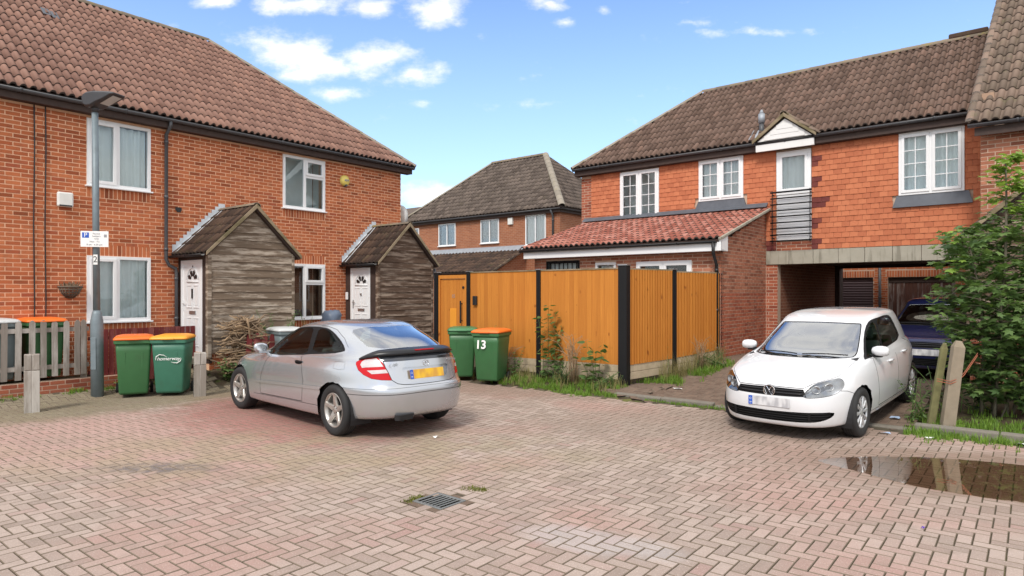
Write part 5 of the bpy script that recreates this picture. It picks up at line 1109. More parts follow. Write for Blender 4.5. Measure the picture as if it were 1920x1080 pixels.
# ---------------- picket fence ----------------
PF=thing('picket_fence','low weathered grey picket fence in front of two bins at the far left','fence',OL,RL)
def zf(s,o): p=WL(s,o); return zg(p.x,p.y)
sp=[-2.6+.175*i for i in range(14)]; sp+=[-.16,-.03,.02]
sx=-3.92; k=0
while sx<-.24:
    wv=.085; top=1.33+random.uniform(-.012,.012); bot=.37+random.uniform(-.02,.01); lean=random.uniform(-.010,.010)
    mb=MB(); y0,y1=-.80,-.78; mb.prism([(sx-wv/2,bot),(sx+wv/2,bot),(sx+wv/2+lean,top-.04),(sx+lean+.012,top),(sx+lean-.012,top),(sx-wv/2+lean,top-.04)],y0,y1,lambda x,z,y:(x,y,z)); mb.obj('picket','picket_wood',PF)
    sx+=.19 if sx<-1.1 else (.165 if sx<-.5 else .098); k+=1
for z in (.50,1.13): mb=MB(); mb.box(-3.95,-.22,-.78,-.745,z,z+.075); mb.obj('rail','picket_wood',PF)
for x in (-3.6,-1.75,-.28): mb=MB(); mb.box(x-.04,x+.04,-.745,-.67,.0,1.22); mb.obj('post','picket_wood',PF)
PW_=thing('garden_plinth','low dirty brick plinth under the grey picket fence','wall',OL,RL); mb=MB(); mb.box(-3.4,.62,-.80,-.62,-.1,.30); mb.obj('core','mortar_grey',PW_); brickwork(PW_,PL,T_front(-.80),-3.4,.62,.0,.30,'brick_red',stuffname='brickwork',budget=120)
RF=thing('red_fence','dark red slatted fence behind the lamp post and bins','fence',OL,RL)
sx=-.17
while sx<1.62: mb=MB(); mb.box(sx,sx+.085,-.72,-.70,.16,1.14); mb.obj('slat','red_fence',RF); sx+=.098
for z in (.34,.95): mb=MB(); mb.box(-.2,1.66,-.70,-.67,z,z+.06); mb.obj('rail','red_fence',RF)
RG=thing('red_fence','broken red picket panel leaning by the brushwood pile','fence',WL(2.05,1.95)+Vector((0,0,.36)),RL+R(-8)); RG.rotation_euler=(R(-6),R(7),RL-R(6))
for i in range(4): x=i*.155; mb=MB(); mb.prism([(x,0),(x+.105,0),(x+.105,.62),(x+.075,.68),(x+.03,.68),(x,.62)],0,.02,lambda x,z,y:(x,y,z)); mb.obj('picket','red_fence',RG)
for z in (.12,.50): mb=MB(); mb.box(-.02,.60,.02,.045,z,z+.06); mb.obj('rail','red_fence',RG)
# ---------------- brushwood pile ----------------
BP=thing('brushwood_pile','tangled heap of cut branches against the nearer timber porch','brushwood',WL(2.12,1.72)+Vector((0,0,.28)),RL)
for i in range(230):
    z=random.uniform(.0,1.0); L=random.uniform(.4,1.15)*(1-.25*z); a=random.gauss(0,.45); e=random.gauss(0,.28); spread=.42
    if random.random()<.14: e=random.choice((-1,1))*random.uniform(.6,1.2)
    c=Vector((random.gauss(0,.13*(1.2-.5*z))+.02,random.uniform(-.30,.22)*(1-.4*z),z)); d=Vector((math.cos(a)*math.cos(e),math.sin(a)*math.cos(e)*.5,math.sin(e)))
    p=c-d*L/2; pts=[p]; 
    for k in range(4): d=(d+Vector((random.uniform(-.10,.10),random.uniform(-.1,.1),random.uniform(-.10,.07)))).normalized(); p=p+d*L/4; pts.append(p.copy())
    for q in pts: q.z=max(q.z,.0); q.z=min(q.z,1.08)
    r=random.choice((.006,.008,.010,.013,.017)); mb=MB(); mb.tube(pts,[r*1.15,r*1.1,r,r*.9,r*.7],6); mb.obj('stick','twig' if random.random()<.6 else 'deadstem',BP,True)
# ---------------- old posts by the sapling ----------------
def stub(name,label,p,h,w,d,mat,rot,cat='post'):
    b=thing(name,label,cat,p); b.rotation_euler=rot; s=w/2
    mb=MB(); mb.loft([[(-s*1.15,-d/2,-.15),(s*1.15,-d/2,-.15),(s*1.15,d/2,-.15),(-s*1.15,d/2,-.15)],[(-s*1.1,-d/2,h*.3),(s*1.1,-d/2,h*.3),(s*1.1,d/2,h*.3),(-s*1.1,d/2,h*.3)],[(-s,-d/2,h*.93),(s,-d/2,h*.93),(s,d/2,h*.93),(-s,d/2,h*.93)],[(-s*.55,-d*.2,h),(s*.4,-d*.2,h),(s*.4,d*.2,h),(-s*.55,d*.2,h)]]); mb.obj('post',mat,b,bevel=.008); return b
stub('concrete_post','pale concrete post leaning in front of the sycamore sapling',gz(5.66,8.50),1.16,.135,.10,'old_post',(0,R(7),R(-10)))
stub('timber_post','thin mossy post just left of the pale leaning concrete post',gz(5.56,8.68),1.12,.08,.06,'old_moss',(0,R(9),R(-10)))
mb=MB()
for k in range(2): mb.tube([(x,y,z+k*.03) for x,y,z in ((-.12,.05,.62),(-.02,-.07,.60),(.07,-.06,.63),(.2,.0,.70),(.45,.1,.95))],.005,5)
o=mb.obj('rusty_wire','brick_red'); o.location=gz(5.68,8.5); tag(o,'rusty wire looped round the leaning concrete post','wire')
# litter
def litter(name,label,p,s,mat,cat='litter'):
    mb=MB(); n=9; rr=[random.uniform(.6,1.1)*s for _ in range(n)]; mb.add([(0,0,.018)]+[(math.cos(2*math.pi*i/n)*rr[i],math.sin(2*math.pi*i/n)*rr[i]*.6,random.uniform(0,.025)) for i in range(n)],[(0,i+1,(i+1)%n+1) for i in range(n)]); o=mb.obj(name,mat,None); o.location=p; tag(o,label,cat)
litter('litter','crumpled white and blue packet on the bare ground by the fence corner',gz(2.98,11.75,.004),.10,'litter_white'); litter('litter','blue scrap lying on the drive behind the white car wheel',gz(5.35,9.1,.02),.09,'litter_blue')
litter('litter','white paper scrap on the paving by the right-hand grass verge',gz(5.15,8.05,.006),.06,'litter_white'); litter('litter','pale blue bottle crushed in the gutter left of the leaning posts',gz(4.75,8.33,.006),.09,'litter_blue'); litter('litter','clear plastic litter at the right edge by the kerb',gz(6.02,7.72,.006),.09,'litter_white'); litter('litter','tiny purple scrap on the bare paving at lower right',gz(3.13,4.97,.004),.022,'litter_purple')
litter('litter','white paper scrap under the rear bumper of the silver car',gz(-.95,8.1,.004),.05,'litter_white')
mb=MB(); mb.bar((-.3,0,.02),(.25,.1,.02),.03,.012); o=mb.obj('wood_scrap','twig'); o.location=gz(-8.2,10.3,.01); tag(o,'thin stick lying on the ground left of the split bollard','stick')
SILVER=[
(3.36,-.74,.77,4.0,4.0,1.3,[(-1,.27),(0,.21),(2.7,.19),(3.5,.21)]),
(3.45,-.83,.83,3.9,4.1,1.3,[(-1,.32),(0,.23),(2.7,.22),(3.5,.24)]),
(3.475,-.862,.857,3.8,4.2,1.3,[(-1,.46),(0,.42),(2.7,.42),(3.5,.42)]),
(3.47,-.868,.864,3.7,4.2,1.3,[(-1,.60),(0,.58),(2.7,.57),(3.5,.55)]),
(3.44,-.830,.862,3.6,4.1,1.3,[(-1,.67),(0,.67),(2.7,.66),(3.5,.63)]),
(3.38,-.790,.852,3.5,4.0,1.3,[(-1,.83),(0,.81),(1.3,.79),(2.7,.74),(3.5,.69)]),
(3.20,-.770,.830,3.4,3.8,1.3,[(-1,.955),(0,.895),(1.3,.865),(2.2,.85),(2.8,.81),(3.2,.765)]),
(2.80,-.755,.806,3.3,3.7,1.3,[(-1,1.010),(-.5,.97),(0,.94),(1.3,.91),(2.0,.90),(2.8,.855)]),
(2.28,-.685,.775,3.3,3.4,1.2,[(-1,1.065),(-.5,1.03),(0,.99),(1.2,.965),(1.7,.955),(2.2,.955)]),
(1.90,-.36,.715,3.2,3.1,1.0,[(-.4,1.20),(0.5,1.15),(1.8,1.13)]),
(1.50,-.03,.645,3.2,3.0,.8,[(-.1,1.305),(.7,1.30),(1.4,1.29)]),
(1.27,.12,.57,3.2,2.9,.7,[(.1,1.345),(.7,1.362),(1.2,1.345)]),
(1.08,.28,.43,2.8,2.7,.65,[(.2,1.372),(.7,1.390),(1.0,1.373)]),
(.66,.60,.03,2.2,2.2,.63,[(0,1.402),(1,1.402)]),
]
GOLF=[
(3.33,-.66,.79,3.8,4,1.3,[(-1,.26),(0,.22),(2.6,.20),(3.5,.20)]),
(3.395,-.74,.845,3.8,4,1.3,[(-1,.30),(0,.24),(2.6,.23),(3.5,.235)]),
(3.43,-.765,.880,3.8,4,1.3,[(-1,.45),(0,.43),(2.6,.42),(3.5,.40)]),
(3.43,-.768,.889,3.7,4,1.3,[(-1,.60),(0,.58),(2.6,.57),(3.5,.54)]),
(3.405,-.76,.885,3.6,4,1.3,[(-1,.74),(0,.72),(2.6,.70),(3.5,.655)]),
(3.34,-.745,.870,3.5,4,1.3,[(-1,.87),(0,.85),(1.3,.83),(2.6,.80),(3.5,.73)]),
(3.17,-.72,.838,3.3,3.7,1.3,[(-1,.99),(0,.95),(1.3,.92),(2.2,.905),(2.7,.862),(3.2,.785)]),
(2.82,-.695,.812,3.2,3.5,1.3,[(-1,1.04),(0,1.00),(1.3,.965),(2.1,.945),(2.85,.888)]),
(2.30,-.66,.785,3.5,3.6,1.2,[(-1,1.10),(0,1.05),(1.2,1.02),(2.3,1.0)]),
(1.93,-.56,.728,3.5,3.5,1.0,[(-.6,1.24),(0.5,1.20),(2.0,1.18)]),
(1.52,-.44,.664,3.6,3.4,.8,[(-.5,1.375),(.7,1.37),(1.6,1.36)]),
(1.33,-.36,.612,3.5,3.3,.7,[(-.4,1.425),(.7,1.44),(1.4,1.415)]),
(1.12,-.14,.49,3.0,2.9,.65,[(-.1,1.46),(.7,1.468),(1.1,1.45)]),
(.66,.60,.03,2.2,2.2,.63,[(0,1.481),(1,1.481)]),
]

# ---------------- cars: a closed shell of stacked contours, cut into panels in its own (t,r) coordinates ----------------
CNT=161
def ring_pts(r,nt=CNT):
    xf,xr,w,nf,nr,xm,zp=r
    def half(a,n):
        th=np.linspace(0,np.pi/2,500); c=np.cos(th);s=np.sin(th); x=a*np.abs(s)**(2/n); y=w*np.abs(c)**(2/n)
        L=np.concatenate([[0],np.cumsum(np.hypot(np.diff(x),np.diff(y)))]); q=np.linspace(0,L[-1],(nt+1)//2); return np.interp(q,L,x),np.interp(q,L,y)
    fx,fy=half(xf-xm,nf); rx,ry=half(xm-xr,nr)
    x=np.concatenate([(xm+fx)[::-1],(xm-rx)[1:]]); y=np.concatenate([fy[::-1],ry[1:]])
    zp=np.array(zp); z=np.interp(x,zp[:,0],zp[:,1])
    for _ in range(8): z[1:-1]=(z[:-2]+2*z[1:-1]+z[2:])/4
    return np.stack([x,y,z],1)
class Shell:
    def __init__(s,rings,sub=8):
        P=np.array([ring_pts(r) for r in rings]); K=len(P); n=(K-1)*sub+1; out=np.zeros((n,CNT,3)); s.sub=sub
        for i in range(n):
            u=i/sub; k=min(int(u),K-2); f=u-k; p0=P[max(k-1,0)];p1=P[k];p2=P[k+1];p3=P[min(k+2,K-1)]; m1=(p2-p0)/2; m2=(p3-p1)/2
            out[i]=(2*f**3-3*f**2+1)*p1+(f**3-2*f**2+f)*m1+(-2*f**3+3*f**2)*p2+(f**3-f**2)*m2
        s.G=out
        gt=np.gradient(out,axis=1); gr=np.gradient(out,axis=0); N=np.cross(gr,gt); L=np.linalg.norm(N,axis=2,keepdims=True); s.N=N/np.maximum(L,1e-9)
        if s.N[8,CNT//2,1]<0: s.N=-s.N
        s.N[-1]=(0,0,1)
        s.N[:,0,1]=0; s.N[:,-1,1]=0
    def at(s,t,r,A=None):
        A=s.G if A is None else A; i=np.clip(np.asarray(r)*s.sub,0,A.shape[0]-1.0001); j=np.clip(np.asarray(t)*(CNT-1),0,CNT-1.0001); i0=i.astype(int); j0=j.astype(int); fi=(i-i0)[...,None]; fj=(j-j0)[...,None]
        return A[i0,j0]*(1-fi)*(1-fj)+A[i0+1,j0]*fi*(1-fj)+A[i0,j0+1]*(1-fi)*fj+A[i0+1,j0+1]*fi*fj
    def side(s,x,z,r0,r1):
        Q=s.G[int(r0*s.sub):int(r1*s.sub)+1]; d=(Q[...,0]-x)**2+(Q[...,2]-z)**2+(Q[...,1]<.3)*5; i,j=np.unravel_index(d.argmin(),d.shape); return (j/(CNT-1),(i+int(r0*s.sub))/s.sub)
TS,RS=14.,1.0
def dens(poly,closed=True,step=.10):
    out=[];n=len(poly)
    for i in range(n if closed else n-1):
        a=np.array(poly[i]);b=np.array(poly[(i+1)%n]); m=max(1,int(np.hypot((b[0]-a[0])*TS,(b[1]-a[1])*RS)/step))
        for k in range(m): out.append(tuple(a+(b-a)*k/m))
    if not closed: out.append(tuple(poly[-1]))
    return out
def smoothc(poly,closed=True,it=2):
    p=[np.array(q,float) for q in poly]
    for _ in range(it):
        n=len(p); o=[]
        for i in range(n if closed else n-1):
            a,b=p[i],p[(i+1)%n]; o+= [a*.75+b*.25,a*.25+b*.75]
        if not closed: o=[p[0]]+o[1:-1]+[p[-1]]
        p=o
    return [tuple(q) for q in p]
def inpoly(px_,py_,poly):
    c=False; n=len(poly); j=n-1
    for i in range(n):
        xi,yi=poly[i]; xj,yj=poly[j]
        if (yi>py_)!=(yj>py_) and px_<(xj-xi)*(py_-yi)/(yj-yi)+xi: c=not c
        j=i
    return c
def strip(sh,line,w=.0035):
    """thin closed polygon of real width 2w round an open (t,r) line"""
    L=dens(line,False,.12); P=sh.at(np.array([p[0] for p in L]),np.array([p[1] for p in L])); up=[];dn=[]
    for i,(t,r) in enumerate(L):
        a=L[max(i-1,0)];b=L[min(i+1,len(L)-1)]; Pt=(sh.at(np.array(min(t+.004,1)),np.array(r))-sh.at(np.array(max(t-.004,0)),np.array(r)))/.008; Pr=(sh.at(np.array(t),np.array(r+.03))-sh.at(np.array(t),np.array(max(r-.03,0))))/.06
        lt=max(np.linalg.norm(Pt),.3); lr=max(np.linalg.norm(Pr),.03); dx,dy=(b[0]-a[0])*lt,(b[1]-a[1])*lr; q=math.hypot(dx,dy) or 1; nx,ny=-dy/q*w/lt,dx/q*w/lr
        ct=lambda v: min(max(v,0),1)
        up.append((ct(t+nx),r+ny)); dn.append((ct(t-nx),r-ny))
        if t<=0 or t>=1: up[-1]=(t,r+w/lr*(1 if ny>=0 else -1)); dn[-1]=(t,r-w/lr*(1 if ny>=0 else -1))
    return up+dn[::-1]
def build_shell(car,rings,feats,paint,rtop=None,nt=110,nr=None):
    """feats: list of (name, polygon, material, inset, mode) later entries win; mode 'pair' two objects, 'one' one mirrored object, 'hole' cut"""
    sh=Shell(rings); R1=len(rings)-1; nr=nr or R1*6
    V=[];E=[]
    idx={}
    def addv(t,r):
        k=(round(t,5),round(r,4)); 
        if k not in idx: idx[k]=len(V); V.append((t*TS,r*RS))
        return idx[k]
    for f in feats:
        q=[addv(*p) for p in f['poly']]; E+= [(q[i],q[(i+1)%len(q)]) for i in range(len(q)) if q[i]!=q[(i+1)%len(q)]]
    for j in range(nt+1):
        for i in range(nr+1): addv(j/nt,R1*i/nr)
    vs,es,fs,_,_,_=delaunay_2d_cdt([Vector(v) for v in V],E,[],0,1e-5)
    T=np.array([v.x/TS for v in vs]);Rr=np.array([v.y/RS for v in vs]); T=np.clip(T,0,1)
    P=sh.at(T,Rr); N=sh.at(T,Rr,sh.N); N/=np.linalg.norm(N,axis=1,keepdims=True)+1e-9
    bbs=[(min(p[0] for p in f['poly']),max(p[0] for p in f['poly']),min(p[1] for p in f['poly']),max(p[1] for p in f['poly'])) for f in feats]
    groups={}
    for f in fs:
        ct=sum(T[i] for i in f)/3; cr=sum(Rr[i] for i in f)/3; g=-1
        for k in range(len(feats)-1,-1,-1):
            b=bbs[k]
            if b[0]<=ct<=b[1] and b[2]<=cr<=b[3] and inpoly(ct,cr,feats[k]['poly']): g=k;break
        groups.setdefault(g,[]).append(f)
    def emit(name,faces,mat,inset,signs,parent,extra=None):
        used=sorted(set(i for f in faces for i in f)); mp={k:i for i,k in enumerate(used)}; VV=[];FF=[];NN=[]
        p=P[used]-N[used]*inset; n=N[used]
        for s in signs:
            b=len(VV); VV+=(p*[1,s,1]).tolist(); NN+=(n*[1,s,1]).tolist()
            for f in faces:
                q=[mp[i]+b for i in f]; a=p[mp[f[0]]];bb=p[mp[f[1]]];c=p[mp[f[2]]]; fl=np.dot(np.cross(bb-a,c-a),n[mp[f[0]]])<0
                if (s<0)!=fl: q=q[::-1]
                FF.append(tuple(q))
        # mitred inset wall down to the panel so nothing floats
        if inset:
            cnt={}
            for f in faces:
                for a,b in ((f[0],f[1]),(f[1],f[2]),(f[2],f[0])): k=(min(a,b),max(a,b)); cnt[k]=cnt.get(k,0)+1
            for (a,b),c in cnt.items():
                if c==1 and not(T[a] in (0,1) and T[b]==T[a]):
                    for s in signs:
                        bI=len(VV); q=[P[a]+N[a]*0,P[b]+N[b]*0,P[b]-N[b]*inset,P[a]-N[a]*inset]; VV+=[(v*[1,s,1]).tolist() for v in q]; NN+=[(N[i]*[1,s,1]).tolist() for i in (a,b,b,a)]; FF.append((bI,bI+1,bI+2,bI+3))
        me=bpy.data.meshes.new(name); me.from_pydata(VV,[],FF); me.materials.append(M[mat]); me.polygons.foreach_set('use_smooth',[True]*len(FF)); me.update()
        me.normals_split_custom_set_from_vertices(NN); return link(name,me,parent)
    objs={}
    objs['body']=emit('body',groups.get(-1,[]),paint,0,(1,-1),car)
    for k,f in enumerate(feats):
        fc=groups.get(k,[])
        if f['mode']=='hole' or not fc: continue
        par=objs.get(f.get('parent'),car)
        if f['mode']=='pair': 
            for s in (1,-1):
                pp=par[0 if s==1 else 1] if isinstance(par,list) else par
                o=emit(f['name'],fc,f['mat'],f['inset'],(s,),pp); objs.setdefault(f['key'],[]).append(o)
        else: objs[f['key']]=emit(f['name'],fc,f['mat'],f['inset'],(1,-1),par)
    return sh,objs
def F(key,name,poly,mat,inset=0,mode='pair',parent=None,smooth=0,closed=True):
    if smooth: poly=smoothc(poly,True,smooth)
    return dict(key=key,name=name,poly=dens(poly,True),mat=mat,inset=inset,mode=mode,parent=parent)
def Fc(key,name,poly,mat,edge,inset=0,mode='one',parent=None,smooth=1):
    """polygon touching the centre line (t==edge): smooth the open outline, keep the centre end points"""
    i=[k for k,p in enumerate(poly) if abs(p[0]-edge)<1e-6]
    k=i[1] if i==[0,len(poly)-1] else i[1]
    if i==[0,len(poly)-1]: o=poly
    else: o=poly[i[1]:]+poly[:i[0]+1]
    o=smoothc(o,False,smooth); return dict(key=key,name=name,poly=dens(o,True),mat=mat,inset=inset,mode=mode,parent=parent)
def arch(sh,xc,rad,zc=.315,bottom=.05):
    pts=[]
    for a in range(-38,219,8):
        x=xc+math.cos(R(a))*rad; z=zc+math.sin(R(a))*rad*1.0
        pts.append((x,z))
    out=[sh.side(x,max(z,.0),0,5.2) for x,z in pts if z>.24]
    lo=min(out,key=lambda p:p[0])[0]; 
    return [(out[0][0],-.0)]+out+[(out[-1][0],-.0)]
def wheel(car,x,y,side,r,rimr,width,style,rz=0):
    W=bpy.data.objects.new('wheel',None); COL.objects.link(W); W.parent=car; W.location=(x,y*side,r); W.rotation_euler=(0,0,rz if side>0 else rz+math.pi); h=width/2
    mb=MB(); mb.lathe([(rimr-.004,h*.55),(rimr,h*.80),(rimr+.015,h*.93),(r-.045,h*1.0),(r-.018,h*.90),(r-.004,h*.70),(r,h*.45),(r,-h*.45),(r-.004,-h*.70),(r-.04,-h),(rimr,-h*.8)],44,'y'); ty=mb.obj('tyre','tyre_dark',W,True)
    for k in (-.3,0,.3): g=MB(); g.lathe([(r+.0008,h*k-.004),(r+.0008,h*k+.004)],44,'y'); g.obj('tread_groove','void',ty,True)
    m2=MB(); m2.lathe([(rimr+.004,h*.80),(rimr-.004,h*.86),(rimr-.016,h*.82),(rimr-.024,h*.30),(rimr-.03,-h*.7),(.05,-h*.7)],44,'y'); 
    mat='alloy' if style=='alloy' else 'hubcap'; rim=m2.obj('rim',mat,W,True)
    d=MB(); d.lathe([(0,h*.05),(rimr*.72,h*.05),(rimr*.72,-h*.1)],28,'y'); d.obj('brake_disc','void' if style!='alloy' else 'seam',rim,True)
    if style=='alloy':
        for k in range(5):
            a=2*math.pi*k/5+.31; c,s_=math.cos(a),math.sin(a); sp=MB(); rr=[(.035,.046,.55),(.10,.036,.66),(rimr*.78,.026,.74),(rimr-.012,.036,.80)]; rings=[]
            for q,w2,yy in rr: rings.append([(c*q-s_*w2*e,h*yy+dy,s_*q+c*w2*e) for e,dy in ((-1,-.015),(-.75,.004),(.75,.004),(1,-.015),(.9,-.035),(-.9,-.035))])
            sp.loft(rings); sp.obj('spoke',mat,rim,False,bevel=.003)
        cp=MB(); cp.lathe([(0,h*.66),(.03,h*.65),(.052,h*.58),(.058,h*.4)],20,'y'); cp.obj('hub_cap',mat,rim,True)
        for k in range(5): a=2*math.pi*k/5; b_=MB(); b_.tube([(math.cos(a)*.041,h*.55,math.sin(a)*.041),(math.cos(a)*.041,h*.64,math.sin(a)*.041)],.008,6); b_.obj('bolt','seam',rim)
    else:
        cp=MB(); cp.lathe([(0,h*.84),(.05,h*.82),(.07,h*.70),(rimr*.80,h*.74)],36,'y'); cp.obj('hub_cap',mat,rim,True)
        for k in range(10):
            a=2*math.pi*k/10; c,s_=math.cos(a),math.sin(a); sp=MB()
            for off in (0,): 
                rings=[]
                for q,w2,yy in ((.06,.010,.80),(.12,.016,.86),(rimr-.012,.024,.84)): rings.append([(c*q-s_*w2*e,h*yy+dy,s_*q+c*w2*e) for e,dy in ((-1,-.012),(-.6,.004),(.6,.004),(1,-.012))])
                sp.loft(rings)
            sp.obj('spoke',mat,rim)
        sl=MB()
        for k in range(10):
            a=2*math.pi*(k+.5)/10; sl.add([(math.cos(a+da)*q,h*.765,math.sin(a+da)*q) for q,da in ((.085,-.09),(.085,.09),(rimr*.78,.14),(rimr*.78,-.14))],[(0,1,2,3)])
        sl.obj('cap_slot','void',rim)
    return W
def wheel_wells(car,xs,r,yin=.50,yout=.80):
    for x in xs:
        for s in (1,-1):
            mb=MB(); n=20; ra=[];rb=[]
            for k in range(n+1): a=R(-25+230*k/n); ra.append((x+math.cos(a)*r,s*yout,.315+math.sin(a)*r)); rb.append((x+math.cos(a)*r,s*yin,.315+math.sin(a)*r))
            mb.loft([ra,rb],caps=False,closed=False); mb.add(rb,[tuple(range(n+1))]); mb.obj('wheel_well','seam',car)
def mirror(car,p,side,mat,size=(.10,.22,.15),glass=True,arm=.07):
    W=bpy.data.objects.new('wing_mirror',None); COL.objects.link(W); W.parent=car; W.location=(p[0],p[1]*side,p[2]); W.rotation_euler=(0,0,R(-8)*side)
    dx,dy,dz=size; rings=[]
    for u,sc in ((-.5,.25),(-.42,.7),(-.2,.95),(.1,1),(.35,.9),(.47,.62),(.5,.3)):
        y=(u+.5)*dy*side; rings.append([(math.cos(t)*dx*.5*sc*(1.2 if math.cos(t)>0 else .55)+.0,y,math.sin(t)*dz*.5*sc+.03) for t in np.linspace(0,2*math.pi,17)[:-1]])
    mb=MB(); mb.loft(rings); mb.obj('mirror_shell',mat,W,True)
    if glass: g=MB(); g.add([(-dx*.29,side*dy*(.5+.36*math.cos(t)),.03+dz*.36*math.sin(t)) for t in np.linspace(0,2*math.pi,21)[:-1]],[tuple(range(20))]); g.obj('mirror_glass','chrome',W)
    a=MB(); a.bar((0.02,-arm*side,-.04),(.0,.13*side,-.035),.07,.035); a.obj('mirror_arm','black_trim' if mat!='silver_paint' else mat,W,bevel=.008); return W
def interior(car,x0,x1,w,zf,seats,wheel_y=-.36,dashx=None,dashz=.93):
    I=bpy.data.objects.new('interior',None); COL.objects.link(I); I.parent=car
    mb=MB(); mb.box(x0,x1,-w,w,zf-.05,zf); mb.box(x0,x1,-w,-w+.02,zf,.84); mb.box(x0,x1,w-.02,w,zf,.84); mb.obj('cabin_floor','seam',I)
    for (x,y,wd) in seats:
        mb=MB(); mb.loft([rrect(.5,wd,.08,.42,x,y),rrect(.52,wd,.08,.56,x,y)]); b=[]
        for z,dx,t,ww in ((.50,-.20,.12,wd),(.75,-.27,.13,wd*.98),(1.02,-.34,.10,wd*.86)): b.append(rrect(t,ww,.04,z,x+dx,y))
        mb.loft(b); so_=mb.obj('seat','seat_fabric',I,True,bevel=.02)
        if wd<.7: h=MB(); h.loft([rrect(.09,.24,.035,1.06,x-.36,y),rrect(.10,.26,.04,1.14,x-.37,y),rrect(.07,.22,.03,1.22,x-.37,y)]); h.obj('headrest','seat_fabric',so_,True)
    if dashx: 
        mb=MB(); mb.prism([(dashx-.28,.70),(dashx+.25,.70),(dashx+.30,dashz-.02),(dashx-.10,dashz),(dashx-.28,dashz-.09)],-w+.02,w-.02,lambda x,z,y:(x,y,z)); mb.obj('dashboard','dash',I,bevel=.02)
        st_=MB(); c=Vector((dashx-.40,wheel_y,.88)); st_.tube([c+Vector((math.sin(t)*.17*.42,math.cos(t)*.18,math.sin(t)*.17)) for t in np.linspace(0,2*math.pi,25)],.014,8); st_.bar(c+Vector((0,-.16,0)),c+Vector((0,.16,0)),.03,.04); st_.obj('steering_wheel','black_trim',I,True)
    return I
def number_plate(car,name,p,nrm,tilt,mat,w=.52,h=.111):
    P_=bpy.data.objects.new(name,None)
    a=Vector((0,1 if nrm[0]>0 else -1,0)); 
    m=face(p,a,Vector(nrm)); mb=MB(); mb.box(-w/2,w/2,-h/2,h/2,0,.004); o=link(name,mb.mesh(name,mat),car,mat=m,bevel=.001)
    mb=MB(); mb.box(-w/2,-w/2+.052,-h/2,h/2,.0042,.0048); mb.obj('blue_band','blue_mark',o); b=MB(); b.tube([(-w/2+.026+math.cos(t)*.012,.018+math.sin(t)*.012,.0055) for t in np.linspace(0,6.283,13)],.0016,4); b.obj('plate_stars','white_mark',o); text('plate_lettering','GB',.022,'white_mark',o,Matrix.Translation((-w/2+.026,-.03,.005)),.0004)
    return o

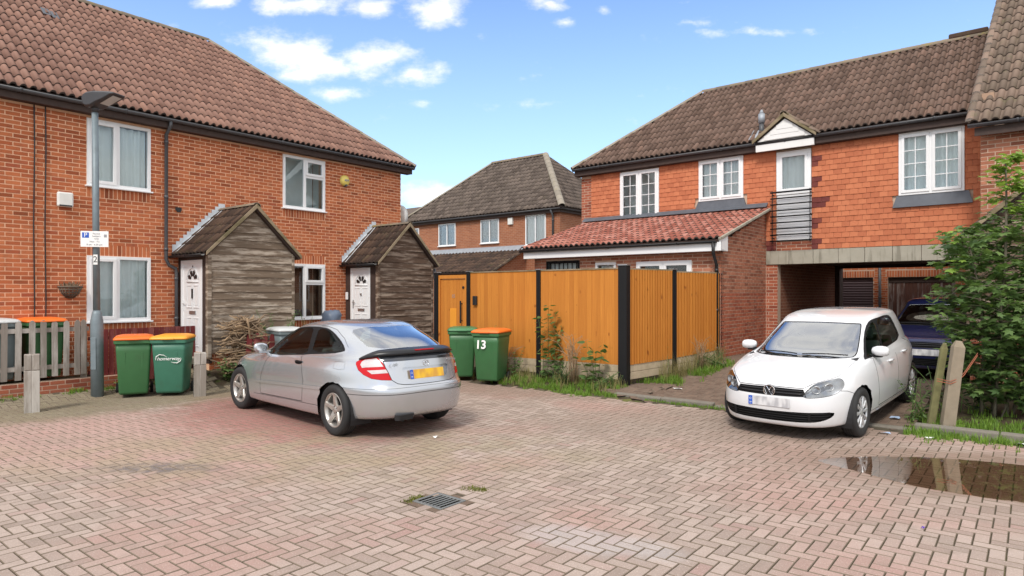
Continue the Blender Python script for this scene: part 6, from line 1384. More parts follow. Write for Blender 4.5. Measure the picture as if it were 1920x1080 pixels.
# ---- silver hatch coupe
def silver_car():
    car=thing('parked_car','silver two-door coupe with black tail spoiler parked in front of the bins','car',(-1.658,8.815,0)); car.rotation_euler=(0,0,R(135.6)); car.scale=(1.021,)*3
    sh=Shell(SILVER); fe=[]
    fe.append(F('ws','windscreen',[(0,8.12),(.17,8.12),(.205,8.3),(.21,9.2),(.19,10.2),(.16,10.62),(0,10.72)],'windscreen_glass',.004,'one'))
    fe[-1]=Fc('ws','windscreen',[(0,8.12),(.17,8.12),(.205,8.3),(.21,9.2),(.19,10.2),(.16,10.62),(0,10.72)],'windscreen_glass',0,.004,'one')
    door=[(0.4093,6.104),(0.3939,4.256),(0.3811,2.529),(0.3747,1.539),(0.6031,1.643),(0.6128,3.514),(0.5881,7.691),(0.5167,7.038)]
    fe.append(F('door','door',door,'silver_paint',0,'pair'))
    fe.append(F('dseam','door_seam',strip(sh,[(.405,6.35)]+door[:7],.0045),'seam',.006,'pair'))
    fg=[(0.4293,6.725),(0.315,7.7),(0.27,8.5),(0.268,9.1),(0.31,9.659),(0.4065,9.946),(0.5101,9.996),(0.5754,8.931),(0.6023,7.858)]
    qg=[(0.5589,9.981),(0.6359,9.863),(0.6968,9.455),(0.7408,8.932),(0.7638,8.46),(0.7629,8.319),(0.6193,8.06),(0.6006,9.045)]
    # black surround of the side glass
    sur=[(.438,6.55),(.300,7.7),(.2585,8.5),(.257,9.2),(.305,9.86),(.40,10.10),(.51,10.15),(.60,10.08),(.65,9.95),(.705,9.55),(.748,9.0),(.772,8.5),(.772,8.22),(.62,7.86),(.60,7.68)]
    fe.append(F('sur','window_surround',sur,'black_trim',-.001,'pair',smooth=1)); fe.append(F('fg','side_window',fg,'car_glass',.003,'pair',smooth=1)); fe.append(F('qg','quarter_window',qg,'car_glass',.003,'pair',smooth=1))
    fe.append(F('rs','roof_seam',strip(sh,[(0.2834,10.22),(0.4694,10.52),(0.6179,10.34),(0.7109,9.85),(0.765,9.10),(0.785,8.5)],.003),'seam',.004,'pair'))
    fe.append(F('strip','side_moulding',[(0.3473,2.544),(0.5455,2.863),(0.7029,3.098),(0.698,2.771),(0.5452,2.582),(0.3503,2.306)],'silver_paint',-.012,'pair'))
    fe.append(F('hr','handle_recess',[(0.5646,5.364),(0.575,5.85),(0.60,5.90),(0.6052,5.429),(0.59,5.22)],'black_trim',.012,'pair',smooth=2))
    lamp=[(0.8203,5.821),(0.8208,6.175),(0.8298,6.687),(0.8529,7.065),(0.8759,7.428),(0.8859,6.135),(0.8944,5.402),(0.9068,4.382),(0.8835,4.413),(0.8606,4.507),(0.841,4.774),(0.8274,5.168)]
    fe.append(F('lseam','lamp_seam',strip(sh,lamp+[lamp[0]],.003),'seam',.004,'pair')); fe.append(F('lamp','tail_lamp',lamp,'red_lens',-.002,'pair'))
    fe.append(F('la','reversing_lens',[(0.8336,5.746),(0.8377,6.273),(0.846,6.75),(0.8748,7.045),(0.8845,5.895),(0.8903,5.488),(0.8482,5.436),(0.8384,5.377)],'clear_lens',-.004,'pair','lamp')); fe.append(F('lb','indicator_lens',[(0.851,5.121),(0.8953,5.201),(0.8994,4.897),(0.8625,4.831)],'clear_lens',-.004,'pair','lamp'))
    fe.append(Fc('rg','rear_window',[(0.785,9.762),(0.8292,8.953),(0.8582,8.344),(1.0,8.321),(1.0,10.313),(0.9068,10.474),(0.834,10.11)],'windscreen_glass',1,.003,'one'))
    fe.append(Fc('panel','tailgate_glass_panel',[(0.8805,7.446),(0.9528,7.601),(1.0,7.54),(1.0,6.05),(0.9498,6.04),(0.8895,6.03)],'dark_gloss',1,.001,'one',smooth=0))
    fe.append(F('gs','tailgate_seam',strip(sh,[(0.8895,6.1),(0.8944,5.402),(0.9068,4.382),(0.9191,4.091),(0.9339,3.954),(0.957,3.884),(1.0,3.85)],.004),'seam',.008,'one'))
    rec=[(1.0,5.252),(0.9374,5.297),(0.9319,5.2),(0.9424,4.379),(1.0,4.349)]
    fe.append(Fc('rec','plate_recess',rec,'silver_paint',1,.018,'one',smooth=0))
    fe.append(F('b1','bumper_seam',strip(sh,[(0.7852,2.699),(0.8425,2.679),(0.8868,2.684),(0.9202,2.685),(1.0,2.704)],.0035),'seam',.006,'one')); fe.append(F('b2','bumper_seam',strip(sh,[(0.76,3.325),(0.8062,3.323),(0.85,3.33),(0.89,3.393),(0.9344,3.464),(1.0,3.478)],.0022),'seam',.003,'one'))
    fe.append(F('sill','sill_seam',strip(sh,[(0.3307,1.45),(0.5411,1.56),(0.6756,1.6)],.003),'seam',.005,'pair'))
    hl=[(.03,4.25),(.05,5.0),(.10,5.35),(.15,5.45),(.17,5.1),(.16,4.6),(.12,4.2),(.07,4.05)]
    fe.append(F('hl','headlamp',hl,'lamp_reflector',.006,'pair',smooth=1)); fe.append(Fc('gr','radiator_grille',[(0,5.0),(.028,4.95),(.022,4.1),(0,4.05)],'black_trim',0,.015,'one',smooth=0)); fe.append(Fc('lg','lower_grille',[(0,2.6),(.07,2.6),(.075,1.7),(0,1.7)],'black_trim',0,.02,'one',smooth=0))
    fe.append(F('bs','bonnet_seam',strip(sh,[(.0,5.45),(.06,5.6),(.12,6.1),(.19,7.4),(.22,8.0)],.003),'seam',.005,'one'))
    fe.append(F('ff','fuel_flap',strip(sh,[(.745,6.2),(.745,5.2),(.765,5.1),(.785,5.2),(.785,6.2),(.765,6.3),(.745,6.2)],.0016),'seam',.002,'pair'))
    for xc in (0,2.715): fe.append(dict(key='h',name='x',poly=dens(arch(sh,xc,.352)),mat='',inset=0,mode='hole',parent=None))
    sh,ob=build_shell(car,SILVER,fe,'silver_paint')
    # tail spoiler standing off the tailgate edge
    mb=MB(); rr=[]
    for t,r0,r1,off in ((.829,6.55,6.75,.006),(.838,6.75,7.25,.022),(.85,7.0,7.75,.034),(.865,7.15,8.0,.044),(.879,7.42,8.12,.055),(.91,7.52,8.2,.068),(.953,7.56,8.24,.076),(1.0,7.56,8.23,.078)):
        a=sh.at(np.array(t),np.array(r0));b=sh.at(np.array(t),np.array(r1)); na=sh.at(np.array(t),np.array(r0),sh.N); na=na/np.linalg.norm(na); hz=np.array([na[0],na[1],0]); hz=hz/np.linalg.norm(hz)
        rr.append([tuple(a-hz*.004),tuple(a+hz*off*.75+np.array([0,0,.012])),tuple(a*.35+b*.65+hz*off+np.array([0,0,.016])),tuple(b+hz*off*.55+np.array([0,0,.022])),tuple(b+np.array([0,0,.004]))])
    full=rr+[[(x,-y,z) for x,y,z in q] for q in rr[::-1][1:]]; mb.loft(full,caps=True); sp=mb.obj('tail_spoiler','gloss_black',car,True)
    p=rr[-1]; mb=MB(); mb.box(-.835-.0,-.80,-.14,.14,1.035,1.048); bl=mb.obj('brake_light','red_lens',car); bl.location=(p[2][0]+.815,0,p[2][2]-1.045)
    # wheels, wells, floor
    wheel_wells(car,(0,2.715),.365)
    mb=MB(); mb.box(-.62,3.2,-.52,.52,.24,.32); mb.box(.45,2.30,-.70,.70,.22,.28); mb.obj('underbody','seam',car)
    wheel(car,0,.735,1,.318,.213,.215,'alloy');wheel(car,0,.735,-1,.318,.213,.215,'alloy');wheel(car,2.715,.74,1,.318,.213,.215,'alloy',R(3));wheel(car,2.715,.74,-1,.318,.213,.215,'alloy',R(3))
    mirror(car,(1.86,.79,.955),1,'silver_paint',(.12,.19,.13)); mirror(car,(1.86,.79,.955),-1,'silver_paint',(.12,.19,.13))
    interior(car,-.35,2.2,.72,.38,((1.0,.37,.5),(1.0,-.37,.5),(.15,0,1.15)),dashx=1.95,dashz=.92)
    for s_ in (1,-1):   # door handles
        c=sh.at(np.array(.588),np.array(5.62)); mb=MB(); mb.tube([(c[0]+.085,(c[1]+.004)*s_,c[2]+.006),(c[0]+.03,(c[1]+.018)*s_,c[2]+.012),(c[0]-.05,(c[1]+.018)*s_,c[2]+.012),(c[0]-.085,(c[1]+.004)*s_,c[2]+.006)],.013,8); mb.obj('door_handle','black_trim',car,True)
    mb=MB(); 
    for y in (.30,.385): mb.tube([(-.70,y,.265),(-.83,y,.262)],.030,14,caps=False)
    mb.obj('exhaust_tip','steel',car,True); mb=MB(); 
    for y in (.30,.385): mb.tube([(-.72,y,.275),(-.725,y,.275)],.03,12)
    mb.obj('exhaust_bore','void',car); mb=MB(); mb.loft([rrect(.08,.24,.03,.245,-.79,.34),rrect(.10,.26,.04,.31,-.80,.34)]); mb.obj('exhaust_cutout','seam',car)
    number_plate(car,'rear_number_plate',(-.803,0,.775),(-1,0,.22),0,'rear_plate')
    # badges
    c=sh.at(np.array(1.0),np.array(5.58)); x=c[0]-.006; mb=MB(); mb.tube([(x,math.cos(t)*.040,c[2]+math.sin(t)*.036) for t in np.linspace(0,6.283,25)],.0035,6)
    for k in range(3): a=R(90+120*k); mb.tube([(x,0,c[2]),(x,math.cos(a)*.034,c[2]+math.sin(a)*.034)],[.006,.0015],5)
    mb.obj('star_badge','chrome',car,True)
    def rt(s_,y,dz,size):
        c=sh.at(np.array(.915 if y>0 else .925),np.array(5.6)); t_=text('badge_lettering',s_,size,'steel',car,face((c[0]-.012,y,c[2]+dz),(0,-1,0),(-1,.18 if y>0 else -.18,.25)),.0015)
    rt('C 180',.46,0,.048); rt('KOMPRESSOR',-.42,.02,.026)
    return car
def golf_like(label,loc,heading,pitch,scale,paint,plate=True,rings=GOLF,badge=True):
    car=thing('parked_car',label,'car',loc); car.rotation_euler=Matrix.Rotation(heading,3,'Z').to_euler(); car.rotation_euler=(Matrix.Rotation(heading,3,'Z')@Matrix.Rotation(pitch,3,'Y')).to_euler(); car.scale=(scale,)*3
    sh=Shell(rings); fe=[]
    wsp=[(0.0,7.662),(0.1235,7.665),(0.2031,7.677),(.212,7.8),(0.2169,8.019),(0.221,8.692),(.2254,9.60),(0.2234,9.74),(.2134,9.775),(0.1222,9.851),(0.0,9.879)]
    fe.append(Fc('wss','windscreen_seal',[(0,7.60),(.125,7.60),(.208,7.61),(.218,7.75),(.2225,7.98),(.227,8.68),(.2315,9.65),(.2285,9.81),(.215,9.85),(.1222,9.92),(0,9.95)],'black_trim',0,0,'one',smooth=0))
    fe.append(Fc('ws','windscreen',wsp,'windscreen_glass',0,.003,'one',smooth=0))
    d1=[(.35,6.375),(.37,3.25),(.3833,1.375),(.5583,1.375),(.5583,5.625),(.53,7.75)]; d2=[(.5583,5.625),(.5583,1.375),(.675,1.375),(.6833,2.125),(.7417,3.875),(.7667,5.75),(.70,7.9),(.55,7.8)]
    fe.append(F('d1','front_door',d1,paint,0,'pair')); fe.append(F('d2','rear_door',d2,paint,0,'pair'))
    fe.append(F('s1','door_seam',strip(sh,[(.325,6.6)]+d1[:5],.005),'seam',.006,'pair')); fe.append(F('s2','door_seam',strip(sh,d2[1:7],.005),'seam',.006,'pair'))
    sur=[(.296,6.45),(.254,7.9),(.245,9.1),(.262,9.82),(.305,10.22),(.42,10.36),(.53,10.36),(.594,10.06),(.645,9.1),(.674,8.05),(.50,7.62),(.45,7.58)]
    fe.append(F('sur','window_surround',sur,'black_trim',-.001,'pair',smooth=1))
    fe.append(F('fg','side_window',[(0.305,6.80),(0.2668,8.146),(0.259,9.054),(0.2739,9.62),(0.312,10.0),(0.365,9.118),(0.443,7.80)],'car_glass',.003,'pair',smooth=1)); fe.append(F('rg','side_window',[(0.3487,10.08),(0.44,10.19),(0.5213,10.19),(0.572,9.92),(0.6259,9.053),(0.6547,8.2),(0.502,7.83),(0.458,7.80),(0.399,8.926)],'car_glass',.003,'pair',smooth=1))
    hl=[(0.0760,3.42),(0.0775,3.66),(0.0890,4.40),(0.1010,4.95),(0.1258,5.28),(0.150,5.36),(.165,5.30),(0.1756,5.02),(0.1812,4.55),(0.179,4.15),(0.166,3.72),(0.1395,3.45),(0.1077,3.34),(0.0853,3.30)]
    fe.append(F('hs','lamp_seam',strip(sh,smoothc(hl,True,1)+[smoothc(hl,True,1)[0]],.004),'seam',.006,'pair')); fe.append(F('hl','headlamp',smoothc(hl,True,1),'lamp_reflector',.03,'pair'))
    fe.append(Fc('gr','radiator_grille',[(0.0,4.315),(0.0764,4.222),(0.0828,3.406),(0.0,3.335)],'black_trim',0,.018,'one',smooth=0))
    fe.append(Fc('lo','lower_grille',[(0.0,1.955),(0.0874,2.045),(0.1482,2.003),(0.1458,1.696),(0.1201,1.441),(0.0906,1.314),(0.0,1.252)],'black_trim',0,.03,'one',smooth=1))
    fe.append(F('bs','bonnet_seam',strip(sh,[(.0,4.42),(.078,4.36),(.095,4.95),(.125,5.42),(.165,5.6),(.2,6.4),(.238,7.35),(.2431,7.6)],.0045),'seam',.005,'one'))
    fe.append(F('bu','bumper_seam',strip(sh,[(.168,3.75),(.19,3.6),(.225,3.1)],.003),'seam',.005,'pair')); fe.append(F('sl','sill_seam',strip(sh,[(.315,1.25),(.67,1.25)],.003),'seam',.005,'pair'))
    fe.append(Fc('rw','rear_window',[(1.0,8.35),(.86,8.35),(.80,8.5),(.80,9.6),(.83,10.3),(1.0,10.4)],'car_glass',1,.003,'one',smooth=1)); fe.append(F('tl','tail_lamp',[(.80,5.6),(.80,6.6),(.84,7.1),(.90,7.0),(.90,5.6)],'red_lens',-.002,'pair',smooth=1))
    for xc in (0,2.578): fe.append(dict(key='h',name='x',poly=dens(arch(sh,xc,.348)),mat='',inset=0,mode='hole',parent=None))
    sh,ob=build_shell(car,rings,fe,paint)
    at=lambda t,r: sh.at(np.array(t),np.array(r))
    # headlamp cover, bowls
    for k,s_ in enumerate((1,-1)):
        L=[sh.at(np.array(t),np.array(r))*[1,s_,1] for t,r in smoothc(hl,True,1)]; c=np.mean(L,axis=0); nrm=sh.at(np.array(.13),np.array(4.4),sh.N)*[1,s_,1]; mb=MB(); mb.add([tuple(c+nrm*.008)]+[tuple(p+nrm*.001) for p in L],[(0,i+1,(i+1)%len(L)+1) for i in range(len(L))]); mb.obj('lamp_cover','lamp_glass',ob['hl'][k],True)
        for t,r,rad in ((.105,4.15,.050),(.137,4.35,.060)):
            q=at(t,r)*[1,s_,1]; n_=sh.at(np.array(t),np.array(r),sh.N)*[1,s_,1]; q=q-n_*.012; mb=MB(); mb.lathe([(0,-.03),(rad*.35,-.028),(rad*.8,-.008),(rad,.0),(rad*1.04,-.004),(rad*1.04,-.02)],20,'z'); link('lamp_bowl',mb.mesh('lamp_bowl','bowl',True),ob['hl'][k],mat=face(q,Vector((-n_[1],n_[0],0)),Vector((.97,.2*s_,.1))))
    # grille slats
    for r_ in (3.66,3.98):
        pts=[]
        for t in np.linspace(-.074,.074,21):
            p=at(abs(t),r_); pts.append((p[0]-.008,p[1]*(1 if t>0 else -1),p[2]))
        mb=MB(); mb.tube(pts,.010,6); mb.obj('grille_slat','gloss_black',car,True)
    for r_ in (1.42,1.58,1.74,1.90):
        pts=[]; e=.137 if r_>1.5 else .105
        for t in np.linspace(-e,e,25): p=at(abs(t),r_); pts.append((p[0]-.012,p[1]*(1 if t>0 else -1),p[2]))
        mb=MB(); mb.tube(pts,.0065,5); mb.obj('grille_slat','black_trim',car,True)
    for s_ in (1,-1): p=at(.088,1.66)*[1,s_,1]; mb=MB(); mb.bar((p[0]-.02,p[1],p[2]-.05),(p[0]-.004,p[1],p[2]+.05),.03,.03); mb.obj('grille_divider','black_trim',car)
    if badge:
        c=at(0.0,3.84); bx=c[0]+.004; cz=c[2]; B_=thing('x','x','x'); bpy.data.objects.remove(B_)
        mb=MB(); mb.lathe([(0,-.004),(.068,-.004),(.074,.003),(.074,-.02)],28,'x',c=(bx,0,cz)); bd=mb.obj('badge','seam',car,True)
        mb=MB(); mb.tube([(bx+.004,math.cos(t)*.069,cz+math.sin(t)*.069) for t in np.linspace(0,6.283,33)],.0065,6)
        for poly in ([(-.032,.052),(0,.006),(.032,.052)],[(-.058,.022),(-.029,-.052),(0,.000),(.029,-.052),(.058,.022)]): mb.tube([(bx+.004,y,cz+z) for y,z in poly],.006,5)
        mb.obj('badge_emblem','chrome',bd)
    if plate: p=at(.0,2.72); number_plate(car,'front_number_plate',(p[0]+.004,0,p[2]),(1,0,.06),0,'front_plate')
    wheel_wells(car,(0,2.578),.36,yout=.82)
    mb=MB(); mb.box(-.60,3.2,-.55,.55,.20,.30); mb.box(.45,2.15,-.80,.80,.20,.27); mb.obj('underbody','seam',car)
    for x in (0,2.578):
        for s_ in (1,-1): wheel(car,x,.755,s_,.318,.203,.20,'hub',R(-2) if x>1 else 0)
    for s_ in (1,-1): mirror(car,(1.90,.785,.99),s_,paint,(.14,.215,.14))
    interior(car,-.35,2.2,.74,.36,((1.1,.37,.5),(1.1,-.37,.5),(.2,0,1.2)),dashx=2.05,dashz=.97)
    for t,r in ((.489,5.014),(.64,5.30)):
        for s_ in (1,-1): c=at(t,r); mb=MB(); mb.tube([(c[0]+.09,(c[1]+.002)*s_,c[2]),(c[0]+.06,(c[1]+.026)*s_,c[2]+.004),(c[0]-.06,(c[1]+.026)*s_,c[2]+.004),(c[0]-.09,(c[1]+.002)*s_,c[2])],.014,8); mb.obj('door_handle',paint,car,True)
    # wipers
    for y0,y1 in ((-.55,-.02),(.05,.60)):
        a=at(.05,7.75);b_=at(.10,7.9); mb=MB(); pts=[]
        for k in range(6):
            y=y0+(y1-y0)*k/5; t=min(abs(y)/.72,1)*.2; q=at(t,7.80+.09*math.sin(k/5*3.1)); pts.append((q[0]+.008,y,q[2]+.014))
        mb.tube(pts,.008,5); mb.obj('wiper','black_trim',car)
    return car
silver_car()
gz0=.13
golf_like('white five-door hatchback parked facing the camera beside the passage',(5.5265,10.573,.13),R(-133.47),math.asin(.13/2.578/.985),.985,'white_paint_car')
MPV=[(xf,xr,w,nf,nr,xm,[(x,z*(1.0 if z<.75 else 1+.16*min(1,(z-.75)/.5))) for x,z in zp]) for xf,xr,w,nf,nr,xm,zp in GOLF]
def navy():
    p=PR@Vector((-1.80,1.25,0)); hd=RR+R(-90)-R(1); pos=p
    pos.z=.225; golf_like('dark blue car in the passage behind the white hatchback, half hidden by leaves',pos,hd,0,1.0,'navy_paint',badge=False)
navy()
# ---------------- vegetation ----------------
def blade_mass(name,pts,mat,h=(.06,.16),w=.006,kind='stuff',label=None,cat=None,lean=.5,n=8,spread=.05):
    V=[];F=[];b=0
    for (x,y) in pts:
        z=zg(x,y)-.02; hs=random.uniform(.7,1.2)
        for k in range(n):
            a=random.uniform(0,6.283); r=random.uniform(0,spread); bx,by=x+math.cos(a)*r,y+math.sin(a)*r; H=random.uniform(*h)*hs; d=random.uniform(0,6.283); l=random.uniform(.1,lean)*H; wx,wy=-math.sin(d)*w,math.cos(d)*w
            V+=[(bx-wx,by-wy,z),(bx+wx,by+wy,z),(bx+wx*.8+math.cos(d)*l*.35,by+wy*.8+math.sin(d)*l*.35,z+H*.6),(bx-wx*.8+math.cos(d)*l*.35,by-wy*.8+math.sin(d)*l*.35,z+H*.6),(bx+math.cos(d)*l,by+math.sin(d)*l,z+H)]
            F+=[(b,b+1,b+2,b+3),(b+3,b+2,b+4)]; b+=5
    o=fastjoin(name,[mat],V,F,None); o['kind']='stuff'; tag(o,label,cat); return o
def ptsline(p,q,n,wid,jit=None,dens=None):
    out=[]
    for _ in range(n):
        t=random.random(); c=Vector(p)+(Vector(q)-Vector(p))*t; d=(Vector(q)-Vector(p)).normalized(); s=random.gauss(0,wid); out.append((c.x-d.y*s,c.y+d.x*s))
    return out
def clumpy(pts,sc=1.3,th=.0):
    from mathutils import noise as nz
    return [p for p in pts if nz.noise(Vector((p[0]*sc*2,p[1]*sc*2,.3)))>th-.1+random.uniform(-.15,.15)]
st=Vector((-.641,-.767,0))
A=C0+st*.45+ud*-.1; Bq=C0+st*.5+ud*3.0
blade_mass('grass',clumpy(ptsline(C0+st*.50-ud*.25,C0+st*.45+ud*2.9,560,.20),1.9,.08),'grass_green',(.04,.14),.005,label='long grass growing along the foot of the orange fence',cat='grass')
blade_mass('grass',clumpy(ptsline(C0+st*.9-ud*.3,C0+st*.8+ud*1.6,260,.12),1.6,.05),'grass_green',(.03,.10),.005,label='short grass tufts on the paving edge in front of the fence',cat='grass',n=9)
blade_mass('dry_grass',clumpy(ptsline(C0+st*.3-ud*.1,C0+st*.35+ud*3.2,300,.2),1.4,.1),'grass_dry',(.06,.26),.004,label='dry straw-coloured grass against the orange fence',cat='grass')
nR=Vector((rd_.y,-rd_.x,0))
blade_mass('grass',clumpy(ptsline(C0+nR*.28+rd_*.3,E1_+nR*.22,520,.12)),'grass_green',(.05,.17),.006,label='grass along the short side of the orange fence',cat='grass')
blade_mass('dry_grass',ptsline(C0+nR*.14+rd_*.8,E1_+nR*.12,150,.06),'grass_dry',(.1,.55),.003,label='thin dry stalks against the short fence panels',cat='grass',n=5)
blade_mass('grass',ptsline(Vector((KX+.1,KY-.1,0)),Vector((KX+1.6*.767,KY-1.6*.641,0)),140,.035),'grass_green',(.02,.07),.005,label='moss and grass along the worn kerb edge',cat='grass')
blade_mass('grass',clumpy(ptsline((5.15,8.42,0),(8.2,7.2,0),900,.26)+ptsline((5.6,8.95,0),(8.0,8.2,0),600,.32),1.3,.0),'grass_green',(.03,.11),.005,label='bright grass verge under the sycamore sapling',cat='grass')
blade_mass('grass',clumpy(ptsline((5.0,8.30,0),(6.3,7.72,0),330,.13),1.8,.05),'grass_green',(.04,.14),.005,label='grass spilling over the kerb below the leaning posts',cat='grass')
blade_mass('grass',clumpy(ptsline(wl(1.75,2.35),wl(4.3,2.5),520,.30)),'grass_green',(.03,.12),.006,label='grass beside the bollard in the front garden',cat='grass')
blade_mass('grass',ptsline(wl(1.75,2.35),wl(2.3,2.25),150,.08),'grass_green',(.05,.13),.006,label='tuft of grass at the foot of the far bollard',cat='grass')
blade_mass('grass',clumpy(ptsline(wl(-2.9,1.0),wl(.9,1.02),260,.05),1.5,.05),'grass_green',(.03,.10),.005,label='sparse weeds below the picket fence plinth',cat='grass')
blade_mass('moss',ptsline((-.45,6.02,0),(-.25,5.95,0),60,.035)+ptsline((-.93,5.62,0),(-.80,5.80,0),34,.012),'moss',(.01,.04),.006,label='moss growing round the drain grating',cat='moss',n=10)
blade_mass('moss',clumpy(ptsline((-5.6,10.2,0),(-4.4,10.75,0),190,.22),1.4,.1),'moss',(.008,.02),.005,label='moss in the paving joints by the far bollard',cat='moss')
def leaf_poly(kind):
    if kind=='palm':
        pts=[]
        for i,(a,r) in enumerate([(-90,.05),(-60,.36),(-38,.30),(-15,.52),(5,.34),(18,.50),(38,.78),(58,.48),(75,.60),(90,1.0),(105,.60),(122,.48),(142,.78),(162,.50),(175,.34),(195,.52),(218,.30),(240,.36)]): pts.append((math.cos(R(a))*r*.62,math.sin(R(a))*r*.62+.08))
        return pts
    if kind=='heart': return [(0,0),(.22,-.06),(.40,.12),(.42,.36),(.26,.64),(0,.95),(-.26,.64),(-.42,.36),(-.40,.12),(-.22,-.06)]
    return [(0,0),(.16,.2),(.2,.45),(.12,.75),(0,1),(-.12,.75),(-.2,.45),(-.16,.2)]
def leaf_base(kind,fold=.18,droop=.25):
    P=leaf_poly(kind); n=len(P); vs=[(0,.30,0)]+[(x,y,-abs(x)*fold-(y*y)*droop*.5) for x,y in P]; return vs,[(0,i+1,(i+1)%n+1) for i in range(n)]
def leaf_mat4(p,size,out,flat=.8):
    z=Vector((random.gauss(0,.35),random.gauss(0,.35),1)).normalized(); z=(z+out*.35*(1-flat)).normalized()
    y=(out+Vector((random.gauss(0,.5),random.gauss(0,.5),random.gauss(-.35,.25)))); y=(y-z*y.dot(z)).normalized(); x=y.cross(z)
    return Matrix(((x.x*size,y.x*size,z.x*size,p.x),(x.y*size,y.y*size,z.y*size,p.y),(x.z*size,y.z*size,z.z*size,p.z),(0,0,0,1)))
def sapling():
    base=gz(6.78,9.15); T=thing('sycamore_sapling','bushy green sycamore sapling at the right edge hiding the dark blue car','tree',base)
    inst=[];young=[]; tips=[]
    stems=[((0,0),(.12,.0,3.55),.040),((-.1,.05),(-.62,-.1,2.45),.026),((.1,-.05),(.62,.10,2.7),.026),((-.06,-.1),(-.42,-.45,1.75),.020),((.05,.1),(-.15,.5,2.6),.022),((.2,0),(.95,-.25,2.0),.022),((.0,-.1),(.28,-.55,1.35),.014)]
    tm=MB()
    for (bx,by),(tx,ty,tz),r in stems:
        tx*=.85
        p=Vector((bx,by,-.1)); q=Vector((tx,ty,tz)); pts=[]
        for i in range(9):
            t=i/8; c=p+(q-p)*t+Vector((math.sin(t*3+bx*9)*.05,math.cos(t*4+by*9)*.05,0)); c.x-= (tx-bx)*(1-t)*t*.5; pts.append(c)
        tm.tube(pts,[r*(1-.75*i/8) for i in range(9)],7)
        nseg=int(tz/.135)
        for k in range(2,nseg+1):
            t=k/nseg; f=t*8; i=min(int(f),7); c=pts[i]+(pts[i+1]-pts[i])*(f-i)
            prof=math.sin(min(1,t*1.15)*math.pi*.86)**.7 if t<.97 else .3
            L=(.18+.46*prof*random.uniform(.6,1.1))*(.55 if tz>3 and t>.68 else 1.0)
            for s in range(4 if t>.25 else 2):
                a=random.uniform(0,6.283); d=Vector((math.cos(a),math.sin(a),random.uniform(.05,.4))).normalized(); e=c+d*L; m=c+d*L*.5+Vector((0,0,.03))
                tm.tube([c,m,e],[.007,.005,.002],4,caps=False); tips.append((c,m,e,d,t,tz))
    tm.obj('trunk','bark',T,True)
    for c,m,e,d,t,tz in tips:
        nl=random.randint(9,13)
        for k in range(nl):
            u=random.uniform(.25,1.08); p=c+(e-c)*u+Vector((random.gauss(0,.05),random.gauss(0,.05),random.gauss(0,.035))); out=(d+Vector((random.gauss(0,.6),random.gauss(0,.6),0))).normalized()
            sz=random.uniform(.12,.21)*(.85 if tz>3 and t>.7 else 1); M4=leaf_mat4(p,sz,out); wz=(base+p).z
            (young if (tz>3 and t>.78 or random.random()<.05 and u>.9 or (p.x<-.75 and wz>2.1) ) else inst).append((M4,0,True))
    PWt=Matrix.Translation(base)
    scatter_parts('leaf','leaf_crown',[leaf_base('palm')],inst,T,['leaf_sycamore'],PWt,250); scatter_parts('leaf','young_leaf_crown',[leaf_base('palm')],young,T,['leaf_young'],PWt,50)
sapling()
def weed(name,label,loc,stems,kind,size,mat,stemmat='leaf_weed',cat='plant',leafgap=.07,budget=60,rad=1.0,droop=.25,group=None):
    T=thing(name,label,cat,loc,0,group); mb=MB(); L=[]
    for (x,y,tx,ty,h) in stems:
        pts=[]; n=7
        for i in range(n): t=i/(n-1); pts.append(Vector((x+(tx-x)*t**1.5+.02*math.sin(t*5+x*7),y+(ty-y)*t**1.5,h*t-(.12*h*max(0,t-.7)*2 if rad<0 else 0))))
        mb.tube(pts,[.006*(1-.6*i/n) for i in range(n)],5)
        k=int(h/leafgap)
        for j in range(1,k+1):
            t=j/k; f=t*(n-1); i=min(int(f),n-2); c=pts[i]+(pts[i+1]-pts[i])*(f-i)
            for s in range(2):
                a=j*2.2+s*math.pi+random.uniform(-.4,.4); out=Vector((math.cos(a),math.sin(a),.25)); sz=size*random.uniform(.6,1.15)*(1-.25*t); L.append((leaf_mat4(c+out*size*.25,sz,out.normalized()),0,True))
    mb.obj('stem',stemmat,T,True); scatter_parts('leaf','foliage',[leaf_base(kind,droop=droop)],L,T,[mat],Matrix.Translation(loc),budget); return T
fp=lambda t,o: (lambda p: Vector((p.x,p.y,zg(p.x,p.y))))(C0+ud*t+st*o)
weed('climbing_weed','tall leafy weed climbing the fence by the middle black post',fp(1.60,.22),[(0,0,.05,0,1.45),(.12,-.03,.18,0,1.3),(.22,0,.28,.02,1.05),(-.08,0,-.15,-.02,1.2)],'heart',.15,'leaf_weed',leafgap=.085,group='weeds along the orange fence')
weed('leafy_weed','broad-leaved weed against the fence near the big corner post',fp(.50,.25),[(0,0,-.12,-.05,.80),(.05,0,.20,-.05,.72),(0,0,.05,-.15,.62),(-.1,0,-.25,-.1,.5)],'heart',.19,'leaf_weed',leafgap=.11,group='weeds along the orange fence')
weed('leafy_weed','low dark green weed in the grass at the middle of the fence',fp(1.12,.42),[(random.uniform(-.15,.15),random.uniform(-.1,.1),random.uniform(-.3,.3),random.uniform(-.2,.1),random.uniform(.25,.55)) for _ in range(14)],'oval',.055,'leaf_dark',leafgap=.04,group='weeds along the orange fence')
weed('leafy_weed','weed with pale leaves beside the middle black fence post, by the bins',fp(2.35,.35),[(random.uniform(-.1,.1),0,random.uniform(-.3,.3),random.uniform(-.15,.05),random.uniform(.25,.6)) for _ in range(8)],'heart',.07,'leaf_weed',leafgap=.06,group='weeds along the orange fence')
weed('leafy_weed','straggly dark weed between the number 13 bin and the fence',fp(2.95,.35),[(random.uniform(-.1,.1),0,random.uniform(-.15,.15),0,random.uniform(.6,1.05)) for _ in range(6)],'oval',.06,'leaf_dark',leafgap=.06,group='weeds along the orange fence')
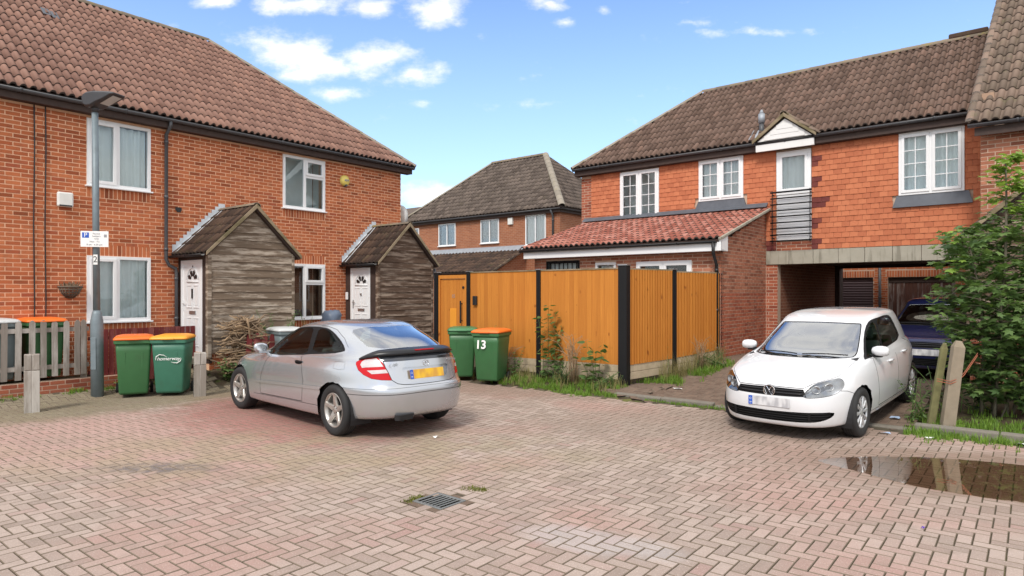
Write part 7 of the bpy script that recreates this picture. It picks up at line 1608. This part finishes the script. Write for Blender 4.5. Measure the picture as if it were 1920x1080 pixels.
weed('leafy_weed','low weed at the foot of the big black corner post',fp(.12,.45),[(random.uniform(-.3,.3),random.uniform(-.1,.1),random.uniform(-.4,.4),random.uniform(-.2,.1),random.uniform(.12,.32)) for _ in range(16)],'oval',.05,'leaf_weed',leafgap=.04,group='weeds along the orange fence')
def deadplant(label,loc,n,h,spread):
    T=thing('dead_weed',label,'plant',loc); mb=MB()
    for _ in range(n):
        a=random.gauss(math.pi/2+.3,.9); H=random.uniform(.6,1)*h; l=random.uniform(.1,spread); p=Vector((random.gauss(0,.05),random.gauss(0,.03),0)); pts=[p+Vector((math.cos(a)*l*t**2*1.2*(-1 if random.random()<0 else 1),-.08*t,H*(1.6*t-.75*t*t))) for t in (0,.25,.5,.75,1)]
        mb.tube(pts,[.007,.006,.005,.004,.002],4)
        for k in range(3): q=pts[random.randint(2,4)]; mb.tube([q,q+Vector((random.uniform(-.2,.2),random.uniform(-.08,.02),random.uniform(-.22,.1)))],[.003,.001],3)
    mb.obj('dead_stems','deadstem',T,True)
deadplant('dead brown weed stalks bent over against the orange fence',fp(.95,.25),26,1.15,.42); deadplant('thin dead stalks leaning between the bin and the fence',fp(2.62,.3),16,.8,.3)
deadplant('wispy dead weed in front of the second short fence panel',Vector((3.75,13.0,.30)),14,.75,.22)
weed('leafy_weed','thin green weed on the short fence side, left of the narrow black post',Vector((2.95,12.65,.10)),[(0,0,.02,0,1.15),(.06,0,.1,0,.8),(-.05,0,-.1,0,.6)],'oval',.05,'leaf_weed',leafgap=.08,group='weeds along the orange fence')
weed('leafy_weed','bushy low weeds at the right end of the short fence side',Vector((3.95,13.1,.34)),[(random.uniform(-.3,.3),random.uniform(-.2,.1),random.uniform(-.4,.4),random.uniform(-.2,.1),random.uniform(.12,.34)) for _ in range(22)],'oval',.055,'leaf_weed',leafgap=.04,group='weeds along the orange fence')
weed('rose_bush','rose bush with reddish young leaves behind the pale-lidded grey bin',wl(3.0,1.6),[(random.uniform(-.3,.3),random.uniform(-.1,.1),random.uniform(-.6,.6),random.uniform(-.15,.15),random.uniform(.7,1.2)) for _ in range(26)],'oval',.075,'leaf_weed',leafgap=.055)
weed('rose_bush','thorny red-leaved stems at the right of the pale-lidded bin',wl(3.75,1.6),[(random.uniform(-.1,.1),0,random.uniform(-.25,.25),0,random.uniform(.7,1.2)) for _ in range(6)],'oval',.07,'leaf_red',leafgap=.08)
weed('leafy_weed','green creeper on the soil between the bollard and the brushwood pile',wl(1.9,1.85),[(random.uniform(-.2,.5),random.uniform(-.2,.2),random.uniform(-.4,.7),random.uniform(-.3,.2),random.uniform(.12,.42)) for _ in range(30)],'heart',.085,'leaf_weed',leafgap=.05)
weed('leafy_weed','small green weed at the foot of the picket fence by the lamp',wl(.35,.98),[(random.uniform(-.1,.1),random.uniform(-.05,.05),random.uniform(-.22,.22),random.uniform(-.1,.1),random.uniform(.07,.17)) for _ in range(14)],'oval',.055,'leaf_young',leafgap=.03)
weed('leafy_weed','low ferny weed at the left of the leaning posts',gz(5.55,9.0),[(random.uniform(-.1,.1),random.uniform(-.1,.1),random.uniform(-.22,.2),random.uniform(-.15,.1),random.uniform(.2,.6)) for _ in range(10)],'oval',.075,'leaf_sycamore',leafgap=.05)
weed('leafy_weed','dark bramble shoots under the sapling at the right edge',gz(7.3,8.9),[(random.uniform(-.4,.4),random.uniform(-.1,.1),random.uniform(-.7,.5),random.uniform(-.3,.3),random.uniform(.3,.9)) for _ in range(18)],'heart',.10,'leaf_dark',leafgap=.07)
weed('leafy_weed','dark shrubby undergrowth behind the leaning concrete post',gz(6.35,9.3),[(random.uniform(-.4,.4),random.uniform(-.1,.1),random.uniform(-.6,.6),random.uniform(-.3,.3),random.uniform(.3,.8)) for _ in range(14)],'oval',.11,'leaf_dark',leafgap=.09)
